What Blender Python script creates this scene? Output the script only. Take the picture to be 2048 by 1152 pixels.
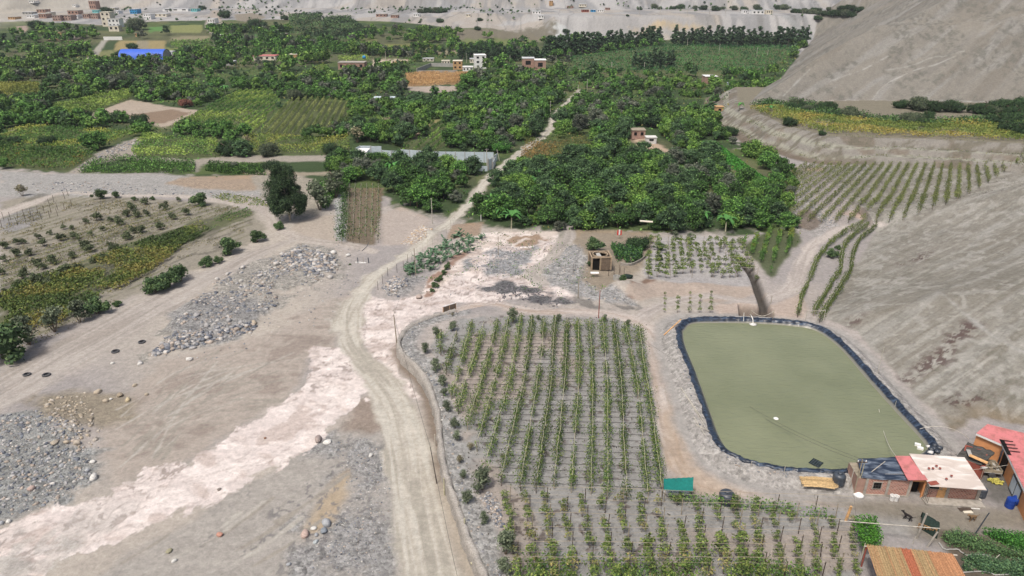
import bpy, math, random
import numpy as np
from mathutils import Vector, Matrix
for o in list(bpy.data.objects): bpy.data.objects.remove(o)
S = bpy.context.scene
rad = math.radians
rng = np.random.default_rng(7); random.seed(7)

# ---------------------------------------------------------------- camera, sky, sun, exposure
CAMH, PITCH, FPX = 50.0, 24.0, 1365.0
cam = bpy.data.cameras.new('camera'); cam.sensor_width = 36.0; cam.lens = 36.0*FPX/2048
cam.clip_start = 0.5; cam.clip_end = 6000
co = bpy.data.objects.new('camera', cam); S.collection.objects.link(co)
co.location = (0, 0, CAMH); co.rotation_euler = (rad(90-PITCH), 0, 0); S.camera = co

SUN_EL, SUN_AZ = 62.0, 215.0     # azimuth clockwise from +Y
W = bpy.data.worlds.new('World'); S.world = W; W.use_nodes = True
nt = W.node_tree; bg = nt.nodes['Background']
sky = nt.nodes.new('ShaderNodeTexSky'); sky.sky_type = 'NISHITA'; sky.sun_disc = False
sky.sun_elevation = rad(SUN_EL); sky.sun_rotation = rad(SUN_AZ)
sky.air_density = 1.0; sky.dust_density = 6.0; sky.ozone_density = 1.0
nt.links.new(sky.outputs[0], bg.inputs[0]); bg.inputs[1].default_value = 0.105
sun = bpy.data.lights.new('sun', 'SUN'); sun.energy = 2.4; sun.angle = rad(9); sun.color = (1.0, 0.96, 0.91)
so = bpy.data.objects.new('sun', sun); S.collection.objects.link(so)
az, el = rad(SUN_AZ), rad(SUN_EL)
sdir = Vector((math.sin(az)*math.cos(el), math.cos(az)*math.cos(el), math.sin(el)))
so.rotation_euler = sdir.to_track_quat('Z', 'Y').to_euler()
S.view_settings.view_transform = 'Standard'; S.view_settings.look = 'None'
S.view_settings.exposure = 0.30; S.view_settings.gamma = 1.0
S.render.resolution_x, S.render.resolution_y = 1024, 576
S.cycles.max_bounces = 4; S.cycles.diffuse_bounces = 3; S.cycles.glossy_bounces = 2
S.cycles.transmission_bounces = 2; S.cycles.volume_bounces = 0
S.cycles.use_adaptive_sampling = True; S.cycles.adaptive_threshold = 0.02
S.cycles.use_denoising = True

# ---------------------------------------------------------------- small maths
CP, SP = math.cos(rad(PITCH)), math.sin(rad(PITCH))
def raydir(u, v):
    u = np.asarray(u, float); v = np.asarray(v, float)
    X = (u-1024)/FPX; Y = -(v-576)/FPX
    return np.stack([X, CP + SP*Y, -SP + CP*Y], -1)
def G(u, v, z=0.0):                      # pixel -> world point on a level plane
    d = raydir(u, v); t = (z-CAMH)/d[..., 2]
    return np.stack([d[..., 0]*t, d[..., 1]*t], -1)
def ss(a, b, x):
    t = np.clip((x-a)/(b-a), 0, 1); return t*t*(3-2*t)
_tab = np.random.default_rng(11).random((256, 256)).astype(np.float32)
def vn(x, y):
    xi = np.floor(x).astype(np.int64); yi = np.floor(y).astype(np.int64)
    fx = x-xi; fy = y-yi; fx = fx*fx*(3-2*fx); fy = fy*fy*(3-2*fy)
    x0 = xi & 255; x1 = (xi+1) & 255; y0 = yi & 255; y1 = (yi+1) & 255
    return (_tab[x0, y0]*(1-fx)+_tab[x1, y0]*fx)*(1-fy)+(_tab[x0, y1]*(1-fx)+_tab[x1, y1]*fx)*fy
def fbm(x, y, sc, oc=4, seed=0, gain=.5):          # 0..1, mean .5 ; sc = metres of the largest feature
    a = 1.0; tot = 0; r = 0; c, s = math.cos(seed*1.7+.6), math.sin(seed*1.7+.6); x, y = (c*x-s*y)/sc+seed*17.3, (s*x+c*y)/sc+seed*9.1
    wx = vn(x*.9+5.2, y*.9+1.3)-.5; wy = vn(x*.9+9.7, y*.9+6.1)-.5; x = x+wx*1.1; y = y+wy*1.1
    for i in range(oc):
        r = r + a*vn(x, y); tot += a; a *= gain
        x, y = 1.62*x+1.21*y+3.7, -1.21*x+1.62*y+8.3
    return r/tot
def sdf(x, y, P, margin=20.0):                     # signed distance to polygon, inside > 0
    P = np.asarray(P, float); x = np.asarray(x, float); y = np.asarray(y, float)
    out = np.full(x.shape, -float(margin))
    m = (x > P[:, 0].min()-margin) & (x < P[:, 0].max()+margin) & (y > P[:, 1].min()-margin) & (y < P[:, 1].max()+margin)
    if not m.any(): return out
    X = x[m]; Y = y[m]; d = np.full(X.shape, 1e18); ins = np.zeros(X.shape, bool)
    for i in range(len(P)):
        ax, ay = P[i]; bx, by = P[(i+1) % len(P)]
        ex, ey = bx-ax, by-ay; wx, wy = X-ax, Y-ay
        t = np.clip((wx*ex+wy*ey)/(ex*ex+ey*ey+1e-12), 0, 1)
        d = np.minimum(d, (wx-ex*t)**2+(wy-ey*t)**2)
        c = ((ay <= Y) & (by > Y)) | ((by <= Y) & (ay > Y))
        if ey != 0: ins ^= c & (X < ax+(Y-ay)*ex/ey)
    out[m] = np.maximum(np.where(ins, 1, -1)*np.sqrt(d), -margin)
    return out
def dline(x, y, P, w=None, margin=25.0):           # distance, width there, signed lateral, run length
    P = np.asarray(P, float); x = np.asarray(x, float); y = np.asarray(y, float)
    w = np.ones(len(P)) if w is None else np.asarray(w, float)
    margin = float(margin); D = np.full(x.shape, margin); Wd = np.ones(x.shape); L = np.full(x.shape, margin); R = np.zeros(x.shape)
    m = (x > P[:, 0].min()-margin) & (x < P[:, 0].max()+margin) & (y > P[:, 1].min()-margin) & (y < P[:, 1].max()+margin)
    if not m.any(): return D, Wd, L, R
    X = x[m]; Y = y[m]; d = np.full(X.shape, margin**2); ww = np.ones(X.shape); l = np.full(X.shape, margin); r = np.zeros(X.shape); run = 0
    for i in range(len(P)-1):
        ax, ay = P[i]; bx, by = P[i+1]; ex, ey = bx-ax, by-ay; ln = math.hypot(ex, ey)+1e-9
        wx, wy = X-ax, Y-ay; t = np.clip((wx*ex+wy*ey)/ln**2, 0, 1)
        q = (wx-ex*t)**2+(wy-ey*t)**2; k = q < d
        d = np.where(k, q, d); ww = np.where(k, w[i]*(1-t)+w[i+1]*t, ww)
        l = np.where(k, (wx*ey-wy*ex)/ln, l); r = np.where(k, run+t*ln, r); run += ln
    D[m] = np.sqrt(d); Wd[m] = ww; L[m] = l; R[m] = r
    return D, Wd, L, R
def smoothline(P, n=6):                            # catmull-rom
    P = np.asarray(P, float); Q = np.vstack([2*P[0]-P[1], P, 2*P[-1]-P[-2]]); out = []
    for i in range(1, len(Q)-2):
        for t in np.linspace(0, 1, n, endpoint=False):
            a, b, c, d = Q[i-1], Q[i], Q[i+1], Q[i+2]
            out.append(.5*((2*b)+(-a+c)*t+(2*a-5*b+4*c-d)*t*t+(-a+3*b-3*c+d)*t**3))
    out.append(P[-1]); return np.array(out)
def zc(x0, y0, s):                                 # crop coordinates -> photo coordinates
    return lambda *q: [(x0+a/s, y0+b/s) for a, b in q]
zA = zc(0, 0, 2.925); zB = zc(674, 0, 2.925); zC = zc(1348, 0, 2.925); zD = zc(0, 379, 2.925); zE = zc(674, 379, 2.925)
zF = zc(1348, 379, 2.925); zG = zc(0, 758, 2.925); zH = zc(674, 758, 2.925); zI = zc(1348, 758, 2.925)
def GA(pts, z=0.0): return G([p[0] for p in pts], [p[1] for p in pts], z)

# ---------------------------------------------------------------- lie of the land
WALLPX = [(912, 622), (868, 634), (828, 650), (808, 668), (800, 690), (812, 712), (838, 735), (862, 775), (878, 830), (884, 885), (892, 935), (908, 985), (930, 1050), (952, 1105), (975, 1152), (1000, 1215)]
WALL = smoothline(GA(WALLPX, 1.5), 4)
PLATF = np.vstack([WALL, [[20, 20], [140, 20], [140, 125], [30, 125]]])
PONDPX = [(1366, 664), (1385, 648), (1440, 646), (1505, 647), (1580, 652), (1632, 662), (1680, 697), (1735, 760), (1790, 822), (1846, 884), (1848, 902), (1800, 925), (1700, 938), (1610, 938), (1530, 928), (1468, 908), (1440, 875), (1412, 800), (1392, 745), (1370, 690)]
WZ = 2.15
POND = smoothline(GA(PONDPX+PONDPX[:1], WZ), 5)[:-1]
HILLB = GA([(1755, 457), (1712, 520), (1668, 600), (1655, 645), (1712, 672), (1768, 735), (1835, 805), (1900, 868), (1965, 842), (2048, 862)], 1.0)
HX0, HY0 = HILLB[0]
HILLP = np.vstack([HILLB, [[260, 50], [260, 260], [HX0+12, 200]]])
TERR = GA(zC((430, 640), (560, 690), (650, 740), (760, 760), (900, 800), (1300, 810), (1700, 830), (2060, 850)), 6.0)
BASE = GA(zC((250, 735), (310, 790), (400, 850), (500, 910), (600, 940), (720, 980)), 0.0)
TERRP = np.vstack([TERR, [[320, TERR[-1][1]-5], [320, 330], [105, 330], [TERR[0][0], TERR[0][1]+12]]])
C0 = G(1500, 205, 6.0)
BIGP = np.array([C0, [C0[0]+50, C0[1]+5], [C0[0]+110, C0[1]-2], [C0[0]+330, C0[1]-10], [900, 330], [1100, 900], [C0[0]+0.47*520, C0[1]+520], [C0[0]+.47*150, C0[1]+150]])
PIT = GA([(1477, 606), (1478, 637), (1548, 638), (1536, 612)], 1.0)
DITCH = smoothline(GA([(1482, 505), (1508, 540), (1521, 575), (1527, 600), (1531, 640)], 1.0), 4)
RUB = GA(zD((2010, 440), (1960, 350), (1740, 310), (1600, 400), (1430, 420), (1280, 520), (1200, 580), (1060, 680), (960, 820), (900, 960), (1060, 950), (1200, 900), (1350, 860), (1500, 800), (1620, 690), (1650, 620), (1870, 560), (1980, 500)))
MOUND = [(G(1190, 520), 7, 2.2), (G(1225, 590), 6, 1.3), (G(1150, 560), 8, .9), (G(1035, 595), 6, .9), (G(850, 470), 4, 1.0), (G(800, 575), 4, 1.0),
         (G(60, 850), 6, .9), (G(130, 870), 4, .8), (G(30, 900), 6, .5), (G(690, 490), 7, .5), (G(900, 560), 3, .8), (G(960, 545), 3.5, .9), (G(1100, 500), 4, 1.1), (G(1130, 590), 4, 1.0), (G(1260, 585), 4, 1.2), (G(1000, 500), 3, .7), (G(880, 520), 3, .8), (G(1320, 572), 4, .8), (G(1400, 580), 4, .8), (G(730, 285), 12, 3), (G(1290, 285), 10, 2.5), (G(740, 300), 9, 2), (G(920, 175), 22, 3.5)]
def H(x, y):
    x = np.asarray(x, float); y = np.asarray(y, float)
    k = ss(-150, 60, x); yb = 380+(679-380)*k + 14*(fbm(x, y*0, 60, 3, 5)-.5)*2; w = 520+(26-520)*k
    S_ = ss(0, 1, (y-yb)/w)
    z = 3*ss(330, 650, y)+20*S_
    cl = k*ss(.02, .2, (y-yb)/w)*(1-ss(.8, 1, (y-yb)/w))
    z = z + cl*5*(fbm(x, y*.2, 16, 3, 8)-.5)
    # far hills with spurs
    yh = 905-45*ss(-300, -520, x)*0-130*ss(-500, -640, x)+70*(fbm(x, x*0, 130, 3, 2)-.5)*2
    dh = np.maximum(0, y-yh)
    z = z+np.minimum(0.42*dh, 260)*(.75+.5*fbm(x, y*.35, 70, 4, 3)) + np.minimum(dh*.25, 14)*(fbm(x, y*.3, 30, 3, 4)-.5)*2
    # gentle unevenness
    z = z+.5*(fbm(x, y, 40, 3, 1)-.5)*ss(330, 150, y)*ss(100, 130, y)+1.6*(fbm(x, y, 90, 3, 6)-.5)*ss(170, 300, y)
    # raised land right of the stone wall
    wl = ss(-.25, .25, sdf(x, y, PLATF, 30))*(1-ss(97, 112, y))
    z = z+1.6*wl
    # pond bank and basin
    sp = sdf(x, y, POND, 12)
    z = np.where(sp > -4.0, z+(2.55-z)*ss(-3.6, -1.5, sp)*ss(75, 60, x+0*y), z)
    z = z-ss(-.75, .9, sp)*2.2
    # near hillside
    sh = sdf(x, y, HILLP, 400)
    dd, _, _, _ = dline(x, y, HILLB, None, 400)
    ins = np.where(sh > 0, dd, 0)
    yr = HY0+0.1*(x-HX0)
    slope = .245
    hz = slope*ins*ss(0, 6, ins+2)
    hz = hz*(1-ss(yr+1, yr+24, y)*.98)
    u2 = (x*.86+y*.5); v2 = (-x*.5+y*.86)
    hz = hz+ss(2, 12, ins)*((fbm(u2*.22, v2, 7, 4, 12)-.5)*.8)*(1-ss(yr, yr+20, y))
    z = z+hz
    # vine terrace and its banks
    dB, _, lB, _ = dline(x, y, BASE, None, 60)
    st = sdf(x, y, TERRP, 200)
    t = ss(-12.5, 0, st)
    t = .30*ss(-12.5, -9.5, st)+.28*ss(-7.2, -5.2, st)+.42*ss(-3.4, 0, st)
    left = ss(112, 96, x); t = t*(1-left)+left*ss(-11, 0, st)
    zz = 6*t
    zz = zz+left*t*(1-t)*4*1.6*(fbm(x, y, 5, 4, 21)-.5)
    z = z+zz
    # big hill
    sb = sdf(x, y, BIGP, 10)
    ib = np.maximum(sb, 0); ib2 = np.minimum(ib, 260)
    a = (x*.80+y*.6); b = (-x*.6+y*.80)
    z = z+ib2*.62+ss(1, 18, ib)*((fbm(a*.2, b, 18, 3, 14)-.5)*6.0+(fbm(a*.3, b, 4.5, 3, 15)-.5)*.9)
    # pit and ditch
    z = z-2.0*ss(-.2, .5, sdf(x, y, PIT, 6))
    dd, _, _, _ = dline(x, y, DITCH, None, 6)
    z = z-1.5*ss(1.1, .35, dd)
    # rubble bank and mounds
    sr = sdf(x, y, RUB, 8)
    z = z+ss(-.5, 2.5, sr)*(.35+1.5*np.maximum(0, fbm(x, y, 5, 4, 31)-.40))
    for c, r, h in MOUND:
        d = np.hypot(x-c[0], y-c[1]); z = z+h*np.exp(-(d/r)**2*1.6)*(.7+.6*fbm(x, y, 3, 3, 33))
    return z
def P(u, v, dz=0.0):                                # pixel -> world point on the land (raised by dz)
    u = np.atleast_1d(np.asarray(u, float)); v = np.atleast_1d(np.asarray(v, float))
    d = raydir(u, v); d = d/np.hypot(d[:, 0], d[:, 1])[:, None]
    s = np.geomspace(42, 1500, 130); lo = np.full(len(u), s[0]); hi = np.full(len(u), s[-1])
    for it in range(3):
        if it: s_ = lo[:, None]+(hi-lo)[:, None]*np.linspace(0, 1, 14)[None]
        else: s_ = np.repeat(s[None], len(u), 0)
        X = d[:, 0:1]*s_; Y = d[:, 1:2]*s_; Z = CAMH+d[:, 2:3]*s_
        hit = Z < H(X, Y)+dz; hit[:, -1] = True
        k = np.maximum(hit.argmax(1), 1); r = np.arange(len(u))
        lo = s_[r, k-1]; hi = s_[r, k]
    m = (lo+hi)/2
    x = d[:, 0]*m; y = d[:, 1]*m
    return np.stack([x, y, H(x, y)], -1)
def PA(pts, dz=0.0): return P([p[0] for p in pts], [p[1] for p in pts], dz)
def P1(u, v, dz=0.0): return Vector(P(u, v, dz)[0])
def h1(x, y): return float(H(np.array([x]), np.array([y]))[0])
def project(x, y, z):
    dx = np.asarray(x); dy = np.asarray(y); dz = np.asarray(z)-CAMH
    dep = dy*CP-dz*SP; up = dy*SP+dz*CP
    return 1024+FPX*dx/dep, 576-FPX*up/dep, dep
# ---------------------------------------------------------------- materials
def lin(c):
    c = np.asarray(c, float)/255.0
    return np.where(c <= .04045, c/12.92, ((c+.055)/1.055)**2.4)
KEXP = 1.0
def A(r, g, b): return lin((r, g, b))*KEXP
def newmat(name, rough=.9, spec=.2):
    m = bpy.data.materials.new(name); m.use_nodes = True
    b = m.node_tree.nodes['Principled BSDF']; b.inputs['Roughness'].default_value = rough
    b.inputs['Specular IOR Level'].default_value = spec
    return m, m.node_tree, b
def N(nt, t, **kw):
    n = nt.nodes.new(t)
    for k, v in kw.items(): setattr(n, k, v)
    return n
def mat(name, rgb, rough=.85, spec=.25, var=.25, scale=3.0, bump=.15, metal=0.0, sx=1.0):
    m, nt, b = newmat(name, rough, spec); c = A(*rgb)
    tc = N(nt, 'ShaderNodeTexCoord'); mp = N(nt, 'ShaderNodeMapping'); mp.inputs['Scale'].default_value = (sx, 1, 1)
    nt.links.new(tc.outputs['Object'], mp.inputs[0])
    no = N(nt, 'ShaderNodeTexNoise'); no.inputs['Scale'].default_value = scale; no.inputs['Detail'].default_value = 5
    nt.links.new(mp.outputs[0], no.inputs['Vector'])
    cr = N(nt, 'ShaderNodeValToRGB'); cr.color_ramp.elements[0].position = .3; cr.color_ramp.elements[1].position = .7
    cr.color_ramp.elements[0].color = (*(c*(1-var)), 1); cr.color_ramp.elements[1].color = (*np.minimum(c*(1+var), 1), 1)
    nt.links.new(no.outputs['Fac'], cr.inputs[0]); nt.links.new(cr.outputs[0], b.inputs['Base Color'])
    if bump:
        bp = N(nt, 'ShaderNodeBump'); bp.inputs['Strength'].default_value = bump; bp.inputs['Distance'].default_value = .05
        nt.links.new(no.outputs['Fac'], bp.inputs['Height']); nt.links.new(bp.outputs[0], b.inputs['Normal'])
    b.inputs['Metallic'].default_value = metal
    return m
def leafmat(name, trans=.0):
    m, nt, b = newmat(name, .75, .25)
    at = N(nt, 'ShaderNodeAttribute'); at.attribute_name = 'col'
    oi = N(nt, 'ShaderNodeObjectInfo'); mr = N(nt, 'ShaderNodeMapRange'); mr.inputs[3].default_value = .85; mr.inputs[4].default_value = 1.38
    nt.links.new(oi.outputs['Random'], mr.inputs[0])
    mx = N(nt, 'ShaderNodeVectorMath', operation='SCALE'); nt.links.new(at.outputs['Color'], mx.inputs[0]); nt.links.new(mr.outputs[0], mx.inputs['Scale'])
    nt.links.new(mx.outputs[0], b.inputs['Base Color'])
    return m
LEAF = leafmat('leaf')
def colmat(name, rough=.95, bump=0.0, scale=8.0, var=.2):
    m, nt, b = newmat(name, rough, .1)
    at = N(nt, 'ShaderNodeAttribute'); at.attribute_name = 'col'
    no = N(nt, 'ShaderNodeTexNoise'); no.inputs['Scale'].default_value = scale; no.inputs['Detail'].default_value = 4
    tc = N(nt, 'ShaderNodeTexCoord'); nt.links.new(tc.outputs['Object'], no.inputs['Vector'])
    mr = N(nt, 'ShaderNodeMapRange'); mr.inputs[1].default_value = .3; mr.inputs[2].default_value = .7; mr.inputs[3].default_value = 1-var; mr.inputs[4].default_value = 1+var
    nt.links.new(no.outputs['Fac'], mr.inputs[0])
    mx = N(nt, 'ShaderNodeVectorMath', operation='SCALE'); nt.links.new(at.outputs['Color'], mx.inputs[0]); nt.links.new(mr.outputs[0], mx.inputs['Scale'])
    nt.links.new(mx.outputs[0], b.inputs['Base Color'])
    if bump:
        bp = N(nt, 'ShaderNodeBump'); bp.inputs['Strength'].default_value = bump; bp.inputs['Distance'].default_value = .1
        nt.links.new(no.outputs['Fac'], bp.inputs['Height']); nt.links.new(bp.outputs[0], b.inputs['Normal'])
    return m
STONE = colmat('stone', .9, .4, 6.0, .25)
def groundmat():
    m, nt, b = newmat('earth', .97, .08); L = nt.links.new
    at = N(nt, 'ShaderNodeAttribute'); at.attribute_name = 'col'
    tc = N(nt, 'ShaderNodeTexCoord')
    n1 = N(nt, 'ShaderNodeTexNoise'); n1.inputs['Scale'].default_value = 1.6; n1.inputs['Detail'].default_value = 8; n1.inputs['Roughness'].default_value = .85
    L(tc.outputs['Object'], n1.inputs['Vector'])
    r1 = N(nt, 'ShaderNodeMapRange'); r1.inputs[1].default_value = .25; r1.inputs[2].default_value = .75; r1.inputs[3].default_value = .62; r1.inputs[4].default_value = 1.38
    L(n1.outputs['Fac'], r1.inputs[0])
    vo = N(nt, 'ShaderNodeTexVoronoi'); vo.inputs['Scale'].default_value = 3.6; L(tc.outputs['Object'], vo.inputs['Vector'])
    vo2 = N(nt, 'ShaderNodeTexVoronoi'); vo2.inputs['Scale'].default_value = 1.7; L(tc.outputs['Object'], vo2.inputs['Vector'])
    sp = N(nt, 'ShaderNodeSeparateColor'); L(vo.outputs['Color'], sp.inputs[0])
    sp2 = N(nt, 'ShaderNodeSeparateColor'); L(vo2.outputs['Color'], sp2.inputs[0])
    av = N(nt, 'ShaderNodeMath', operation='ADD'); L(sp.outputs[0], av.inputs[0]); L(sp2.outputs[0], av.inputs[1])
    r2 = N(nt, 'ShaderNodeMapRange'); r2.inputs[2].default_value = 2; r2.inputs[3].default_value = .48; r2.inputs[4].default_value = 1.52; L(av.outputs[0], r2.inputs[0])
    mm = N(nt, 'ShaderNodeMix'); mm.data_type = 'FLOAT'; L(at.outputs['Alpha'], mm.inputs[0]); mm.inputs[2].default_value = 1.0; L(r2.outputs[0], mm.inputs[3])
    pr = N(nt, 'ShaderNodeMath', operation='MULTIPLY'); L(r1.outputs[0], pr.inputs[0]); L(mm.outputs[0], pr.inputs[1])
    mx = N(nt, 'ShaderNodeVectorMath', operation='SCALE'); L(at.outputs['Color'], mx.inputs[0]); L(pr.outputs[0], mx.inputs['Scale'])
    L(mx.outputs[0], b.inputs['Base Color'])
    hh = N(nt, 'ShaderNodeMath', operation='MULTIPLY'); L(vo.outputs['Distance'], hh.inputs[0]); L(at.outputs['Alpha'], hh.inputs[1])
    h2 = N(nt, 'ShaderNodeMath', operation='SUBTRACT'); L(n1.outputs['Fac'], h2.inputs[0]); L(hh.outputs[0], h2.inputs[1])
    bp = N(nt, 'ShaderNodeBump'); bp.inputs['Strength'].default_value = .7; bp.inputs['Distance'].default_value = .16
    L(h2.outputs[0], bp.inputs['Height']); L(bp.outputs[0], b.inputs['Normal'])
    return m
EARTH = groundmat()
def roofmat(name, base, rust, wave=5.0):
    m, nt, b = newmat(name, .6, .3); L = nt.links.new; tc = N(nt, 'ShaderNodeTexCoord')
    n = N(nt, 'ShaderNodeTexNoise'); n.inputs['Scale'].default_value = 1.1; n.inputs['Detail'].default_value = 7; n.inputs['Roughness'].default_value = .7; L(tc.outputs['Object'], n.inputs['Vector'])
    cr = N(nt, 'ShaderNodeValToRGB'); e = cr.color_ramp.elements; e[0].position = .46; e[0].color = (*A(*base), 1); e[1].position = .66; e[1].color = (*A(*rust), 1); L(n.outputs['Fac'], cr.inputs[0]); L(cr.outputs[0], b.inputs['Base Color'])
    w = N(nt, 'ShaderNodeTexWave'); w.inputs['Scale'].default_value = wave; w.bands_direction = 'X'; L(tc.outputs['Object'], w.inputs['Vector'])
    bp = N(nt, 'ShaderNodeBump'); bp.inputs['Strength'].default_value = .6; bp.inputs['Distance'].default_value = .04; L(w.outputs['Fac'], bp.inputs['Height']); L(bp.outputs[0], b.inputs['Normal'])
    return m
M = dict(
 wood=mat('weathered_wood', (150, 140, 122), sx=.3), dkwood=mat('dark_wood', (78, 68, 60)), ltwood=mat('fresh_wood', (205, 160, 110)),
 concrete=mat('concrete', (158, 152, 142), scale=2), wire=mat('wire', (74, 70, 68), bump=0), ltwire=mat('pale_wire', (178, 172, 160), bump=0),
 rail=mat('pale_cane', (176, 172, 145), bump=0), white=mat('white_paint', (225, 224, 220), var=.08), bluewhite=mat('bluish_panel', (186, 197, 202), var=.1, scale=1.2),
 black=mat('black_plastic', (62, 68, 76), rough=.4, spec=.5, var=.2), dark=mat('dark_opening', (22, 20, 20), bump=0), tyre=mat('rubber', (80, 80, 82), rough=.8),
 orange=mat('orange_plaster', (205, 145, 98), var=.1, scale=1.5), pinkroof=roofmat('pink_roof_sheet', (208, 128, 128), (168, 108, 100)),
 redwall=mat('red_plaster', (140, 78, 66), var=.15), thatch=mat('dark_thatch', (72, 70, 66), var=.45, scale=6, bump=.6, sx=.25),
 net=mat('teal_net', (22, 108, 100), var=.15, scale=4, rough=.8), dknet=mat('dark_net', (34, 48, 42), var=.3, scale=6), blue=mat('blue_plastic', (30, 62, 140), rough=.45, var=.1),
 brown=mat('brown_sheet', (112, 98, 84)), clay=mat('clay_brick', (160, 130, 116), var=.2, scale=1.5), trunk=mat('bark', (112, 98, 84), var=.3, scale=4, sx=.5),
 paletrunk=mat('pale_bark', (170, 158, 140), var=.25), reed=mat('reed', (186, 160, 118), var=.3, scale=6), dog=mat('black_fur', (38, 34, 34), bump=0), dog2=mat('tan_fur', (122, 98, 72), bump=0),
 red=mat('red_cloth', (196, 52, 50), bump=0), junk=mat('scrap', (120, 110, 92), var=.5, scale=9), yellow=mat('yellow_scrap', (184, 176, 90), var=.3), bluedome=mat('blue_metal_roof', (62, 100, 196), rough=.5, var=.07, scale=.6),
 grey=mat('grey_render', (160, 158, 152), var=.15, scale=.6), cream=mat('cream_render', (212, 204, 186), var=.1, scale=.6), teal=mat('turquoise_paint', (120, 190, 190), var=.1), town=mat('town_brick', (160, 136, 124), var=.2, scale=.5),
 tin=mat('tin_roof', (196, 198, 198), rough=.5, var=.15, scale=.7), skyblue=mat('blue_paint', (58, 140, 190), var=.1), ochre=mat('ochre_render', (186, 150, 108), var=.15, scale=.8), plastic=mat('dirty_white_plastic', (205, 203, 198), var=.2, scale=5))
def brickmat():
    m, nt, b = newmat('brickwork', .9, .15); L = nt.links.new
    tc = N(nt, 'ShaderNodeTexCoord'); sx = N(nt, 'ShaderNodeSeparateXYZ'); L(tc.outputs['Object'], sx.inputs[0])
    ad = N(nt, 'ShaderNodeMath', operation='ADD'); L(sx.outputs[0], ad.inputs[0]); L(sx.outputs[1], ad.inputs[1])
    cb = N(nt, 'ShaderNodeCombineXYZ'); L(ad.outputs[0], cb.inputs[0]); L(sx.outputs[2], cb.inputs[1])
    br = N(nt, 'ShaderNodeTexBrick'); br.inputs['Scale'].default_value = 1; br.inputs['Brick Width'].default_value = .30; br.inputs['Row Height'].default_value = .17
    br.inputs['Mortar Size'].default_value = .022; br.inputs['Color1'].default_value = (*A(186, 130, 112), 1); br.inputs['Color2'].default_value = (*A(148, 98, 84), 1); br.inputs['Mortar'].default_value = (*A(186, 170, 158), 1)
    L(cb.outputs[0], br.inputs['Vector']); L(br.outputs['Color'], b.inputs['Base Color'])
    bp = N(nt, 'ShaderNodeBump'); bp.inputs['Strength'].default_value = .5; bp.inputs['Distance'].default_value = .02; L(br.outputs['Fac'], bp.inputs['Height']); bp.invert = True; L(bp.outputs[0], b.inputs['Normal'])
    return m
M['brick'] = brickmat()
def tarpmat(name, base, hi, sc=1.4, rough=.35):
    m, nt, b = newmat(name, rough, .5); L = nt.links.new
    tc = N(nt, 'ShaderNodeTexCoord'); mp = N(nt, 'ShaderNodeMapping'); mp.inputs['Scale'].default_value = (.5, 1.6, 1); mp.inputs['Rotation'].default_value = (0, 0, .25); L(tc.outputs['Object'], mp.inputs[0])
    no = N(nt, 'ShaderNodeTexNoise'); no.inputs['Scale'].default_value = sc; no.inputs['Detail'].default_value = 5; no.inputs['Distortion'].default_value = .6; L(mp.outputs[0], no.inputs['Vector'])
    cr = N(nt, 'ShaderNodeValToRGB'); e = cr.color_ramp.elements; e[0].position = .45; e[0].color = (*A(*base), 1); e[1].position = .74; e[1].color = (*A(*hi), 1)
    L(no.outputs['Fac'], cr.inputs[0]); L(cr.outputs[0], b.inputs['Base Color'])
    bp = N(nt, 'ShaderNodeBump'); bp.inputs['Strength'].default_value = .8; bp.inputs['Distance'].default_value = .12; L(no.outputs['Fac'], bp.inputs['Height']); L(bp.outputs[0], b.inputs['Normal'])
    return m
M['tarp'] = tarpmat('dusty_blue_tarpaulin', (40, 50, 66), (128, 138, 150))
M['liner'] = tarpmat('black_pond_liner', (25, 33, 46), (76, 92, 112), 2.2)
m_ = M['liner']; nt_ = m_.node_tree; b_ = nt_.nodes['Principled BSDF']; lk_ = b_.inputs['Base Color'].links[0].from_socket
tc_ = N(nt_, 'ShaderNodeTexCoord'); sx_ = N(nt_, 'ShaderNodeSeparateXYZ'); nt_.links.new(tc_.outputs['Object'], sx_.inputs[0]); n_ = N(nt_, 'ShaderNodeTexNoise'); n_.inputs['Scale'].default_value = 1.2
ad_ = N(nt_, 'ShaderNodeMath', operation='MULTIPLY_ADD'); nt_.links.new(n_.outputs['Fac'], ad_.inputs[0]); ad_.inputs[1].default_value = .3; nt_.links.new(sx_.outputs[2], ad_.inputs[2])
mr_ = N(nt_, 'ShaderNodeMapRange'); mr_.inputs[1].default_value = WZ+.30; mr_.inputs[2].default_value = WZ+.42; nt_.links.new(ad_.outputs[0], mr_.inputs[0])
mx_ = N(nt_, 'ShaderNodeMix'); mx_.data_type = 'RGBA'; nt_.links.new(mr_.outputs[0], mx_.inputs[0]); mx_.inputs[6].default_value = (*A(122, 120, 108), 1); nt_.links.new(lk_, mx_.inputs[7]); nt_.links.new(mx_.outputs[2], b_.inputs['Base Color'])
M['whiteroof'] = tarpmat('stained_white_sheet', (188, 176, 166), (226, 221, 214), .8, .7)
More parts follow.
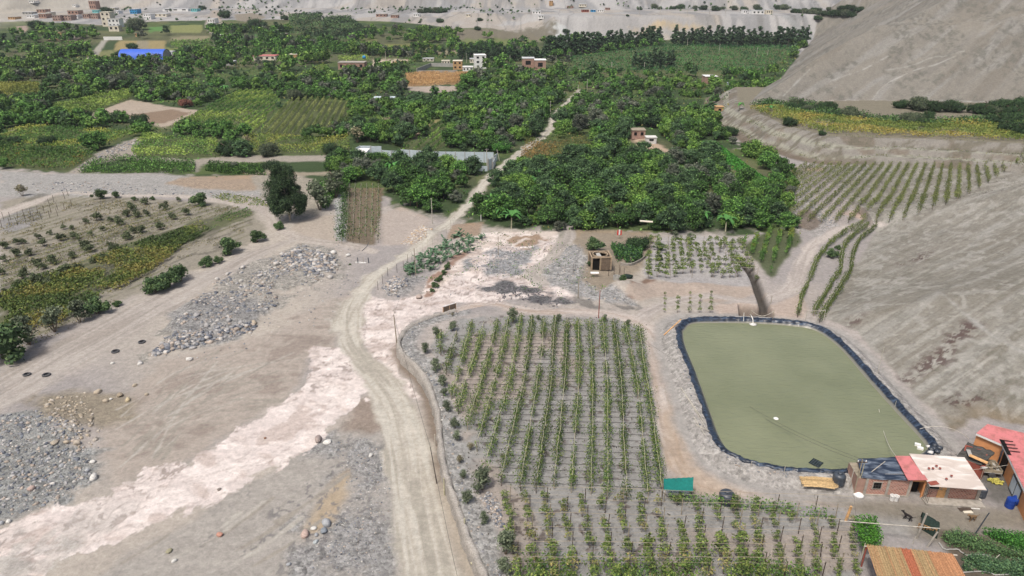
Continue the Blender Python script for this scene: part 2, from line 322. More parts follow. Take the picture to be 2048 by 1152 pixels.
def watermat():
    m, nt, b = newmat('pond_water', .12, .5); L = nt.links.new
    tc = N(nt, 'ShaderNodeTexCoord')
    n = N(nt, 'ShaderNodeTexNoise'); n.inputs['Scale'].default_value = .12; n.inputs['Detail'].default_value = 6; L(tc.outputs['Object'], n.inputs['Vector'])
    cr = N(nt, 'ShaderNodeValToRGB'); e = cr.color_ramp.elements; e[0].position = .3; e[0].color = (*A(110, 115, 88), 1); e[1].position = .7; e[1].color = (*A(126, 130, 102), 1)
    L(n.outputs['Fac'], cr.inputs[0]); L(cr.outputs[0], b.inputs['Base Color'])
    mp = N(nt, 'ShaderNodeMapping'); mp.inputs['Scale'].default_value = (.55, 1.5, 1); mp.inputs['Rotation'].default_value = (0, 0, -.25); L(tc.outputs['Object'], mp.inputs[0])
    w = N(nt, 'ShaderNodeTexNoise'); w.inputs['Scale'].default_value = 1.5; w.inputs['Detail'].default_value = 4; w.inputs['Distortion'].default_value = .5; L(mp.outputs[0], w.inputs['Vector'])
    bp = N(nt, 'ShaderNodeBump'); bp.inputs['Strength'].default_value = .8; bp.inputs['Distance'].default_value = .16; L(w.outputs['Fac'], bp.inputs['Height']); L(bp.outputs[0], b.inputs['Normal'])
    return m
M['water'] = watermat()
M['adobe'] = mat('raw_concrete', (158, 140, 118), var=.2)

# ---------------------------------------------------------------- mesh helpers
COL = S.collection
def tag(o, label=None, cat=None, group=None, kind=None):
    if label: o['label'] = label
    if cat: o['category'] = cat
    if group: o['group'] = group
    if kind: o['kind'] = kind
    return o
def npmesh(name, V, F, m, col=None, smooth=False, parent=None, alpha=None):
    V = np.asarray(V, np.float32); F = np.asarray(F, np.int32); k = F.shape[1]
    me = bpy.data.meshes.new(name); me.vertices.add(len(V)); me.vertices.foreach_set('co', V.ravel())
    me.loops.add(F.size); me.loops.foreach_set('vertex_index', F.ravel())
    me.polygons.add(len(F)); me.polygons.foreach_set('loop_start', np.arange(len(F), dtype=np.int32)*k)
    if smooth: me.polygons.foreach_set('use_smooth', np.ones(len(F), bool))
    if col is not None:
        a = me.color_attributes.new('col', 'FLOAT_COLOR', 'POINT')
        c = np.ones((len(V), 4), np.float32); c[:, :3] = col
        if alpha is not None: c[:, 3] = alpha
        a.data.foreach_set('color', c.ravel())
    me.update(calc_edges=True); me.materials.append(m)
    o = bpy.data.objects.new(name, me); COL.objects.link(o)
    if parent: o.parent = parent
    return o
def thing(name, loc, label, cat, group=None, rz=0.0):
    o = bpy.data.objects.new(name, None); COL.objects.link(o); o.empty_display_size = .3
    o.location = loc; o.rotation_euler = (0, 0, rz)
    return tag(o, label, cat, group)
class MB:
    def __init__(s): s.v = []; s.f = []
    def add(s, vs, fs):
        n = len(s.v); s.v += [tuple(map(float, p)) for p in vs]; s.f += [tuple(i+n for i in f) for f in fs]; return s
    def box(s, c, d, rz=0.0, taper=1.0):
        x, y, z = d[0]/2, d[1]/2, d[2]/2; R = Matrix.Rotation(rz, 3, 'Z'); vs = []
        for k in (-1, 1):
            t = taper if k > 0 else 1
            for i, j in ((-1, -1), (1, -1), (1, 1), (-1, 1)): vs.append(R @ Vector((i*x*t, j*y*t, k*z))+Vector(c))
        return s.add(vs, [(3, 2, 1, 0), (4, 5, 6, 7), (0, 1, 5, 4), (1, 2, 6, 5), (2, 3, 7, 6), (3, 0, 4, 7)])
    def slab(s, q, th):               # q: corner points counter-clockwise from above, thickness downwards
        n = len(q); vs = [tuple(p) for p in q]+[(p[0], p[1], p[2]-th) for p in q]
        return s.add(vs, [tuple(range(n)), tuple(range(2*n-1, n-1, -1))]+[(i, i+n, (i+1) % n+n, (i+1) % n) for i in range(n)])
    def tube(s, pts, r, n=6, r2=None):
        pts = [Vector(p) for p in pts]; m = len(pts); r2 = r if r2 is None else r2; vs = []; fs = []
        for i, p in enumerate(pts):
            t = (pts[min(i+1, m-1)]-pts[max(i-1, 0)]).normalized()
            a = t.cross(Vector((0, 0, 1)) if abs(t.z) < .9 else Vector((1, 0, 0))).normalized(); b = t.cross(a)
            q = r+(r2-r)*i/max(1, m-1)
            for k in range(n):
                w = 2*math.pi*k/n; vs.append(p+a*math.cos(w)*q+b*math.sin(w)*q)
        for i in range(m-1):
            for k in range(n): fs.append((i*n+k, i*n+(k+1) % n, (i+1)*n+(k+1) % n, (i+1)*n+k))
        fs.append(tuple(range(n))[::-1]); fs.append(tuple((m-1)*n+k for k in range(n)))
        return s.add(vs, fs)
    def lathe(s, prof, c=(0, 0, 0), n=16):
        vs = []; fs = []
        for r, z in prof:
            for k in range(n): w = 2*math.pi*k/n; vs.append((c[0]+r*math.cos(w), c[1]+r*math.sin(w), c[2]+z))
        for i in range(len(prof)-1):
            for k in range(n): fs.append((i*n+k, i*n+(k+1) % n, (i+1)*n+(k+1) % n, (i+1)*n+k))
        fs.append(tuple(range(n))[::-1]); fs.append(tuple((len(prof)-1)*n+k for k in range(n)))
        return s.add(vs, fs)
    def build(s, name, m, parent=None, smooth=False):
        me = bpy.data.meshes.new(name); me.from_pydata(s.v, [], s.f); me.materials.append(m)
        if smooth: me.polygons.foreach_set('use_smooth', np.ones(len(me.polygons), bool))
        me.update(); o = bpy.data.objects.new(name, me); COL.objects.link(o)
        if parent: o.parent = parent
        return o
def copytree(o, parent=None):
    c = o.copy(); COL.objects.link(c); c.parent = parent
    for ch in o.children: copytree(ch, c)
    return c

# ---------------------------------------------------------------- ground sheet, one height field shared by the named land pieces
ROADC = [(858, 1240, 150), (862, 1152, 118), (842, 1050, 108), (828, 960, 98), (815, 890, 90), (797, 820, 82), (765, 762, 74), (722, 715, 64), (698, 670, 54), (703, 620, 46), (735, 570, 38), (775, 535, 31), (835, 495, 25), (880, 458, 21), (912, 432, 20), (940, 405, 19), (962, 375, 22), (985, 350, 20), (1018, 322, 13), (1058, 292, 15), (1085, 275, 17), (1099, 258, 15), (1106, 240, 12), (1115, 225, 7), (1140, 200, 5), (1160, 180, 4)]
def roadworld(L, n=5):
    Pc = np.array([(a, b) for a, b, c in L]); Wp = PA([(a, b) for a, b, c in L])[:, :2]
    l = PA([(a-c/2, b) for a, b, c in L])[:, :2]; r = PA([(a+c/2, b) for a, b, c in L])[:, :2]
    t = np.gradient(Wp, axis=0); t /= np.linalg.norm(t, axis=1)[:, None]+1e-9
    nrm = np.stack([t[:, 1], -t[:, 0]], 1)
    w = np.abs(((r-l)*nrm).sum(1))/2
    q = smoothline(np.column_stack([Wp, w]), n); return q[:, :2], np.maximum(q[:, 2], 1.2)
ROAD, ROADW = roadworld(ROADC)
TRACK, TRACKW = roadworld([(745, 502, 12), (700, 490, 14), (640, 484, 16), (590, 472, 22), (555, 455, 28), (540, 432, 26), (510, 414, 22), (455, 404, 20), (350, 392, 18), (230, 391, 18), (130, 386, 24), (60, 408, 40), (0, 428, 46), (-60, 450, 50)])
TRACK2, TRACK2W = roadworld([(590, 478, 26), (520, 505, 44), (440, 545, 60), (350, 590, 84), (240, 650, 105), (120, 715, 130), (0, 785, 150), (-80, 820, 160)])
BR, BRW = roadworld([(905, 622, 16), (960, 612, 20), (1060, 622, 40), (1150, 622, 36), (1230, 632, 40), (1290, 660, 52), (1318, 720, 62), (1338, 800, 70), (1360, 890, 84), (1400, 950, 90), (1480, 975, 60), (1580, 985, 60), (1680, 1005, 60)])
BR2, BR2W = roadworld([(1270, 640, 26), (1340, 605, 20), (1420, 592, 20), (1500, 602, 20), (1560, 590, 34), (1592, 565, 40), (1605, 530, 34), (1620, 500, 32), (1650, 475, 34), (1695, 455, 26), (1760, 448, 10)])
PATHW, PATHWW = roadworld([(1133, 450, 8), (1140, 470, 12), (1128, 490, 20), (1105, 515, 26), (1075, 535, 30), (1062, 548, 26), (1085, 568, 20)])

ymax_flat = 640.0
rows = []
v = 1200.0
while True:
    dep = math.radians(PITCH)+math.atan((v-576)/FPX); Y = CAMH/math.tan(dep)
    if Y > 655: break
    rows.append(Y); v -= 2.0
rows = np.array(rows)
CB = C0[1]
rows = rows[(rows < 186) | (rows > CB+95)]
rows = np.concatenate([[-260, -120, -40, 0, 20, 32, 40], rows, np.arange(CB-8, CB+95, .55), np.arange(186, CB-8, .7), np.arange(656, 700, 1.6), np.arange(701, 900, 5), np.arange(903, 1300, 9), [1360, 1500, 1800, 2300, 3200]])
rows = np.unique(np.round(rows, 3)); rows.sort()
ncol = 940
a = np.linspace(-1, 1, ncol); ext = np.geomspace(.03, 2.6, 16)
acol = np.concatenate([-(1+ext[::-1]), a, 1+ext])
half = .75*(np.maximum(rows, 40)*CP+CAMH*SP)*1.06+3
GX = acol[None, :]*half[:, None]; GY = np.repeat(rows[:, None], len(acol), 1)
X = GX.ravel(); Y = GY.ravel(); Z = H(X, Y)
DKG = [(38, 58, 30), (56, 86, 40), (86, 120, 58)]; MDG = [(48, 76, 36), (72, 110, 48), (106, 146, 68)]; YLG = [(58, 84, 38), (86, 120, 50), (120, 150, 72)]; BLG = [(44, 64, 42), (62, 88, 54), (88, 114, 72)]; GRG = [(66, 74, 62), (84, 90, 76), (106, 110, 94)]
FIELDS = []
def fpoly(*a): FIELDS.append(a)
VG = [(96, 120, 56), (118, 142, 66), (144, 164, 80)]; VY_ = [(118, 128, 58), (136, 144, 66), (152, 154, 76)]; VD = [(68, 100, 48), (88, 122, 58), (110, 140, 68)]
# name, label, polygon, row from, row to, spacing, height, width, leaf, density per metre, palette
fpoly('vineyard', 'striped square vineyard of narrow parallel rows behind the bushy fields', [(586, 196), (698, 206), (692, 262), (640, 272), (518, 276)], (518, 276), (590, 198), 2.9, 2.0, .62, .42, 26, [(108, 124, 70), (126, 140, 80), (148, 156, 96)])
fpoly('vineyard', 'long slanting vineyard between the bare square plot and the striped vineyard', zA((1400, 535), (1590, 530), (1640, 600), (1500, 790), (985, 745)), (335, 255), (478, 181), 2.7, 1.6, 0.74, .5, 19, VD+VG)
fpoly('vineyard', 'bright green vineyard strip above the bare square plot', zA((310, 620), (770, 520), (775, 580), (600, 640), (400, 700)), (105, 214), (262, 180), 3.2, 1.7, 1.36, .6, 19, VG)
fpoly('vineyard', 'pale yellow green vineyard at the picture edge beyond the bushes', zA((0, 490), (225, 490), (240, 550), (0, 570)), (0, 180), (80, 182), 3.2, 1.6, 1.36, .7, 13, VY_)
fpoly('vineyard', 'wide olive green vineyard above the dark vine block by the stony bank', zA((20, 780), (180, 740), (820, 780), (650, 850), (430, 890), (0, 830)), (10, 270), (280, 262), 2.4, 1.5, 1.12, .5, 15, VD+VY_)
fpoly('vineyard', 'dark green vine block with orange leaves just beyond the gravel bank', zA((0, 850), (430, 890), (560, 910), (400, 1005), (0, 975)), (0, 310), (160, 310), 2.4, 1.9, 1.24, .5, 22, VD+VD+[(128, 118, 60)])
fpoly('vineyard', 'green vineyard beside the stony water channel', zA((840, 790), (1280, 830), (1290, 920), (800, 925), (780, 880)), (285, 290), (435, 295), 2.6, 1.6, 1.18, .5, 15, VD+VG)
fpoly('vineyard', 'yellow green vineyard in front of the striped vineyard', zA((1430, 810), (1500, 795), (2030, 800), (2047, 880), (1900, 905), (1480, 900)), (490, 290), (690, 290), 2.6, 1.6, 1.12, .5, 15, VG+VY_)
fpoly('vineyard', 'small yellow green vineyard slanting up to the brick house', zA((1640, 485), (1880, 380), (1915, 395), (1800, 480)), (560, 166), (640, 130), 3.4, 1.6, 1.24, .7, 11, VG)
fpoly('vineyard', 'bright yellow green vine patch right of the striped vineyard', zB((0, 700), (260, 690), (270, 760), (60, 770)), (690, 262), (770, 240), 2.8, 1.7, 1.24, .5, 17, YLG)
fpoly('vineyard', 'vineyard rows hidden among trees behind the walled compound', zB((540, 710), (640, 740), (640, 850), (560, 900), (390, 900), (400, 830), (560, 800)), (815, 300), (880, 250), 3.0, 1.7, 0.62, .45, 17, YLG)
fpoly('cornfield', 'dry golden brown cornfield below the grey walled yard', zB((400, 440), (560, 425), (810, 432), (800, 450), (700, 500), (420, 505)), (815, 160), (945, 152), .9, 1.6, .5, .4, 16, [(176, 144, 100), (188, 156, 112), (166, 134, 92)])
fpoly('orchard_block', 'flat dark green orchard in front of the far eucalyptus row', [(1140, 118), (1330, 92), (1600, 94), (1570, 118), (1540, 142), (1300, 150), (1150, 140)], (1150, 125), (1560, 130), 5.0, 2.2, 2.6, 1.0, 3, [(42, 78, 44), (52, 92, 50), (66, 108, 58)])
fpoly('vineyard', 'brownish green vine pergola beside the road bend', zB((1100, 832), (1440, 800), (1500, 860), (1200, 985), (1070, 975)), (1050, 290), (1170, 285), 2.4, 2.0, 1.24, .45, 17, [(78, 92, 48), (112, 112, 58), (138, 112, 66)])
fpoly('vineyard', 'golden vineyard on the terrace below the big bare hill', zC((440, 640), (600, 630), (900, 690), (1300, 725), (1700, 715), (2060, 720), (2060, 830), (1700, 812), (1300, 798), (900, 785), (740, 745), (650, 725), (550, 680)), (1560, 240), (1950, 255), 2.2, 1.7, 1.3, .48, 26, [(90, 106, 52), (108, 120, 58), (126, 130, 64), (142, 132, 70)])
fpoly('crop_rows', 'striped green field left of the blue arched shed', zA((110, 260), (530, 240), (520, 300), (300, 310), (100, 310)), (140, 100), (180, 84), 6, 1.2, 2.2, 1.4, 3, MDG)
fpoly('crop_rows', 'dark terraced rows near the foot of the far hill', zA((1690, 90), (1880, 80), (1890, 210), (1700, 205)), (590, 60), (640, 60), 7, 2.2, 3, 1.6, 3, BLG)
fpoly('crop_rows', 'dense dark orchard beside the far terraces', zA((1890, 110), (2047, 105), (2150, 190), (2100, 240), (1750, 250), (1760, 210), (1890, 205)), (650, 60), (700, 62), 5, 3, 3.4, 1.6, 4, BLG)
fpoly('crop_rows', 'green crop rows in the middle of the far valley', zA((1000, 240), (1230, 235), (1240, 320), (1150, 330), (1000, 270)), (350, 90), (400, 88), 4, 1.6, 2.2, 1.1, 3, VD)
fpoly('vineyard', 'green vineyard rows behind the long brick house', zB((0, 335), (180, 330), (190, 360), (20, 362)), (680, 118), (735, 116), 3.4, 1.7, 0.99, .7, 8, VG)
fpoly('vineyard', 'overgrown bushy vineyard with orange tips beside the dry plot', zD((0, 640), (120, 560), (430, 450), (800, 320), (1080, 240), (1180, 210), (1230, 240), (1060, 350), (830, 530), (580, 650), (330, 800), (0, 850)), (0, 620), (280, 500), 1.9, 1.1, 1.25, .34, 95, [(62, 80, 42), (84, 100, 50), (104, 116, 58), (128, 122, 66)])
fpoly('vineyard', 'thin weedy end of the overgrown vineyard near the track bend', zD((1080, 240), (1300, 150), (1450, 110), (1490, 150), (1240, 250), (1000, 360), (1060, 320)), (400, 470), (500, 425), 1.9, .7, 0.56, .28, 22, VD+VY_)
fpoly('vineyard', 'dense green vine block between the farm ditch and the lane', zF((390, 330), (560, 240), (730, 250), (740, 300), (640, 420), (570, 520), (500, 440)), (1540, 550), (1560, 470), 2.2, 1.7, 0.81, .34, 57, VD+[(112, 124, 56)])
fpoly('crop_rows', 'thin weedy crop strips between the young trees and the overgrown vineyard', zD((0, 440), (300, 330), (700, 180), (1100, 100), (1440, 112), (1080, 200), (800, 290), (430, 430), (150, 530), (0, 600)), (0, 560), (420, 415), 2.4, .7, .35, .26, 16, [(92, 100, 62), (112, 112, 70), (78, 92, 54)])
# ---------------------------------------------------------------- what covers the ground where
def unit_(v): return v/np.linalg.norm(v)
n_a = fbm(X, Y, 14, 5, 41); n_b = fbm(X, Y, 3.0, 4, 42); n_c = fbm(X, Y, 60, 4, 43); n_d = fbm(X, Y, 1.0, 3, 44)
def mixc(c, c2, w): return c+(np.asarray(c2)[None]-c)*np.clip(w, 0, 1)[:, None]
C = np.repeat(A(164, 151, 142)[None], len(X), 0)
C = mixc(C, A(150, 140, 135), ss(.45, .62, n_a)); C = mixc(C, A(172, 158, 142), ss(.5, .62, n_c)*.7)
ALP = np.full(len(X), .12)
KIND = np.zeros(len(X), int)          # 0 ground 1 dirt_road 2 mud_flow 3 hillside 4 far_hills 5 vineyard_soil 6 terrace_bank 7 valley_floor
def area(pts, col, soft=.5, nz=0.0, wgt=1.0, alpha=None, kind=None, world=False, noise=None, brk=0):
    global C
    Q = np.asarray(pts) if world else PA(pts)[:, :2]
    d = sdf(X, Y, Q, max(12, soft*3)); nn = n_b if noise is None else noise
    w = ss(-soft, soft, d+nz*(nn-.5)*2)*wgt
    if brk: w = w*ss(.40, .50, fbm(X, Y, brk, 4, 333))
    C = mixc(C, col, w)
    if alpha is not None: ALP[:] = ALP+(alpha-ALP)*np.clip(w, 0, 1)
    if kind is not None: KIND[w > .5*wgt] = kind
    return w
def strip(P2, wid, col, soft=.5, nz=.4, alpha=.0, kind=1, tracks=True, rut=None, crown=None):
    global C
    d, w_, lat, run = dline(X, Y, P2, wid, 30)
    if wid is None: w_ = w_*.16
    s = w_-d
    w = ss(-soft, soft, s+nz*(n_b-.5)*2); C = mixc(C, col, w); ALP[:] = ALP+(alpha-ALP)*w
    if tracks:
        q = lat/w_
        st = fbm(lat, run*.06, .55, 3, 51)
        C = mixc(C, crown if crown is not None else col*1.16, w*ss(.42, .62, st)*.8)
        C = mixc(C, rut if rut is not None else col*.80, w*ss(.5, .33, st)*.6)
        for k in (-.42, .38): C = mixc(C, col*1.14, w*np.exp(-((q-k)/.10)**2)*.45)
    if kind is not None: KIND[w > .5] = kind
    return w
# valley floor under the orchards
VAL = [(-200, 345), (0, 340), (150, 345), (330, 348), (520, 362), (540, 400), (600, 440), (690, 378), (770, 400), (880, 438), (930, 440), (1080, 466), (1300, 468), (1600, 465), (1592, 400), (1605, 345), (1500, 303), (1432, 252), (1500, 203), (1640, 95), (1700, 62), (1560, 72), (1380, 74), (1180, 82), (1090, 72), (1000, 60), (900, 56), (820, 46), (700, 40), (600, 38), (450, 40), (330, 42), (200, 50), (60, 42), (-60, 46), (-200, 50)]
VW = PA(VAL)[:, :2]
area(VW, A(60, 74, 46), 3, 6, world=True, alpha=0, kind=7)
w7 = KIND == 7
C[w7] = C[w7]+(A(80, 92, 52)-C[w7])*ss(.5, .62, n_a[w7])[:, None]
C[w7] = C[w7]+(A(116, 104, 82)-C[w7])*(ss(.58, .66, n_c[w7])*.35)[:, None]
# far slopes
wf = ss(500, 560, Y)*(1-ss(-2, 2, sdf(X, Y, VW, 40)))
C = mixc(C, A(160, 154, 150), wf); C = mixc(C, A(158, 144, 128), wf*ss(.5, .62, fbm(X, Y, 45, 4, 61))*.7); C = mixc(C, A(124, 122, 122), wf*ss(.5, .6, fbm(X, Y*.2, 14, 4, 62))*.7); C = mixc(C, A(112, 108, 104), wf*ss(.05, 0, np.abs(fbm(X, Y*.12, 16, 3, 162)-.5))*.6)
C = mixc(C, A(168, 156, 138), ss(-420, -560, X)*ss(600, 660, Y)*.7)
KIND[(Y > 820)] = 4
area([(1130, 84), (1180, 40), (1290, 30), (1700, 36), (1680, 80), (1500, 74), (1300, 78)], A(152, 146, 142), 4, 3, alpha=0)
area([(1260, 60), (1300, 52), (1420, 55), (1410, 60), (1300, 66)], A(172, 150, 116), 3, 4)
area([(1110, 42), (1160, 70), (1175, 84), (1130, 84), (1098, 44)], A(176, 174, 170), 2, 2)
area([(890, 58), (1110, 40), (1105, 82), (900, 92), (880, 70)], A(112, 104, 88), 4, 8, alpha=0)
# coloured plots in the far valley
for pts, c in [
  (zA((1000, 150), (1185, 145), (1180, 190), (1000, 190)), (120, 122, 74)), (zA((870, 160), (950, 155), (955, 185), (875, 188)), (84, 120, 62)),
  (zA((680, 245), (800, 235), (970, 235), (965, 290), (670, 290)), (140, 124, 84)), (zA((800, 240), (870, 240), (870, 285), (800, 285)), (132, 122, 100)),
  (zA((540, 300), (700, 295), (700, 330), (540, 335)), (112, 112, 72)), (zA((1000, 215), (1220, 210), (1230, 235), (1000, 238)), (126, 118, 92)),
  (zA((1370, 210), (1500, 205), (1490, 240), (1380, 245)), (78, 118, 60)), (zA((970, 280), (1070, 280), (1060, 305), (965, 305)), (112, 116, 66)),
  (zA((1240, 60), (1290, 60), (1310, 260), (1230, 200)), (150, 138, 126)), (zA((1300, 210), (1345, 205), (1350, 260), (1310, 265)), (150, 116, 84)),
  (zA((560, 280), (600, 245), (620, 240), (545, 350), (490, 355)), (152, 144, 128)), (zB((0, 250), (200, 258), (205, 292), (0, 290)), (64, 92, 66)),
  (zB((280, 262), (600, 262), (590, 285), (290, 282)), (112, 112, 62)), (zB((720, 232), (1050, 228), (1190, 240), (1000, 262), (720, 268)), (104, 112, 66)),
  (zB((210, 345), (420, 352), (330, 392), (200, 398)), (176, 158, 138)), (zB((330, 358), (415, 355), (350, 392), (300, 390)), (138, 116, 70)),
  (zB((560, 290), (740, 290), (700, 320), (600, 322)), (130, 120, 96)), (zB((60, 225), (240, 222), (230, 245), (60, 245)), (110, 112, 70)),
  (zA((1860, 80), (2047, 70), (2047, 105), (1900, 108)), (150, 144, 138)), (zA((1370, 85), (1480, 75), (1560, 100), (1480, 130), (1380, 120)), (128, 118, 104)),
  (zA((280, 190), (360, 190), (365, 230), (285, 235)), (150, 122, 84)), (zA((90, 155), (160, 150), (160, 185), (110, 190)), (148, 128, 116)),
  (zA((400, 195), (480, 220), (440, 245), (380, 225)), (140, 128, 116)),
  (zB((690, 440), (0, 0), (0, 1))[:0] or zB((410, 505), (700, 508), (700, 545), (600, 550), (430, 530)), (152, 138, 126)),
  (zA((610, 620), (760, 580), (960, 620), (1190, 650), (960, 750), (870, 720), (700, 690), (480, 720)), (158, 142, 126)),
  (zA((700, 680), (1000, 640), (1120, 660), (960, 720), (870, 720)), (128, 108, 90)),
  (zA((0, 585), (110, 580), (170, 600), (100, 640), (0, 615)), (146, 132, 120)), (zA((0, 775), (60, 760), (120, 755), (20, 790)), (150, 140, 126)),
  (zB((1680, 780), (1850, 820), (1960, 880), (1900, 905), (1820, 880), (1730, 830)), (160, 138, 118)),
  (zA((400, 1010), (500, 930), (600, 880), (800, 805), (870, 830), (800, 880), (1100, 940), (1300, 910), (2000, 905), (2047, 940), (1500, 950), (1200, 960), (1150, 1010), (1100, 960), (700, 930), (560, 960), (450, 1020)), (146, 136, 124)),
  (zB((390, 770), (470, 765), (470, 820), (400, 810)), (150, 128, 110)), (zB((520, 700), (600, 700), (560, 760), (520, 740)), (130, 120, 80))]:
    area(pts, A(*c), 1.2, 1.5, alpha=0, kind=7)
for a_ in FIELDS:
    area(a_[2], A(84, 90, 58) if a_[0] != 'cornfield' else A(150, 122, 88), .6, .8, alpha=0)
# roads and tracks far off
for L, c in [([(1090, 30, 6), (1250, 25, 5), (1400, 27, 5), (1560, 30, 5), (1700, 37, 6)], (140, 138, 136)), ([(180, 120, 6), (200, 95, 6), (210, 80, 5)], (150, 142, 128)), ([(425, 25, 8), (415, 50, 8), (430, 70, 12), (435, 90, 10)], (150, 138, 126))]:
    p2, w2 = roadworld(L); strip(p2, np.maximum(w2, 2), A(*c), 1, 1, tracks=False)
# tree belt floor behind the plot on the terrace
# left dry plots
area(zD((0, 80), (220, 20), (500, 30), (1000, 60), (1300, 80), (1500, 130), (1540, 240), (1450, 330), (1150, 470), (800, 620), (300, 830), (0, 960)), A(140, 130, 114), 1, 1.5)
area(zD((0, 620), (150, 530), (430, 440), (800, 300), (1100, 200), (1450, 110), (1490, 150), (1050, 330), (850, 480), (500, 640), (200, 760), (0, 800)), A(92, 94, 62), .8, 2)
area(zA((0, 1000), (350, 1020), (900, 1020), (1050, 1030), (1560, 1100), (1560, 1152), (700, 1152), (0, 1152)), A(150, 144, 138), 1, 2, alpha=.5)
area(zA((1050, 1040), (1540, 1020), (1560, 1110), (1400, 1120), (950, 1080)), A(152, 130, 108), 1, 1.5)
area([(500, 350), (600, 345), (640, 372), (640, 440), (600, 440), (560, 410), (520, 395)], A(146, 136, 122), .8, 1.5, alpha=.4)
area([(440, 330), (530, 332), (600, 345), (700, 340), (700, 350), (600, 352), (500, 350)], A(142, 130, 112), .8, 1.5)
area(zD((0, 130), (200, 80), (260, 160), (100, 250), (0, 240)), A(136, 130, 126), 1, 1.5, alpha=.4)
# brown working platform and the river bed
area([(700, 585), (735, 600), (690, 660), (670, 700), (620, 720), (600, 770), (520, 830), (400, 900), (300, 945), (230, 970), (205, 920), (190, 860), (230, 810), (330, 720), (420, 700), (560, 660), (650, 600)], A(162, 147, 134), 1.0, 1.6, alpha=0)
C = mixc(C, A(146, 130, 118), ss(.2, 1.5, sdf(X, Y, GA([(700, 585), (690, 660), (600, 770), (300, 945), (205, 920), (230, 810), (420, 700), (650, 600)]), 12))*ss(.5, .62, fbm(X*.35+Y*.9, Y*.35-X*.9, 2.5, 3, 55)*.5+fbm((X-10)*.2, Y, 1.6, 3, 56)*.5))
area([(0, 830), (100, 815), (190, 860), (208, 950), (150, 1000), (60, 1020), (-60, 1050), (-80, 850)], A(132, 130, 126), 1.4, 5, alpha=1)
area([(40, 790), (180, 775), (290, 800), (270, 840), (200, 860), (120, 850)], A(140, 126, 106), 1.2, 2.0, alpha=.4)
area([(150, 1180), (420, 1008), (640, 895), (745, 800), (790, 830), (800, 1180)], A(158, 148, 138), .8, 1.5, alpha=.15)
area([(620, 860), (700, 900), (740, 870), (785, 900), (790, 1152), (590, 1152), (620, 1050), (700, 1000), (690, 930)], A(140, 135, 131), 1.8, 5, alpha=.9)
area([(640, 1000), (695, 940), (700, 985), (660, 1050), (610, 1080)], A(168, 146, 118), .8, 1, alpha=0)
area([(700, 800), (790, 790), (790, 850), (740, 870), (690, 860)], A(142, 124, 110), 1, 1.5, alpha=.2)
C = mixc(C, A(118, 112, 110), ss(.60, .66, fbm(X, Y, .5, 2, 71))*ss(.45, .6, fbm(X*.5+Y*.8, (Y*.5-X*.8)*2.5, 5, 3, 171))*ss(0, 3, sdf(X, Y, GA([(150, 1180), (420, 1008), (745, 800), (790, 830), (800, 1180)]), 12))*.8)
# wheel marks on the working platform and the lower sand
rt_ = np.random.default_rng(77)
for k_ in range(46):
    if k_ < 30:
        u0_, v0_ = rt_.uniform(225, 330), rt_.uniform(815, 935); u1_, v1_ = rt_.uniform(430, 640), rt_.uniform(690, 820); pl_ = [(u0_, v0_), (u0_*.6+u1_*.4, v0_*.55+v1_*.45-rt_.uniform(5, 25)), (u1_, v1_)]
    elif k_ < 38: r_ = 12+6*(k_-30); pl_ = [(655+r_*math.cos(t_), 650+r_*1.0*math.sin(t_)) for t_ in np.linspace(-1.9, 1.2, 6)]
    else: u0_, v0_ = rt_.uniform(200, 560), rt_.uniform(1040, 1140); pl_ = [(u0_, v0_), (u0_+70, v0_-42), (u0_+140, v0_-95)]
    q_ = smoothline(PA(pl_)[:, :2], 4); strip(q_, None, A(148, 137, 124) if k_ % 3 else A(168, 158, 146), .16, .35, alpha=.05, kind=None, tracks=False)
    C = C
dq_ = unit_(P(420, 415)[0][:2]-P(0, 560)[0][:2]); lt_ = X*(-dq_[1])+Y*dq_[0]; al_ = X*dq_[0]+Y*dq_[1]
pl_ = sdf(X, Y, PA(zD((0, 130), (220, 20), (500, 30), (1000, 60), (1300, 80), (1500, 130), (1480, 260), (1150, 440), (800, 600), (300, 830), (0, 960)))[:, :2], 10)
C = mixc(C, A(112, 108, 80), ss(0, 1, pl_)*ss(.1, .7, np.sin(lt_*2.6+2*(fbm(X, Y, 9, 2, 5)-.5)))*ss(.40, .52, fbm(al_*.3, lt_, 2.5, 3, 61))*.8)
C = mixc(C, A(96, 90, 78), ss(0, 1, pl_)*ss(.58, .66, fbm(al_*.35, lt_, 1.6, 3, 62))*.6)
# rubble bank
area(RUB, A(146, 138, 128), 1.2, 4.5, world=True, alpha=.9)
area(zB((0, 0), (1, 0), (0, 1))[:0] or [(330, 625), (420, 590), (520, 590), (540, 620), (470, 680), (360, 700)], A(134, 129, 125), 1, 2, alpha=1)
# pink dried mud
MUDC = A(206, 187, 178)
area([(690, 690), (625, 697), (612, 722), (618, 745), (600, 780), (560, 815), (505, 842), (450, 875), (412, 905), (378, 928), (330, 932), (290, 945), (262, 975), (220, 988), (130, 1008), (60, 1035), (-60, 1080), (-80, 1180), (60, 1180), (110, 1128), (200, 1092), (300, 1050), (420, 1003), (520, 952), (600, 905), (650, 870), (692, 822), (735, 788), (772, 785), (800, 830), (760, 740), (735, 705)], MUDC, .22, 2.0, alpha=0, kind=2, noise=fbm(X, Y, 1.6, 5, 301))
area([(700, 640), (740, 592), (790, 602), (850, 590), (895, 552), (925, 515), (985, 488), (1040, 478), (1108, 474), (1112, 492), (1085, 518), (1062, 545), (1085, 566), (1140, 580), (1152, 600), (1120, 612), (1000, 606), (905, 608), (868, 628), (820, 640), (802, 660), (800, 745), (850, 800), (820, 800), (770, 760), (720, 690)], MUDC*.97, .3, 1.2, alpha=0, kind=2)
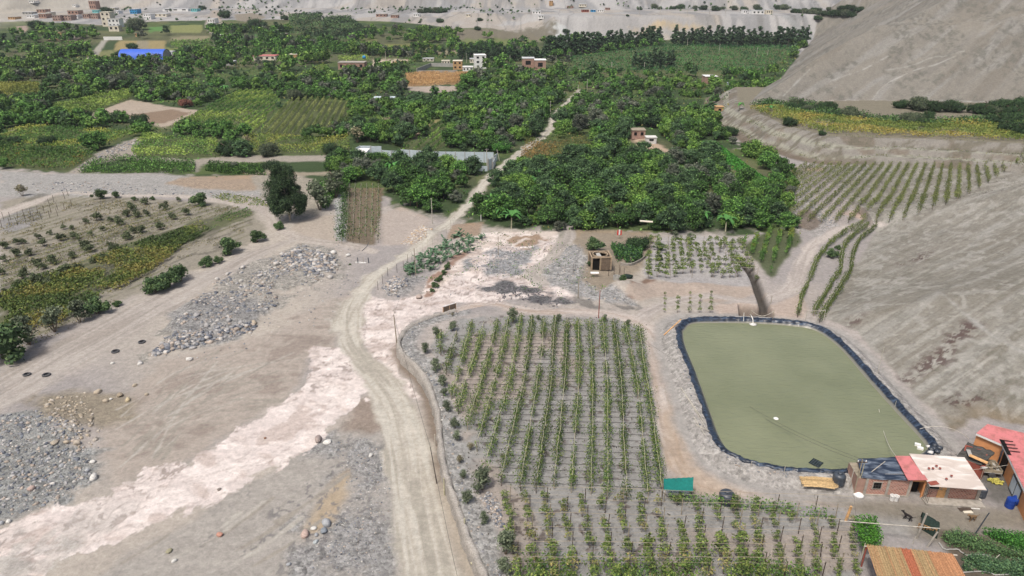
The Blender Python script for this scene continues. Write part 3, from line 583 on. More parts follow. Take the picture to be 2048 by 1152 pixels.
area([(860, 560), (905, 510), (960, 468), (1010, 462), (1120, 462), (1110, 478), (1040, 490), (970, 500), (900, 560), (840, 605)], A(196, 176, 162), .5, 1.2, alpha=0, kind=2)
md = KIND == 2
crk = fbm(X+2*n_b, Y+2*n_a, 2.4, 4, 81); stre = fbm(X*.5+Y*.85, (Y*.5-X*.85), 3, 4, 82)
C[md] = C[md]+(A(176, 152, 138)-C[md])*(ss(.52, .64, crk[md])*.55)[:, None]
C[md] = C[md]+(A(224, 206, 196)-C[md])*(ss(.5, .62, fbm(X[md]*.4-Y[md]*.5, Y[md]*.9+X[md]*.3, 1.6, 3, 83))*.6)[:, None]
C[md] = C[md]+(A(158, 140, 128)-C[md])*(ss(.06, .0, np.abs(stre[md]-.5))*ss(.5, .6, n_a[md])*.55)[:, None]
fl_ = fbm((X*.86+Y*.5)*.35, (-X*.5+Y*.86), 1.3, 4, 311); C = mixc(C, A(168, 146, 136), md*ss(.035, .0, np.abs(fl_-.5))*.55); C = mixc(C, A(150, 132, 122), md*ss(.62, .68, fbm(X, Y, .7, 3, 312))*ss(.45, .55, n_a)*.8)
w = md*ss(60, 52, Y)*ss(-30, -40, X); C = mixc(C, A(172, 160, 150), w*ss(.5, .6, n_a)*.6)
ALP[:] = np.where(md, .05, ALP)
area([(70, 1140), (150, 1100), (170, 1075), (120, 1065), (20, 1090), (-40, 1150)], A(166, 160, 150), .6, 2.5, wgt=.45, alpha=.5, brk=3)
# grey gravel and dark spreads among the mud
area([(920, 520), (985, 500), (1060, 480), (1085, 485), (1060, 520), (1045, 548), (960, 552), (925, 545)], A(138, 135, 134), .8, 2, alpha=1, brk=5)
area([(965, 575), (1010, 565), (1080, 578), (1110, 595), (1150, 605), (1120, 618), (1000, 606)], A(98, 95, 95), .8, 2.5, alpha=1, brk=4)
area([(1120, 495), (1160, 480), (1180, 515), (1195, 560), (1260, 595), (1275, 612), (1210, 605), (1130, 580), (1090, 560), (1080, 535)], A(144, 139, 135), .8, 1.5, alpha=1)
area([(1150, 595), (1260, 600), (1290, 620), (1180, 622)], A(122, 114, 106), .8, 1.5, alpha=.5, brk=4)
area([(770, 575), (815, 550), (850, 555), (815, 590), (775, 590)], A(140, 134, 130), .6, 1.0, alpha=1)
area([(765, 430), (800, 415), (830, 425), (865, 440), (850, 465), (800, 490), (765, 490), (750, 470)], A(166, 150, 138), .8, 1.0, alpha=0)
area([(690, 376), (768, 376), (762, 420), (750, 490), (690, 490)], A(120, 104, 84), .5, .6, alpha=0)
area([(590, 445), (640, 430), (690, 430), (690, 487), (640, 478), (580, 468)], A(164, 148, 132), .6, .8, alpha=0)
area([(668, 400), (690, 385), (692, 485), (670, 480)], A(160, 156, 152), .5, .6, alpha=.6)
area([(905, 450), (965, 445), (958, 470), (890, 480)], A(150, 126, 104), .5, .6, alpha=0)
# the farmland beyond
area([(1285, 520), (1310, 475), (1400, 470), (1480, 478), (1490, 515), (1520, 565), (1500, 575), (1400, 570), (1290, 560)], A(158, 150, 146), .6, 1, alpha=.2)
area([(1245, 572), (1290, 556), (1330, 566), (1420, 574), (1500, 582), (1496, 592), (1400, 586), (1320, 582), (1270, 600), (1250, 590)], A(128, 100, 82), .5, 1.6, alpha=0, brk=3)
area([(860, 560), (905, 515), (930, 500), (935, 508), (905, 535), (880, 575), (850, 600)], A(150, 116, 96), .4, 1.2, alpha=0, brk=2)
area([(1000, 470), (1090, 466), (1100, 476), (1060, 500), (1020, 490)], A(150, 122, 96), .6, 1.2, alpha=.3, brk=3)
area([(1250, 568), (1300, 562), (1500, 572), (1530, 590), (1440, 606), (1330, 590), (1280, 600), (1250, 585)], A(166, 146, 130), .6, 1.0, alpha=0)
area([(1140, 460), (1300, 462), (1310, 480), (1280, 540), (1240, 560), (1200, 580), (1160, 560), (1180, 520), (1140, 480)], A(140, 124, 104), .8, 1.2, alpha=0)
area([(1425, 610), (1480, 605), (1548, 610), (1600, 590), (1612, 640), (1560, 650), (1440, 636)], A(176, 154, 138), .6, 1, alpha=0)
area([(1600, 345), (1640, 420), (1680, 450), (1700, 470), (1640, 480), (1590, 455), (1580, 400), (1590, 350)], A(152, 144, 138), .6, 1, alpha=.8)
area([(1592, 420), (1620, 415), (1650, 445), (1620, 462), (1595, 455)], A(118, 104, 92), .6, 1, alpha=.6)
RV = [(1602, 336), (1700, 331), (1850, 328), (2120, 326), (2120, 350), (2040, 374), (1900, 408), (1800, 440), (1700, 452), (1680, 446), (1657, 418), (1618, 369)]
RVW = PA(RV)[:, :2]
wr = area(RVW, A(154, 142, 136), .5, .6, world=True, alpha=.1, kind=5)
C = mixc(C, A(180, 148, 128), wr*ss(.5, .6, n_a)*.7); C = mixc(C, A(96, 88, 90), wr*ss(.60, .68, fbm(X*.6, Y, 1.3, 3, 101))*ss(105, 125, X)*.8)
# hillsides
uu = X*.86+Y*.5; vv = -X*.5+Y*.86
st1 = fbm(uu*.16, vv, 3.2, 4, 91); st2 = fbm(uu*.25, vv, 9, 4, 92)
sh = sdf(X, Y, HILLP, 60)
wh = ss(-.4, .6, sh+.8*(n_b-.5)*2)
C = mixc(C, A(134, 126, 114), wh); C = mixc(C, A(128, 120, 107), wh*ss(.45, .6, st2)*.5); C = mixc(C, A(150, 144, 135), wh*ss(.5, .62, st1)*.6)
rl = np.abs(fbm(uu*.10, vv, 1.8, 3, 111)-.5); C = mixc(C, A(108, 98, 84), wh*ss(.05, .0, rl)*.35); C = mixc(C, A(156, 149, 138), wh*ss(.55, .66, fbm(uu*.07, vv, 1.1, 3, 211))*.6); C = mixc(C, A(112, 104, 90), wh*ss(.56, .64, fbm(uu*.12, vv, .7, 2, 212))*.35)
C = mixc(C, A(98, 94, 80), wh*ss(.52, .62, fbm(X, Y, .8, 3, 93))*ss(.38, .55, n_a)*.35); C = mixc(C, A(158, 151, 141), wh*ss(.62, .7, fbm(X, Y, 1.6, 3, 193))*.6)
for pts in ([(1690, 640), (1740, 618), (1730, 640), (1680, 660)], [(1930, 640), (1965, 650), (1900, 720), (1820, 770), (1790, 760), (1860, 710)], [(1810, 520), (1870, 495), (1850, 520), (1800, 530)], [(1880, 800), (1940, 780), (1990, 790), (1960, 815), (1890, 825)]):
    Q = PA(pts)[:, :2]; w = ss(-1.2, 1.5, sdf(X, Y, Q, 8)+(fbm(X, Y, 2.5, 3, 94)-.5)*3); C = mixc(C, A(84, 62, 58), w*ss(.48, .56, fbm(X, Y, .55, 2, 95))*.85)
w = wh*ss(3.5, 0, sh)*ss(95, 85, Y); C = mixc(C, A(132, 108, 76), w*.6*ss(.4, .6, n_a))
KIND[(sh > 0)] = 3
sb = sdf(X, Y, BIGP, 60); wb = ss(-.5, .8, sb+1.5*(n_b-.5))
aa = X*.80+Y*.6; bb = -X*.6+Y*.80
C = mixc(C, A(128, 120, 109), wb); C = mixc(C, A(118, 109, 97), wb*ss(.44, .66, fbm(aa*.16, bb, 9, 5, 96))*.8); C = mixc(C, A(140, 135, 129), wb*ss(.50, .68, fbm(aa*.12, bb, 4, 4, 97))*.55)
rb_ = np.abs(fbm(aa*.10, bb, 4.5, 4, 112)-.5); C = mixc(C, A(112, 106, 99), wb*ss(.04, .0, rb_)*.4)
C = mixc(C, A(132, 122, 108), wb*ss(.52, .64, n_c)*.6); C = mixc(C, A(104, 100, 90), wb*ss(.5, .6, fbm(X, Y, 1.5, 3, 98))*ss(.36, .55, fbm(X, Y, 12, 3, 198))*.75)
for L_ in (zC((640, 560), (720, 480), (800, 400)), zC((1110, 610), (1200, 530), (1300, 460), (1440, 400), (1640, 330)), zC((1240, 410), (1400, 380), (1560, 330), (1700, 300)), zC((900, 480), (1010, 440), (1120, 400), (1250, 330)), zC((1380, 570), (1600, 590), (1900, 600)), [(1876, 585), (1912, 612), (1950, 645), (2000, 680), (2060, 712)]):
    q_ = PA(L_)[:, :2]; strip(smoothline(q_, 4), None, A(152, 146, 138), .35, .5, alpha=.1, kind=None, tracks=False)
KIND[sb > 0] = 3; ALP[(sb > 0) | (sh > 0)] = .1
# vine terrace, its banks, and the vineyard below it
stt = sdf(X, Y, TERRP, 30)
wt = ss(-14, -12, stt)*(sb < 0); C = mixc(C, A(132, 124, 114), wt); C = mixc(C, A(116, 102, 86), wt*ss(.5, .6, fbm(X, Y, 6, 4, 99))*.8)
for lo_, hi_ in ((-9.4, -7.2), (-5.2, -3.4)): C = mixc(C, A(150, 146, 128), wt*ss(lo_-.2, lo_+.2, stt)*ss(hi_+.2, hi_-.2, stt)*.8)
C = mixc(C, A(104, 96, 80), wt*ss(.52, .60, fbm(X*.4, Y, 1.4, 3, 199))*.8); C = mixc(C, A(108, 92, 76), wt*ss(112, 96, X)*ss(-7, -11, stt)*.8)
wt2 = ss(-.5, .8, stt)*(sb < 0); C = mixc(C, A(120, 112, 96), wt2)
KIND[(wt > .5) & (wt2 < .5)] = 6; KIND[wt2 > .5] = 7
# roads on top
strip(BR2, BR2W, A(170, 156, 146), .7, .9); strip(BR, BRW*1.1, A(176, 158, 146), .7, .9, crown=A(186, 170, 158), rut=A(160, 136, 116)); strip(PATHW, PATHWW, A(160, 148, 138), .3, .4)
area([(1310, 830), (1345, 800), (1420, 940), (1500, 985), (1450, 990), (1350, 980)], A(164, 136, 106), 1, 1.5, wgt=.6)
area([(1560, 985), (1660, 960), (1720, 985), (1840, 1000), (1960, 1010), (2060, 1000), (2100, 1060), (1900, 1080), (1740, 1070), (1690, 1020)], A(130, 119, 104), 1.2, 1.5, alpha=0)
C = mixc(C, A(150, 146, 142), ss(-1, 1, sdf(X, Y, PA([(1700, 1020), (1830, 1040), (1820, 1080), (1740, 1075)])[:, :2], 8)+(n_b-.5)*3)*.6)
area([(1960, 920), (2010, 920), (2050, 1000), (2000, 1020), (1960, 990)], A(104, 98, 92), .8, 1, alpha=0)
area([(1885, 1062), (2100, 1070), (2100, 1200), (1930, 1200), (1900, 1110)], A(96, 84, 70), .6, 1, alpha=0)
strip(TRACK2, TRACK2W, A(160, 148, 138), 1.2, 1.6, rut=A(148, 134, 122)); strip(TRACK, TRACKW, A(168, 154, 142), .6, .8)
wR = strip(ROAD, ROADW*1.0, A(172, 160, 144), .6, 1.3, crown=A(186, 176, 161), rut=A(152, 143, 128))
# vineyard soil beside the wall
VY = [(915, 636), (1010, 630), (1110, 632), (1230, 636), (1285, 655), (1300, 740), (1318, 860), (1335, 990), (1500, 1003), (1690, 1015), (1712, 1100), (1720, 1200), (1010, 1200), (985, 1100), (935, 960), (900, 850), (878, 760), (860, 690)]
wv = area(VY, A(142, 137, 132), .5, .8, alpha=.12, kind=5)
C = mixc(C, A(160, 142, 128), wv*ss(.52, .62, n_a)*.7); C = mixc(C, A(98, 84, 78), wv*ss(.70, .76, fbm(X, Y, .9, 3, 103))*.8)
# wall foot, its gravel top
dw, _, lw, rw = dline(X, Y, WALL, None, 12)
inside = sdf(X, Y, PLATF, 12) > 0
C = mixc(C, A(142, 138, 134), ss(3.0, 1.2, dw+(n_b-.5)*2)*inside*.9); ALP[:] = np.where(inside & (dw < 2.4), .9, ALP)
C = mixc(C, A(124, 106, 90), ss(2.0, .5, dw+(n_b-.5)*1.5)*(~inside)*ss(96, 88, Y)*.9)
C = mixc(C, A(172, 158, 140), ss(3.2, 1.0, dw+(n_a-.5)*3)*(~inside)*ss(64, 58, Y)*.7)
# pond banks
spd = sdf(X, Y, POND, 14)
C = mixc(C, A(154, 146, 139), ss(-5.5, -3.5, spd+(n_b-.5)*2)*(spd < 0)*ss(62, 55, X)); ALP[:] = np.where((spd > -3.2) & (spd < 0), .8, ALP)
dq_, _, _, _ = dline(X, Y, DITCH, None, 6); C = mixc(C, A(58, 52, 46), ss(.9, .5, dq_)*.9); C = mixc(C, A(96, 84, 74), ss(-.2, .4, sdf(X, Y, PIT, 5))*.8)
KMAP = ['ground', 'dirt_road', 'mud_flow', 'hillside', 'far_hills', 'vineyard_soil', 'terrace_bank', 'valley_floor']
lum_ = (C@np.array([.2126, .7152, .0722]))[:, None]; keep_ = np.where(KIND == 7, .92, np.where(KIND == 2, .74, np.where(KIND == 3, .78, .78)))[:, None]; C = lum_+(C-lum_)*keep_
C = C*np.where(KIND == 7, 1.0, .97)[:, None]*np.array([.985, 1.03, 1.04])
C = C*(.88+.24*n_d)[:, None]
nr, nc = len(rows), len(acol)
idx = np.arange(nr*nc).reshape(nr, nc)
F = np.stack([idx[:-1, :-1], idx[:-1, 1:], idx[1:, 1:], idx[1:, :-1]], -1).reshape(-1, 4)
# vertex normals from the whole sheet so the pieces meet without a seam
ZG = Z.reshape(nr, nc); XG = X.reshape(nr, nc); YG = Y.reshape(nr, nc)
du = np.stack([np.gradient(XG, axis=1), np.gradient(YG, axis=1), np.gradient(ZG, axis=1)], -1)
dv = np.stack([np.gradient(XG, axis=0), np.gradient(YG, axis=0), np.gradient(ZG, axis=0)], -1)
NR = np.cross(du, dv); NR /= np.linalg.norm(NR, axis=-1, keepdims=True)+1e-12; NR = NR.reshape(-1, 3)
fk = KIND[F[:, 0]]
V = np.stack([X, Y, Z], 1)
for k, nm in enumerate(KMAP):
    f = F[fk == k]
    if not len(f): continue
    ids, inv = np.unique(f, return_inverse=True); f2 = inv.reshape(f.shape)
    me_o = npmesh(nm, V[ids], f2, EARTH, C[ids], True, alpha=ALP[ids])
    me_o.data.normals_split_custom_set_from_vertices(NR[ids].tolist())
    tag(me_o, kind='structure')
# ---------------------------------------------------------------- leaves, crowns, plants
def unit(v): return v/(np.linalg.norm(v, axis=-1, keepdims=True)+1e-9)
def leaves(c, size, out=None, bias=.8, asp=.62, r=rng, col=None):
    n = len(c); nrm = r.normal(size=(n, 3)); nrm[:, 2] = np.abs(nrm[:, 2])*.9
    if out is not None: nrm = nrm*(1-bias*.5)+out*bias*1.6
    nrm = unit(nrm); t = unit(np.cross(nrm, r.normal(size=(n, 3)))); b = np.cross(nrm, t)
    s = (np.asarray(size)*r.uniform(.65, 1.3, n))[:, None]*.5
    V = np.stack([c-t*s, c-b*s*asp+nrm*s*.15, c+t*s, c+b*s*asp+nrm*s*.15], 1).reshape(-1, 3)
    F = np.arange(4*n).reshape(n, 4)
    return V, F, (np.repeat(col, 4, 0) if col is not None else None)
def mixpal(pal, n, r=rng, w=None):
    pal = np.array([A(*p) for p in pal]); k = r.choice(len(pal), n, p=w); return pal[k]*r.uniform(.8, 1.2, (n, 1))
def cubesphere(k=2):
    P_, F_ = [], []
    for ax in range(3):
        for sg in (-1, 1):
            b0 = len(P_)
            for i in range(k+1):
                for j in range(k+1):
                    p = [0, 0, 0]; p[ax] = sg; p[(ax+1) % 3] = (2*i/k-1)*sg; p[(ax+2) % 3] = 2*j/k-1; P_.append(p)
            for i in range(k):
                for j in range(k):
                    q = b0+i*(k+1)+j; F_.append((q, q+k+1, q+k+2, q+1))
    return unit(np.array(P_, float)), np.array(F_)
CS2 = cubesphere(2); CS3 = cubesphere(3); CS1 = cubesphere(1)
def join(parts):
    V, F, C_ = [], [], []; n = 0
    for v, f, c in parts: V.append(v); F.append(f+n); C_.append(c); n += len(v)
    return np.vstack(V), np.vstack(F), np.vstack(C_)
def crown(r, R, Ht, nl, nleaf, ls, pal, w=None, z0=.35, narrow=0.0, core=.66):
    """lobed crown: R radius, Ht total height, leaves set over nl uneven lobes"""
    L = []
    for i in range(nl):
        a = r.uniform(0, 6.283); t = (i+.5)/nl if narrow else r.uniform(0, 1); z = Ht*(z0+(1-z0)*(.05+.88*t if narrow else .18+.68*t)); rr = R*(1-narrow*t)*math.sqrt(max(.05, 1-(2*abs(t-.35))**2*.5))
        lr = R*r.uniform(.24, .50)*(1-narrow*.5*t); d = max(0, rr-lr)*r.uniform(.55, 1.25)
        L.append((math.cos(a)*d, math.sin(a)*d, min(z, Ht-lr*.8), lr))
    L.append((0, 0, Ht*(z0+(1-z0)*.45), R*.55)); L = np.array(L)
    wts = L[:, 3]**2; k = r.choice(len(L), nleaf, p=wts/wts.sum()); d = unit(r.normal(size=(nleaf, 3))); d[:, 2] = np.where(d[:, 2] < -.35, -d[:, 2], d[:, 2])
    c = L[k, :3]+d*(L[k, 3]*r.uniform(.62, 1.22, nleaf))[:, None]*np.array([1, 1, .85])
    tone = r.uniform(.82, 1.2, len(L))[k][:, None]
    col = mixpal(pal, nleaf, r, w)*tone
    V, F_, C_ = leaves(c, np.full(nleaf, ls), d, .45, r=r, col=col)
    parts = [(V, F_, C_)]
    if core:
        cs = CS2 if nleaf > 120 else CS1
        for q in L:
            v = cs[0]*(q[3]*core*np.array([1, 1, .85]))*(1+r.uniform(-.15, .15, (len(cs[0]), 1))*(0))+q[:3]
            parts.append((v, cs[1], np.repeat(A(*pal[0])[None], len(v), 0)))
    return join(parts)
def trunkmb(r, h, r0, r1, limbs=3, R=1.5, lean=.15):
    mb = MB(); x, y = r.uniform(-lean, lean, 2)*h
    mb.tube([(0, 0, -.2), (x*.4, y*.4, h*.45), (x, y, h)], r0, 6, r1)
    for i in range(limbs):
        a = r.uniform(0, 6.28); mb.tube([(x*.6, y*.6, h*.6), (x+math.cos(a)*R*.4, y+math.sin(a)*R*.4, h*1.1), (x+math.cos(a)*R*.8, y+math.sin(a)*R*.8, h*1.5)], r1*.9, 5, r1*.3)
    return mb
def proto(name, r, cr, tk, cm=None, tm=None):
    o = bpy.data.objects.new(name, None); k = npmesh('crown', cr[0], cr[1], cm or LEAF, cr[2], parent=o)
    if tk: tk.build('trunk', tm or M['trunk'], o)
    return o
def place(pr, loc, sc, rz, label, cat, group=None, first={}):
    """the first use links the prototype itself, later ones are copies with copies of their parts"""
    if pr.name not in first and pr.name not in COL.objects: COL.objects.link(pr); first[pr.name] = 1; o = pr
    else: o = copytree(pr)
    for q in ('label', 'category', 'group'):
        if q in o: del o[q]
    o.location = loc; o.scale = (sc, sc, sc) if np.isscalar(sc) else sc; o.rotation_euler = (0, 0, rz)
    return tag(o, label, cat, group)
r0 = np.random.default_rng(3)
GROVE = []
for i, (pal, nm) in enumerate([(DKG, 'dark green'), (DKG, 'dark green'), (MDG, 'fresh green'), (MDG, 'fresh green'), (YLG, 'yellow green'), (BLG, 'bluish green'), (DKG, 'dark green'), (GRG, 'grey green')]):
    h = r0.uniform(3.8, 6.2); R = r0.uniform(2.3, 3.2)
    GROVE.append((proto('orchard_tree', r0, crown(r0, R, h, 19, 1350, .38, pal, [.3, .45, .25], z0=.04), trunkmb(r0, h*.42, .16, .09, 3, R*.6)), nm))
LODM = [[crown(r0, 2.8, 4.6, 11, n, s, [(255, 255, 255)]*3, z0=.08, core=c) for _ in range(5)] for n, s, c in ((420, .48, .72), (200, .68, .75), (90, 1.0, .78))]
EXCL = []
def ex(pts): EXCL.append(PA(pts)[:, :2])
def fieldmesh(a):
    name, label, poly, p0, p1, sp, h, wd, ls, den, pal = a
    Q = PA(poly)[:, :2]; EXCL.append(Q); q0 = P(p0[0], p0[1])[0][:2]; q1 = P(p1[0], p1[1])[0][:2]
    d = unit(q1-q0); n = np.array([-d[1], d[0]]); al = (Q-q0)@d; la = (Q-q0)@n
    cs = []
    for k in np.arange(math.floor(la.min()/sp), math.ceil(la.max()/sp)+1):
        L = al.max()-al.min(); m = int(L*den)
        if m < 1: continue
        t = rng.uniform(al.min(), al.max(), m)
        p = q0+d*t[:, None]+n*(k*sp+rng.normal(0, wd*.30, m))[:, None]; cs.append(p)
    p = np.vstack(cs); x, y = p[:, 0], p[:, 1]
    keep = (sdf(x, y, Q, 5)+2*(fbm(x, y, 4, 2, 7)-.5) > 0) & (rng.random(len(x)) < ss(.22, .42, fbm(x, y, 5, 3, 9))); x, y = x[keep], y[keep]
    z = H(x, y)+h*np.sqrt(rng.uniform(.05, 1, len(x))); c = np.stack([x, y, z], 1)
    pa = np.array([A(*q) for q in pal]); f = np.clip((fbm(x, y, 9, 3, 13)-.5)*2.4+.5+rng.normal(0, .18, len(x)), 0, .999)
    col = pa[(f*len(pal)).astype(int)]*rng.uniform(.8, 1.2, (len(x), 1))
    V, F_, C_ = leaves(c, np.full(len(x), ls), None, r=rng, col=col)
    o = npmesh(name, V, F_, LEAF, C_); tag(o, label, 'field' if name != 'vineyard' else 'vineyard', None, 'stuff')
for a_ in FIELDS: fieldmesh(a_)
# places no grove tree may stand
for e in [zB((410, 500), (700, 505), (690, 560), (560, 560), (420, 535)), zA((610, 620), (760, 580), (960, 620), (1190, 640), (970, 755), (870, 730), (700, 690), (480, 720)), [(1262, 255), (1310, 262), (1350, 305), (1320, 315), (1262, 285)],
          [(708, 292), (800, 300), (1000, 308), (1000, 350), (900, 336), (708, 320)], [(240, 95), (345, 95), (345, 125), (240, 125)], [(660, 108), (745, 118), (740, 140), (660, 142)], [(830, 125), (985, 110), (985, 140), (830, 150)], [(1030, 112), (1095, 118), (1095, 142), (1030, 135)], [(1398, 140), (1440, 140), (1440, 170), (1398, 165)],
          [(690, 370), (770, 370), (765, 490), (685, 490)], zA((400, 1010), (600, 880), (800, 805), (870, 830), (830, 880), (1100, 940), (2000, 905), (2047, 940), (1500, 950), (1200, 1020)), zA((400, 1000), (500, 960), (1300, 1010), (1560, 1010), (1560, 1030), (400, 1030)), [(745, 195), (800, 190), (800, 206), (745, 208)],
          zA((550, 235), (970, 230), (1070, 310), (720, 335), (530, 340)), zA((1000, 140), (1190, 140), (1230, 240), (1000, 240)), zA((860, 155), (960, 150), (960, 225), (860, 225)), zB((200, 340), (430, 350), (330, 398), (200, 398)), zB((720, 228), (1190, 238), (1000, 268), (720, 270)), zB((280, 258), (620, 258), (590, 290), (290, 290)),
          zA((1370, 200), (1500, 205), (1490, 245), (1370, 245)), zA((590, 100), (720, 120), (730, 240), (590, 240)), zA((0, 0), (600, 40), (620, 130), (0, 130)), zC((300, 850), (470, 1000), (560, 1060), (520, 1070), (380, 1010), (100, 830), (240, 830))]: ex(e)
FSP = 3.9; gx = np.arange(-420, 320, FSP); gy = np.arange(138, 640, FSP)
TX, TY = np.meshgrid(gx, gy); TX = TX.ravel()+rng.uniform(-1.8, 1.8, TX.size); TY = TY.ravel()+rng.uniform(-1.8, 1.8, TY.size)
k = sdf(TX, TY, VW, 10) > 1.5; TX, TY = TX[k], TY[k]
k = (np.abs(TX) < .72*(TY+25)+10); TX, TY = TX[k], TY[k]
ok = np.ones(len(TX), bool)
ex([(505, 300), (600, 300), (650, 330), (650, 440), (520, 440)])
for Q in EXCL: ok &= sdf(TX, TY, Q, 6) < -1.6
for p2, w2 in ((ROAD, ROADW), (BR2, BR2W)):
    dd, ww, _, _ = dline(TX, TY, p2, w2, 30); ok &= dd > ww+2.4
ok &= (sdf(TX, TY, BIGP, 20) < -2) & (sdf(TX, TY, TERRP, 20) < -9)
clr = fbm(TX, TY, 34, 3, 77); ok &= (clr > ss(250, 420, TY)*.20+.36) | (rng.random(len(TX)) < .25)
ok &= (rng.random(len(TX)) < np.where(TY > 380, .45, np.where(TY > 300, .75, .95)))
TX, TY = TX[ok], TY[ok]; TZ = H(TX, TY)
u_, v_, dep_ = project(TX, TY, TZ); TS = rng.uniform(.5, 1.25, len(TX))*(.72+.5*fbm(TX, TY, 30, 3, 78))*np.where(TY > 380, 1.25, 1)
near = (v_ > 110) & (u_ > -30) & (u_ < 2080)
order = np.argsort(np.where(near, -TS/dep_, 1)); sel = order[:298]; rest = np.setdiff1d(order, sel)
tone = fbm(TX, TY, 45, 3, 79)+rng.normal(0, .09, len(TX))
for i in sel:
    r_ = rng.random(); t = tone[i]
    pi = (2 if r_ < .5 else 3) if t > .60 else ((4 if r_ < .4 else 5) if t < .36 else [0, 1, 6, 0, 7, 5, 1, 2, 0, 3][int(r_*10)])
    pr, nm = GROVE[pi]; side = 'left' if TX[i] < np.interp(TY[i], ROAD[:, 1], ROAD[:, 0]) else 'right'
    place(pr, (TX[i], TY[i], TZ[i]-.1), (TS[i]*1.05, TS[i]*1.05, TS[i]*rng.uniform(.85, 1.2)), rng.uniform(0, 6.28), '%s orchard tree in the thick grove on the %s of the climbing dirt road' % (nm, side), 'tree', 'trees of the orchard grove')
PALS = [DKG, MDG, YLG, BLG, GRG, DKG]
Vs, Fs, Cs = [], [], []; n0 = 0
rs = np.random.default_rng(5)
for i in rest:
    if u_[i] < -120 or u_[i] > 2170: continue
    l = 0 if dep_[i] < 250 else (1 if dep_[i] < 380 else 2)
    v, f, c = LODM[l][rs.integers(5)]; a = rs.uniform(0, 6.28); ca, sa = math.cos(a), math.sin(a); s = TS[i]*1.1
    w_ = np.stack([(v[:, 0]*ca-v[:, 1]*sa)*s+TX[i], (v[:, 0]*sa+v[:, 1]*ca)*s+TY[i], v[:, 2]*s*rs.uniform(.85, 1.2)+TZ[i]-.1], 1)
    t = tone[i]; pal = MDG if t > .60 else (YLG if t < .34 else PALS[rs.integers(6)])
    p3 = np.array([A(*q) for q in pal]); nq = len(v)//4
    cc = np.repeat(p3[rs.choice(3, nq, p=[.35, .4, .25])], 4, 0)
    cc = np.vstack([cc, np.repeat(p3[:1], len(v)-4*nq, 0)]) if len(cc) < len(v) else cc
    cc = cc*c[:, :1]*rs.uniform(.9, 1.35); cc *= np.array([1, 1, 1])
    Vs.append(w_); Fs.append(f+n0); Cs.append(cc); n0 += len(v)
o = npmesh('distant_grove', np.vstack(Vs), np.vstack(Fs), LEAF, np.vstack(Cs)); tag(o, 'far orchard trees filling the valley floor behind the nearer grove', 'woodland', None, 'stuff')
# scrub between the trees
m = 26000; x = rng.uniform(-300, 200, m); y = 140+400*rng.random(m)**1.3
k = (sdf(x, y, VW, 10) > 0) & (np.abs(x) < .75*(y+25)+5)
for Q in EXCL: k &= sdf(x, y, Q, 4) < 0
for p2, w2 in ((ROAD, ROADW), (BR2, BR2W)):
    dd, ww, _, _ = dline(x, y, p2, w2, 30); k &= dd > ww+.4
k &= (sdf(x, y, BIGP, 20) < 0) & (sdf(x, y, TERRP, 20) < -3); x, y = x[k], y[k]
V, F_, C_ = leaves(np.stack([x, y, H(x, y)+rng.uniform(.1, 1.4, len(x))], 1), .4+y*.0022, None, col=mixpal(MDG+DKG+[(112, 108, 64)], len(x)))
tag(npmesh('undergrowth', V, F_, LEAF, C_), 'weeds and low scrub between the orchard trees', 'undergrowth', None, 'stuff')
def stuffleaves(name, label, poly, n, h, ls, pal, thr=0.0, world=False, nsc=2.5, cat='undergrowth'):
    Q = np.asarray(poly) if world else PA(poly)[:, :2]; lo, hi = Q.min(0), Q.max(0); x = rng.uniform(lo[0], hi[0], n); y = rng.uniform(lo[1], hi[1], n)
    k = (sdf(x, y, Q, 5) > 0) & (fbm(x, y, nsc, 3, len(name)+n % 17) > thr); x, y = x[k], y[k]
    V, F_, C_ = leaves(np.stack([x, y, H(x, y)+h*rng.uniform(.02, 1, len(x))**1.3], 1), np.full(len(x), ls), None, col=mixpal(pal, len(x)))
    tag(npmesh(name, V, F_, LEAF, C_), label, cat, None, 'stuff')
stuffleaves('grass', 'bright green grass strip beside the terrace foot', zC((110, 830), (240, 830), (380, 930), (470, 1000), (560, 1060), (480, 1075), (300, 960), (200, 900)), 9000, .5, .5, [(62, 120, 46), (76, 138, 52), (52, 100, 42)])
for nm_, pl_ in (('low shrubs between the stony channel and the gravel bank', zA((470, 1000), (560, 945), (700, 925), (900, 935), (1150, 960), (1140, 1012), (900, 1012), (450, 1012))), ('dark hedge and shrubs left of the tall eucalyptus', zA((1200, 1000), (1230, 965), (1540, 985), (1560, 1028), (1330, 1020))), ('shrubs around the foot of the grove right of the tall eucalyptus', [(640, 372), (700, 345), (700, 376), (688, 384), (665, 400), (655, 420), (640, 415)])):
    stuffleaves('shrubs', nm_, pl_, 11000, 1.7, .42, DKG+MDG, .34, nsc=5)
for k_, (q_, lb_) in enumerate(((VY, 'small weeds and fallen leaves on the soil between the near vine rows'), (RV, 'dark litter on the soil of the bare slope vineyard'))): stuffleaves('leaf_litter', lb_, q_, 5000, .15, .22, [(78, 72, 58), (96, 92, 62), (70, 62, 56)], .5, nsc=1.5, cat='leaf litter')
stuffleaves('undergrowth', 'dark brush along the foot of the big bare hill', zC((440, 618), (560, 590), (700, 590), (960, 635), (1200, 690), (1500, 715), (1900, 690), (2060, 640), (2060, 760), (1900, 745), (1500, 745), (1300, 738), (1000, 705), (700, 675), (600, 640)), 70000, 2.0, .6, DKG+BLG, .40, nsc=9)
stuffleaves('weeds', 'dry olive weeds scattered over the young plot beside the left track', zD((0, 200), (300, 80), (700, 60), (1100, 90), (1450, 110), (1080, 200), (800, 290), (430, 430), (150, 530), (0, 620)), 26000, .35, .28, [(116, 112, 72), (96, 98, 62), (132, 120, 80)], .5)
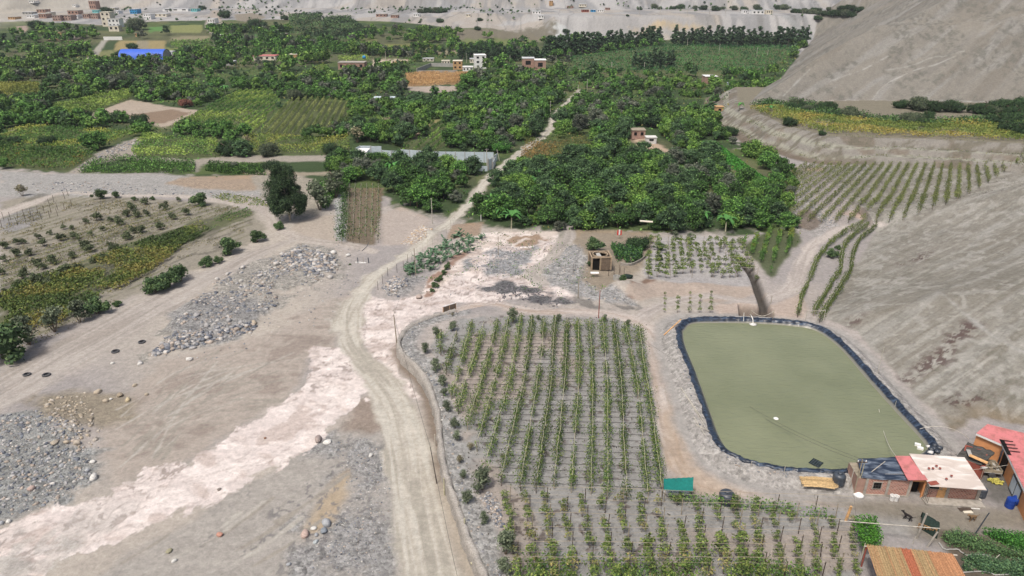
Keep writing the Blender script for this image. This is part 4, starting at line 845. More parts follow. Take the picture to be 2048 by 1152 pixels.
stuffleaves('weeds', 'weeds along the edge of the overgrown vineyard', zD((0, 800), (300, 760), (560, 610), (800, 500), (1060, 340), (1250, 260), (1480, 170), (1420, 260), (1100, 420), (700, 660), (400, 830), (0, 980)), 12000, .3, .25, [(96, 98, 66), (120, 112, 76)], .52)
stuffleaves('weeds', 'yellow weeds along the far side of the track bend', [(420, 395), (450, 388), (520, 398), (545, 415), (480, 410)], 2500, .6, .35, VY_+VD, .3)
# generic scattered plants
def bushproto(name, pal, R, h, n, ls, w=None, stems=4, z0=.02, core=.6, sm=None):
    mb = MB()
    for i in range(stems):
        a = i*6.28/stems; mb.tube([(0, 0, -.1), (math.cos(a)*R*.35, math.sin(a)*R*.35, h*.5)], .035*R, 4, .015*R)
    cr = crown(r0, R, h, 7, n, ls, pal, w, z0=z0, core=core)
    o = bpy.data.objects.new(name, None); npmesh('foliage', *cr[:2], LEAF, cr[2], parent=o); mb.build('stem', sm or M['trunk'], o); return o
def scatter(prs, pts, label, cat, group, smin=.8, smax=1.2, zoff=0.0):
    W3 = PA(pts)
    for i, p in enumerate(W3):
        s = rng.uniform(smin, smax); sc = s if len(pts[i]) < 3 else pts[i][2]*FPX**-1
        lb = label if len(pts[i]) < 4 else pts[i][3]
        place(prs[i % len(prs)], (p[0], p[1], p[2]+zoff), sc, rng.uniform(0, 6.28), lb, cat, group if len(pts[i]) < 4 else None)
# ---------------------------------------------------------------- bushes and single trees
def px2m(u, v, px): p = P1(u, v); return px*project(p.x, p.y, p.z)[2]/FPX
ROUND = [bushproto('round_bush', [(52, 72, 44), (70, 92, 56), (90, 110, 68)], 1.0, 1.35, 900, .17, core=.72) for _ in range(3)]
OLIVE = [bushproto('olive_bush', [(74, 84, 64), (92, 102, 80), (112, 120, 96)], 1.0, 2.0, 600, .17, core=.55) for _ in range(3)]
DRY = [bushproto('dry_bush', [(118, 112, 88), (136, 128, 104), (104, 104, 76)], 1.0, 1.5, 300, .2, core=.3)]
for prs, items in ((ROUND, [
  (515, 484, 18, 'round green bush beside the bend of the stony track'), (460, 508, 26, 'dark green bush behind two small ones along the stony track'), (437, 526, 11, 'smallest green bush in the row beside the stony track'), (414, 532, 16, 'round dark bush standing before the smallest one of the track row'),
  (362, 562, 27, 'large green bush at the far end of the dense clump beside the track'), (338, 575, 26, 'fresh green bush in the middle of the dense clump beside the track'), (312, 585, 26, 'dark green bush with a dead branch at the near end of the dense clump'),
  (195, 628, 26, 'dark green bush standing alone at the plot edge'), (236, 612, 10, 'small bush right of the lone dark one at the plot edge'), (20, 720, 60, 'biggest dark bush at the edge of the picture beside the track'),
  (558, 458, 13, 'small dark green bush at the foot of the tall eucalyptus'), (402, 412, 20, 'dark green bush at the far end of the overgrown vineyard'), (200, 398, 15, 'dark bush beside the track behind the young plot'), (232, 396, 10, 'small dark bush next to another one behind the young plot'),
  (270, 402, 7, 'tiny bush between the track and the young plot'), (305, 400, 6, 'tiny upright bush at the top of the young plot'), (1190, 500, 22, 'fresh green bush beside the gravel mound of the brick tank'), (1182, 532, 9, 'small light green bush below the gravel mound'),
  (1663, 515, 14, 'lone round dark bush between the curved vine hedges'), (1675, 499, 8, 'small dark bush behind the round one between the vine hedges'), (1318, 500, 12, 'green shrub left of the farm vine grid'), (1318, 520, 9, 'lower green shrub left of the farm vine grid'),
  (1245, 560, 10, 'dark shrub beside the brick tank'), (700, 530, 3, 'tiny shrub near the gate frame')]),
 (OLIVE, [(874, 676, 13, 'olive bush at the upper end of the stone wall row'), (906, 662, 11, 'olive bush nearest the brown sign boards'), (850, 706, 13, 'olive bush on the wall corner above the pole'), (872, 742, 14, 'olive bush beside the second vine row'), (884, 772, 13, 'olive bush halfway down the stone wall'),
  (888, 792, 10, 'small olive bush squeezed between two others on the wall'), (894, 822, 13, 'dark olive bush beside the brown wall foot'), (910, 856, 13, 'pale olive bush above the dry tuft'), (914, 882, 13, 'pale olive bush just above the leaning post'), (927, 958, 12, 'thin olive bush beside the lower wall'),
  (965, 980, 27, 'large wispy grey olive bush at the corner of the vine rows'), (935, 1006, 15, 'olive bush close to the wall below the wispy one'), (968, 1045, 14, 'grey olive bush beside the stone pile'), (1011, 1108, 30, 'large light green bush at the edge of the wire pergola'), (1010, 1146, 20, 'grey bush at the bottom edge beside the pergola'),
  (1026, 644, 15, 'yellowish bush above the vine rows'), (1077, 640, 6, 'tiny olive bush above the vine rows'), (1118, 643, 9, 'dark olive bush above the middle vine rows'), (1209, 645, 9, 'small olive bush above the last vine rows'), (1255, 652, 8, 'olive bush at the far corner of the vine rows'),
  (60, 690, 34, 'grey green bush merging with the big dark one at the picture edge'), (110, 664, 30, 'spreading grey green bush along the plot edge'), (160, 645, 24, 'grey green bush between the spreading one and the lone dark one'),
  (640, 420, 30, 'brown green shrub right of the tall eucalyptus'), (672, 395, 28, 'brownish olive shrub behind the nursery path'), (1560, 470, 9, 'grey green bush at the back of the vine block'), (1378, 480, 8, 'grey green bush behind the vine grid'), (1350, 478, 9, 'grey bush beside another behind the vine grid')]),
 (DRY, [(941, 900, 11, 'dry yellow tuft beside the first vine row'), (920, 925, 12, 'dry brown tuft near the stone wall'), (905, 632, 5, 'dry tuft behind the brown sign boards'), (942, 652, 7, 'dry tuft at the head of the third vine row'), (775, 262, 18, 'grey leafless shrub behind the walled compound'), (715, 285, 22, 'large grey leafless shrub left of the walled compound'), (45, 392, 16, 'grey leafless shrub beside the left track'), (495, 292, 14, 'grey shrub below the yellow green vineyard')])):
    for u, v, r_, lb in items:
        p = P1(u, v); place(prs[rng.integers(len(prs))], (p.x, p.y, p.z-.05), px2m(u, v, r_)*rng.uniform(.95, 1.05), rng.uniform(0, 6.28), lb, 'bush')
# rows of young trees on the dry plot
YOUNG = [bushproto('young_tree', [(60, 70, 48), (78, 88, 60), (98, 106, 76)], .95, 1.4, 330, .22, core=.5) for _ in range(3)]
uv = []
for k, (a0, b0, a1, b1) in enumerate([(0, 560, 420, 415), (0, 525, 360, 410), (0, 500, 300, 412), (40, 560, 330, 450), (10, 590, 240, 505), (0, 610, 160, 540)]):
    nn = 13 if k < 3 else 9
    for t in np.linspace(.02, .98, nn): uv.append((a0+(a1-a0)*t+rng.normal(0, 5), b0+(b1-b0)*t+rng.normal(0, 4)))
for p in PA(uv): place(YOUNG[rng.integers(3)], (p[0], p[1], p[2]), rng.uniform(.8, 1.6), rng.uniform(0, 6.28), 'young olive green tree in the loose rows of the dry plot beside the left track', 'young tree', 'young trees on the dry plot')
STK = MB().tube([(0, 0, -.2), (0.03, 0, 1.9)], .05, 5).build('vine_stake', M['dkwood']); first_ = True
for p in PA([(8+k*13.5, 440+((k*7) % 5)-k*2.6) for k in range(11)]+[(4+k*16, 455-k*3.2) for k in range(8)]+[(100, 412), (108, 405), (130, 398), (137, 392)]):
    o = STK if first_ else STK.copy();
    if not first_: COL.objects.link(o)
    first_ = False; o.location = p; o.rotation_euler = (rng.normal(0, .06), rng.normal(0, .06), rng.uniform(0, 6)); tag(o, 'thin dark stake standing in the bare field left of the young plot', 'stake', 'stakes of the bare field')
# palms of banana leaves
def banana(r):
    V_, F_, C_ = [], [], []; n = 0
    for i in range(11):
        a = r.uniform(0, 6.28); L = r.uniform(1.6, 2.6); up = r.uniform(.5, 1.3); w = .34; k = 5; cl = A(74, 122, 60)*r.uniform(.8, 1.15)
        d = np.array([math.cos(a), math.sin(a)]); q = np.array([-d[1], d[0]])
        for j in range(k+1):
            t = j/k; c = np.array([*(d*L*t), 2.0+up*math.sin(t*2.2)*1.2-t*t*.7]); ww = w*math.sin(math.pi*min(1, .12+t*.88))*1.0+.03
            V_ += [c+np.array([*(q*ww), -.08]), c+np.array([*(-q*ww), -.08])]; C_ += [cl, cl]
            if j: F_.append((n+2*j-2, n+2*j-1, n+2*j+1, n+2*j))
        n += 2*(k+1)
    o = bpy.data.objects.new('banana_plant', None); npmesh('leaves', np.array(V_), np.array(F_), LEAF, np.array(C_), parent=o)
    MB().tube([(0, 0, -.1), (.05, 0, 2.1)], .14, 7, .09).build('trunk', M['rail'], o); return o
BAN = [banana(r0) for _ in range(3)]
for u, v in zB((1290, 1060), (1310, 1030), (1540, 740), (1520, 760), (790, 700), (800, 720), (130, 1020), (110, 1030), (330, 1000), (1150, 1080), (1110, 690), (1170, 1030))+zE((905, 70), (810, 90), (960, 150), (1240, 40), (1020, 200))+zF((300, 220), (150, 190))+zC((560, 640), (380, 620))+zA((1040, 445), (1100, 470), (1230, 500), (1320, 520), (870, 470)):
    p = P1(u, v+10, 0); place(BAN[rng.integers(3)], (p.x, p.y, p.z+.2), rng.uniform(.9, 1.3), rng.uniform(0, 6), 'banana plant with pale arching leaves rising out of the orchard grove', 'banana plant', 'banana plants in the grove')
# far eucalyptus rows
EUC = []
for i in range(4):
    cr = crown(r0, 3.1, 15, 16, 700, .95, [(44, 62, 44), (56, 78, 54), (74, 98, 66)], z0=.02, narrow=.42, core=.7); EUC.append(proto('eucalyptus_tree', r0, cr, trunkmb(r0, 5, .3, .15, 2, 1), tm=M['paletrunk']))
def rowtrees(a, b, n, s, label, group, jit=3):
    for t in np.linspace(0, 1, n):
        p = P1(a[0]+(b[0]-a[0])*t+rng.normal(0, 2), a[1]+(b[1]-a[1])*t+rng.normal(0, .8)); ss_ = s*rng.uniform(.8, 1.2)
        place(EUC[rng.integers(4)], (p.x, p.y, p.z-.2), (ss_*1.45, ss_*1.45, ss_), rng.uniform(0, 6), label, 'tree', group)
rowtrees((1092, 116), (1318, 88), 46, .95, 'tall dark eucalyptus in the slanting row left of the flat dark orchard', 'slanting eucalyptus row')
rowtrees((1346, 90), (1610, 94), 46, .95, 'tall dark eucalyptus in the level row behind the flat dark orchard', 'level eucalyptus row')
rowtrees((920, 118), (1085, 124), 30, .66, 'medium eucalyptus in the row behind the white and brick houses', 'eucalyptus row behind the houses')
rowtrees((1270, 138), (1345, 136), 9, .78, 'dark eucalyptus in the clump on the edge of the flat orchard', 'eucalyptus clump on the orchard edge')
rowtrees((745, 112), (900, 110), 12, .5, 'slender eucalyptus among the hedges left of the grey yard', 'eucalyptus left of the yard')
# hero eucalyptus
def hero():
    o = thing('eucalyptus_tree', P1(581, 441), 'tall eucalyptus with pale trunk standing at the track bend', 'tree'); r = np.random.default_rng(21)
    mb = MB(); mb.tube([(0, 0, -.3), (-.1, .1, 2.2), (-.3, 0, 4.5), (-.5, .1, 8), (-.8, 0, 12.5)], .26, 8, .07)
    tips = []
    for i in range(44):
        a = r.uniform(0, 6.28); z = r.uniform(2.3, 11); L = r.uniform(1.8, 3.9)*(1.1-.045*max(0, z-4)); e = (math.cos(a)*L*r.uniform(.5, 1)-.05*z, math.sin(a)*L*r.uniform(.5, 1), z+r.uniform(.8, 2.2)); tips.append(e)
        mb.tube([(-.06*z, 0, z), (math.cos(a)*L*.5-.06*z, math.sin(a)*L*.5, z+.9), e], .10, 5, .03)
    tips += [(-.8, 0, 12.6), (-.5, .4, 11.8), (-1.2, -.3, 11.6), (2.6, -.3, 3.6), (2.9, .4, 3.0), (-2.9, 0, 4.3), (-2.6, -.6, 3.4)]
    mb.build('trunk', M['paletrunk'], o)
    cs, ds = [], []
    for e in tips:
        for q in range(4):
            c = np.array(e)+r.normal(0, .55, 3); R = r.uniform(.8, 1.35); d = unit(r.normal(size=(300, 3))); cs.append(c+d*R*r.uniform(.3, 1.05, (300, 1))); ds.append(d)
    c = np.vstack(cs); d = np.vstack(ds); V, F_, C_ = leaves(c, np.full(len(c), .34), d, .4, asp=.45, r=r, col=mixpal([(40, 58, 40), (56, 78, 50), (80, 102, 66)], len(c), r)); npmesh('crown', V, F_, LEAF, C_, parent=o)
hero()
for u, v, s, lb in ((802, 208, .72, 'tall dark forked tree beside the pale shed roof'), (868, 205, .66, 'dark pointed tree right of the forked one below the cornfield')):
    p = P1(u, v); place(EUC[0], (p.x, p.y, p.z), (s*1.15, s*1.15, s*.8), 1.0, lb, 'tree')
# single broad trees
BROAD = [proto('broad_tree', r0, crown(r0, 3.2, 3.2, 20, 1900, .32, pal, z0=.0), trunkmb(r0, 1.9, .2, .1, 4, 2)) for pal in ([(36, 54, 32), (46, 68, 38), (60, 84, 46)], [(52, 92, 40), (70, 120, 50), (96, 146, 62)], [(96, 62, 52), (116, 78, 64), (132, 92, 74)], [(58, 68, 52), (74, 86, 62), (96, 104, 78)])]
for k, u, v, r_, lb in [(0, 1275, 497, 26, 'round very dark tree in front of the flag'), (0, 1330, 412, 24, 'black green round tree in the grove right of the road'), (1, 1005, 305, 22, 'bright green spreading tree where the compound wall meets the road'), (2, 371, 214, 15, 'leafless rust brown tree on the edge of the bare square plot'),
    (0, 460, 309, 28, 'wide dark tree between two yellow green vineyards'), (3, 540, 312, 24, 'grey green tree right of the wide dark one'), (0, 95, 290, 19, 'dark tree in the olive green vineyard nearest the picture edge'), (0, 30, 288, 16, 'dark tree at the picture edge in the olive green vineyard'), (0, 664, 308, 22, 'dark tree left of the walled compound'),
    (3, 240, 175, 26, 'grey green wide tree above the bright vineyard strip'), (0, 75, 58, 17, 'very dark round tree below the brick town'), (0, 215, 28, 14, 'big dark tree in front of the brick tower house'), (0, 265, 98, 12, 'small dark tree left of the blue arched shed foot'), (0, 242, 112, 12, 'dark tree touching the end of the blue arched shed'),
    (0, 376, 112, 13, 'dark round tree right of the blue arched shed'), (0, 450, 36, 15, 'dark tree right of the winding lane in the far valley'), (0, 405, 20, 9, 'small dark tree at the foot of the hill'), (0, 570, 40, 9, 'narrow dark tree beside the far terraced rows'), (0, 515, 60, 22, 'wide dark tree in the far fields'), (0, 480, 65, 17, 'dark tree left of the wide one in the far fields'),
    (3, 275, 60, 22, 'green grey tree group beside the white stepped house'), (0, 190, 165, 26, 'dark spreading tree behind the pale yellow vineyard'), (3, 590, 200, 20, 'dense tree at the corner of the striped vineyard'), (0, 1460, 270, 18, 'dark tree at the mouth of the green gully'), (0, 280, 250, 22, 'dark spreading tree at the front of the bare square plot'), (0, 240, 245, 20, 'dark spreading tree beside another before the bare square plot'),
    (0, 170, 235, 16, 'dark tree between the bright strip and the bare plot'), (0, 60, 222, 22, 'dark tree left of the bright vineyard strip')]:
    p = P1(u, v); place(BROAD[k], (p.x, p.y, p.z), px2m(u, v, r_)/3.2, rng.uniform(0, 6), lb, 'tree')
for u, v, r_ in [(1348+a/2.925, b/2.925, c/2.925) for a, b, c in ((560, 610, 40), (680, 640, 75), (770, 650, 50), (890, 645, 70), (950, 680, 60), (1010, 690, 75), (1110, 705, 45), (1360, 640, 95), (1330, 720, 80), (1430, 735, 60), (1600, 660, 95), (1530, 700, 60), (1760, 665, 95), (1850, 665, 70), (1960, 640, 95), (2040, 680, 110), (1930, 730, 95), (2000, 780, 110), (2080, 790, 120))]:
    for q_ in range(3): p = P1(u+rng.uniform(-.9, .9)*r_, v+rng.uniform(-3, 3)); place(BROAD[0 if rng.random() < .7 else 3], (p.x, p.y, p.z), px2m(u, v, r_*rng.uniform(.5, .78))/3.2, rng.uniform(0, 6), 'dark spreading tree in the line between the golden terrace vineyard and the big hill', 'tree', 'trees at the foot of the big hill')
for u, v, r_, lb in ((1348+675/2.925, 735/2.925, 50/2.925, 'green round tree standing alone in the golden terrace vineyard'), (1348+865/2.925, 790/2.925, 26/2.925, 'small green tree on the lip of the terrace')):
    p = P1(u, v); place(BROAD[0], (p.x, p.y, p.z), px2m(u, v, r_)/3.2, 1, lb, 'tree')
for u, v in [(1280+k*21+rng.normal(0, 5), 20+rng.normal(0, 1.5)) for k in range(22)]+[(1590+k*9, 26+k*.6) for k in range(14)]+[(840+k*8, 26+rng.normal(0, 1)) for k in range(7)]:
    p = P1(u, v); place(BROAD[0 if rng.random() < .6 else 3], (p.x, p.y, p.z-.5), rng.uniform(1.0, 2.0), rng.uniform(0, 6), 'dark tree in the belt along the far cliff top road', 'tree', 'trees along the cliff top road')
for u, v, r_, lb in ((1132, 66, 9, 'dark bush in the pale gully of the far cliff'), (880, 45, 9, 'dark tree on the far bare slope'), (960, 42, 7, 'small tree at the top of the far slope'), (955, 60, 8, 'dark tree halfway down the far slope'), (1635, 40, 10, 'reddish dark bush on the cliff edge'), (1255, 32, 4, 'tiny bush on the cliff lip')):
    p = P1(u, v); place(BROAD[0], (p.x, p.y, p.z-.3), px2m(u, v, r_)/3.2, 1, lb, 'tree')
# ---------------------------------------------------------------- vine rows on the wall terrace
def vinerow(pts, label, group, h=1.35, leafn=135, ls=.19, wd=.30, pal=[(54, 76, 40), (72, 96, 48), (96, 118, 60), (120, 130, 70)], postgap=4.5, railm='rail', gaps=.37, rr=.028, cat='vine row', fol2=0.0):
    Wp = PA(pts); o = thing('vine_row', Wp[0], label, cat, group); Q = Wp-Wp[0]
    seg = np.linalg.norm(np.diff(Q[:, :2], axis=0), axis=1); L = seg.sum(); cum = np.concatenate([[0], np.cumsum(seg)])
    def at(t): return np.stack([np.interp(t, cum, Q[:, 0]), np.interp(t, cum, Q[:, 1])], -1)
    t = np.arange(0, L, 1.2); q = at(t); z = H(q[:, 0]+Wp[0][0], q[:, 1]+Wp[0][1])-Wp[0][2]
    if railm: MB().tube([(a, b, c+h+rng.normal(0, .05)) for (a, b), c in zip(q+rng.normal(0, .04, q.shape), z)], rr, 4).build('rail', M[railm], o)
    tp = np.linspace(0, L, max(2, int(L/postgap)+1)); qp = at(tp); zp = H(qp[:, 0]+Wp[0][0], qp[:, 1]+Wp[0][1])-Wp[0][2]
    for (a, b), c in zip(qp, zp): MB().tube([(a, b, c-.2), (a+rng.normal(0, .05), b, c+h+.08)], .045, 5).build('post', M['wood'] if rng.random() < .5 else M['dkwood'], o)
    n = int(L*leafn); t = rng.uniform(0, L, n); q = at(t); gx_, gy_ = q[:, 0]+Wp[0][0], q[:, 1]+Wp[0][1]
    g = fbm(gx_, gy_, 1.4, 3, 17); k = g > gaps; t, q, gx_, gy_, g = t[k], q[k], gx_[k], gy_[k], g[k]; n = len(t)
    zz = h*(.12+.95*rng.random(n)**.8); side = rng.normal(0, wd, n)*(.5+1.6*np.clip(g-gaps, 0, .4)*2)
    d = unit(np.array([Q[-1, 1], -Q[-1, 0]])); c = np.stack([q[:, 0]+d[0]*side, q[:, 1]+d[1]*side, H(gx_, gy_)-Wp[0][2]+zz], 1)
    V, F_, C_ = leaves(c, np.full(n, ls), None, r=rng, col=mixpal(pal, n)); npmesh('foliage', V, F_, LEAF, C_, parent=o)
    return o
VR = [[(610, 840), (600, 900), (608, 940)], [(700, 845), (672, 940), (640, 1060)], [(790, 780), (745, 950), (690, 1152)], [(860, 790), (815, 960), (749, 1152)], [(940, 770), (900, 940), (842, 1152)], [(1005, 760), (975, 920), (920, 1152)], [(1080, 740), (1050, 920), (1005, 1152)], [(1140, 750), (1120, 950), (1090, 1152)], [(1210, 760), (1200, 950), (1170, 1152)], [(1275, 755), (1265, 900), (1252, 1152)], [(1345, 770), (1338, 940), (1330, 1152)], [(1405, 770), (1415, 960), (1412, 1152)], [(1475, 770), (1485, 950), (1495, 1152)], [(1550, 760), (1565, 950), (1580, 1152)], [(1615, 770), (1640, 950), (1660, 1152)], [(1680, 790), (1715, 950), (1755, 1152)], [(1760, 800), (1780, 960), (1812, 1152)]]
VB = [None, None, (670, 95), (710, 180), (765, 275), (820, 400), (868, 520), (960, 600), (1075, 630), (1165, 640), (1270, 620), (1370, 640), (1485, 650), (1580, 680), (1690, 700), (1815, 700), (1900, 680)]
ORD = ['shortest first', 'second', 'third', 'fourth', 'fifth', 'sixth', 'seventh', 'eighth', 'ninth', 'tenth', 'eleventh', 'twelfth', 'thirteenth', 'fourteenth', 'fifteenth', 'sixteenth', 'seventeenth and last']
for i, (tp, bt) in enumerate(zip(VR, VB)):
    pts = zE(*tp)+(zH(bt) if bt else []); vinerow([(a, b+9) for a, b in pts], '%s vine row counted from the stone wall beside the road' % ORD[i], 'vine rows between the wall and the pond lane')
# thin lines crossing the rows
L0, R0, L1, R1 = P1(912, 668), P1(1282, 672), P1(1010, 972), P1(1330, 985)
for k in range(30):
    t = (k+.5)/30; a = L0.lerp(L1, t); b = R0.lerp(R1, t); kk = np.interp(t, [0, .35, .7, 1], [0, -1.0, -1.6, -.5]); pts = []
    for s in np.linspace(0, 1, 40):
        q = a.lerp(b, s); pts.append((q.x+(kk if s == 0 else 0), q.y+math.sin(s*9+k)*.06, h1(q.x, q.y)+.14-.08*abs(math.sin(s*46))))
    tag(MB().tube(pts, .023, 4).build('irrigation_hose', M['wire']), 'thin dark hose crossing the vine rows on bare soil', 'hose', 'hoses crossing the vine rows')
# wire pergola at the bottom with separate vines and posts
VINE = [bushproto('grape_vine', [(66, 84, 42), (88, 106, 52), (116, 128, 66)], .55, 1.5, 120, .19, core=.0, stems=3, z0=.25) for _ in range(5)]
VDRY = [bushproto('grape_vine', [(90, 100, 56), (118, 120, 68), (140, 130, 84)], .55, 1.5, 70, .18, core=.0, stems=3, z0=.25) for _ in range(2)]
def vine(u, v, s, label, group):
    p = P1(u, v); place((VINE if rng.random() < .8 else VDRY)[rng.integers(2)] if rng.random() < .5 else VINE[rng.integers(5)], (p.x, p.y, p.z), (s, s, s*.95), rng.uniform(0, 6), label, 'vine', group)
pl = P1(1012, 1000); pr = P1(1700, 1022); bl = P1(1035, 1165); br = P1(1712, 1165)
nrow, ncl = 11, 19
for j in range(nrow):
    tj = j/(nrow-1)
    for i in range(ncl):
        ti = i/(ncl-1); q = pl.lerp(pr, ti).lerp(bl.lerp(br, ti), tj); q.x += rng.normal(0, .12); q.y += rng.normal(0, .12)
        if rng.random() < (.16 if j < 7 else .04): continue
        if i > 15 and j < 2: continue
        s = rng.uniform(.75, 1.2)*(1.0 if j < 6 else 1.25)*(1.15 if 9 < i < 13 and j > 5 else 1)*(.72 if i > 13 else 1)
        pr_ = VDRY[rng.integers(2)] if rng.random() < .22 else VINE[rng.integers(5)]
        place(pr_, (q.x, q.y, h1(q.x, q.y)), (s, s, s*.9), rng.uniform(0, 6), 'grape vine under the wire pergola at the bottom of the picture', 'vine', 'vines under the wire pergola')
stuffleaves('vine_foliage', 'dense vine leaves along the front edge of the wire pergola', [(1035, 1122), (1300, 1130), (1440, 1120), (1560, 1130), (1640, 1160), (1600, 1230), (1030, 1230)], 15000, 1.5, .22, VD+[(110, 124, 58)], .38, cat='vine foliage')
stuffleaves('vine_hedge', 'low green vine hedge along the top edge of the wire pergola', [(1335, 994), (1420, 1002), (1560, 1018), (1655, 1030), (1650, 1040), (1560, 1030), (1420, 1014), (1335, 1006)], 5200, 1.3, .22, VD, .36, cat='hedge')
pgrid = []
for j in range(9):
    tj = (j+.15)/8.6
    for i in range(9):
        ti = (i+.5*(j % 2)+.1)/9; q = pl.lerp(pr, ti).lerp(bl.lerp(br, ti), tj); pgrid.append(q)
pg = thing('wire_pergola', (pl.x, pl.y, h1(pl.x, pl.y)), 'low pergola of dark posts and pale wires over the vine bushes', 'pergola')
for q in pgrid: MB().tube([(q.x-pl.x, q.y-pl.y, -.2), (q.x-pl.x+rng.normal(0, .05), q.y-pl.y, 1.95)], .045, 5).build('post', M['dkwood'] if rng.random() < .6 else M['wood'], pg)
for j in range(17):
    tj = j/16*.96; a = pl.lerp(bl, tj); b = pr.lerp(br, tj); pts = [(a.x-pl.x+(b.x-a.x)*s, a.y-pl.y+(b.y-a.y)*s+rng.normal(0, .05), 1.95+rng.normal(0, .04)) for s in np.linspace(0, 1, 16)]
    MB().tube(pts, .012 if j % 3 else .024, 4).build('wire', M['wood'], pg)
for j in range(10):
    tj = j/9; a = pl.lerp(pr, tj); b = bl.lerp(br, tj); MB().tube([(a.x-pl.x, a.y-pl.y, 1.97), (b.x-pl.x, b.y-pl.y, 1.97)], .014, 3).build('cross_wire', M['wire'], pg)
# farm vine grid beyond the pond
va, vb, vc, vd = P1(1300, 488), P1(1478, 490), P1(1296, 556), P1(1512, 566)
for j in range(9):
    for i in range(13):
        q = va.lerp(vb, i/12).lerp(vc.lerp(vd, i/12), j/8)
        if rng.random() < .1: continue
        s = rng.uniform(1.1, 1.7); place(VINE[rng.integers(5)], (q.x+rng.normal(0, .2), q.y+rng.normal(0, .3), h1(q.x, q.y)), (s, s, s*.95), rng.uniform(0, 6), 'grape vine in the stony grid beyond the pond', 'vine', 'vines of the stony grid')
for j in range(4):
    for i, u in enumerate((1330, 1356, 1380, 1400, 1422)):
        if j == 0 and i in (1, 3): continue
        vine(u+j*(-.5), 592+j*11, rng.uniform(.6, .95), 'grape vine in the small patch just behind the pond', 'vines of the small patch')
g2 = thing('wire_trellis', va, 'thin posts and wires over the stony vine grid beyond the pond', 'trellis')
for j in range(7):
    tj = j/6; a = va.lerp(vc, tj)-va; b = vb.lerp(vd, tj)-va; MB().tube([(a.x, a.y, 1.9), ((a.x+b.x)/2, (a.y+b.y)/2, 1.85), (b.x, b.y, 1.9)], .02, 3).build('wire', M['ltwire'], g2)
    for i in range(6): q = a.lerp(b, i/5); MB().tube([(q.x, q.y, -.2), (q.x, q.y, 1.95)], .04, 4).build('post', M['wood'], g2)
# vineyard on the slope at the side of the hill
for i in range(44):
    ut = 1612+17.0*i; vt = 333
    if ut > 2075: break
    f = lambda v: ut+(1928-ut)*(v-333)/(140-333)
    if i < 5: vb_ = [352, 374, 398, 420, 436][i]
    else: vb_ = 446 if f(446) < 1795 else 446-(f(446)-1795)*.40
    pts = [(f(v), v) for v in np.linspace(vt, vb_, 4)]
    vinerow(pts, 'thin vine row on the bare slope between the grove and the near hill', 'vine rows on the bare slope', h=1.6, leafn=42, ls=.28, wd=.20, pal=[(78, 90, 50), (96, 106, 60), (118, 122, 74)], postgap=6, railm=None, gaps=.22, fol2=1)
# hedges of vines curving beside the pond
for pts, lb in ((zF((720, 750), (745, 640), (800, 520), (830, 430), (910, 330), (960, 290), (1010, 255), (1100, 215)), 'long curved vine hedge nearest the lane above the pond'), (zF((815, 740), (870, 650), (920, 560), (970, 490), (975, 400), (1000, 330), (1060, 270), (1130, 225)), 'middle curved vine hedge on the slope above the pond'), (zF((850, 780), (900, 700), (980, 570), (1030, 490), (1040, 400), (1080, 310), (1180, 220)), 'outer curved vine hedge against the bare hillside')):
    vinerow(pts, lb, None, h=1.5, leafn=120, ls=.2, wd=.17, pal=[(60, 78, 40), (80, 96, 48), (110, 120, 60)], postgap=5, railm='ltwire', gaps=.30, rr=.03, cat='vine hedge')
# nursery rows
for i in range(6):
    u0, u1 = 700+i*11.5, 694+i*12.5; vinerow([(u0, 378), (u1, 486)], 'thin row of climbing plants on the narrow brown nursery plot', 'rows of the nursery plot', h=1.7, leafn=14, ls=.3, wd=.3, pal=DKG+[(120, 112, 74)], postgap=4, railm='ltwire', gaps=.42, rr=.025)
vinerow([(691, 378), (684, 488)], 'thick green climbing hedge along the edge of the nursery plot', None, h=1.8, leafn=60, ls=.3, wd=.5, pal=DKG, railm=None, gaps=.2)
# prickly pear hedge
def cactus(r):
    V_, F_, C_ = [], [], []; n = 0
    pads = [((0, 0, 0), (r.normal(0, .3), r.normal(0, .3), 1))]
    ends = []
    for g in range(34):
        b, d = pads[r.integers(len(pads))] if g > 0 else ((0, 0, -.05), (r.normal(0, .4), r.normal(0, .4), 1))
        d = unit(np.array(d)+r.normal(0, .45, 3)*np.array([1, 1, .3])); L = r.uniform(.32, .5); b = np.array(b, float); c = b+d*L*.5
        nrm = unit(np.cross(d, r.normal(size=3))); s = np.cross(d, nrm); m = 8; cl = A(84, 110, 84)*r.uniform(.75, 1.2)
        ring = [c+d*L*.5*math.cos(w)+s*L*.34*math.sin(w) for w in np.linspace(0, 2*math.pi, m, endpoint=False)]
        vs = [q+nrm*.035 for q in ring]+[q-nrm*.035 for q in ring]; V_ += vs; C_ += [cl]*(2*m)
        F_ += [(n+0, n+1, n+2, n+3), (n+0, n+3, n+4, n+7), (n+4, n+5, n+6, n+7), (n+8, n+11, n+10, n+9), (n+8, n+15, n+12, n+11), (n+12, n+15, n+14, n+13)]+[(n+q, n+m+q, n+m+(q+1) % m, n+(q+1) % m) for q in range(m)]
        n += 2*m; pads.append((tuple(b+d*L), tuple(d)))
    return npmesh('cactus_clump', np.array(V_), np.array(F_), LEAF, np.array(C_))
CAC = []
for i in range(3):
    o = cactus(r0); COL.objects.unlink(o); CAC.append(o)
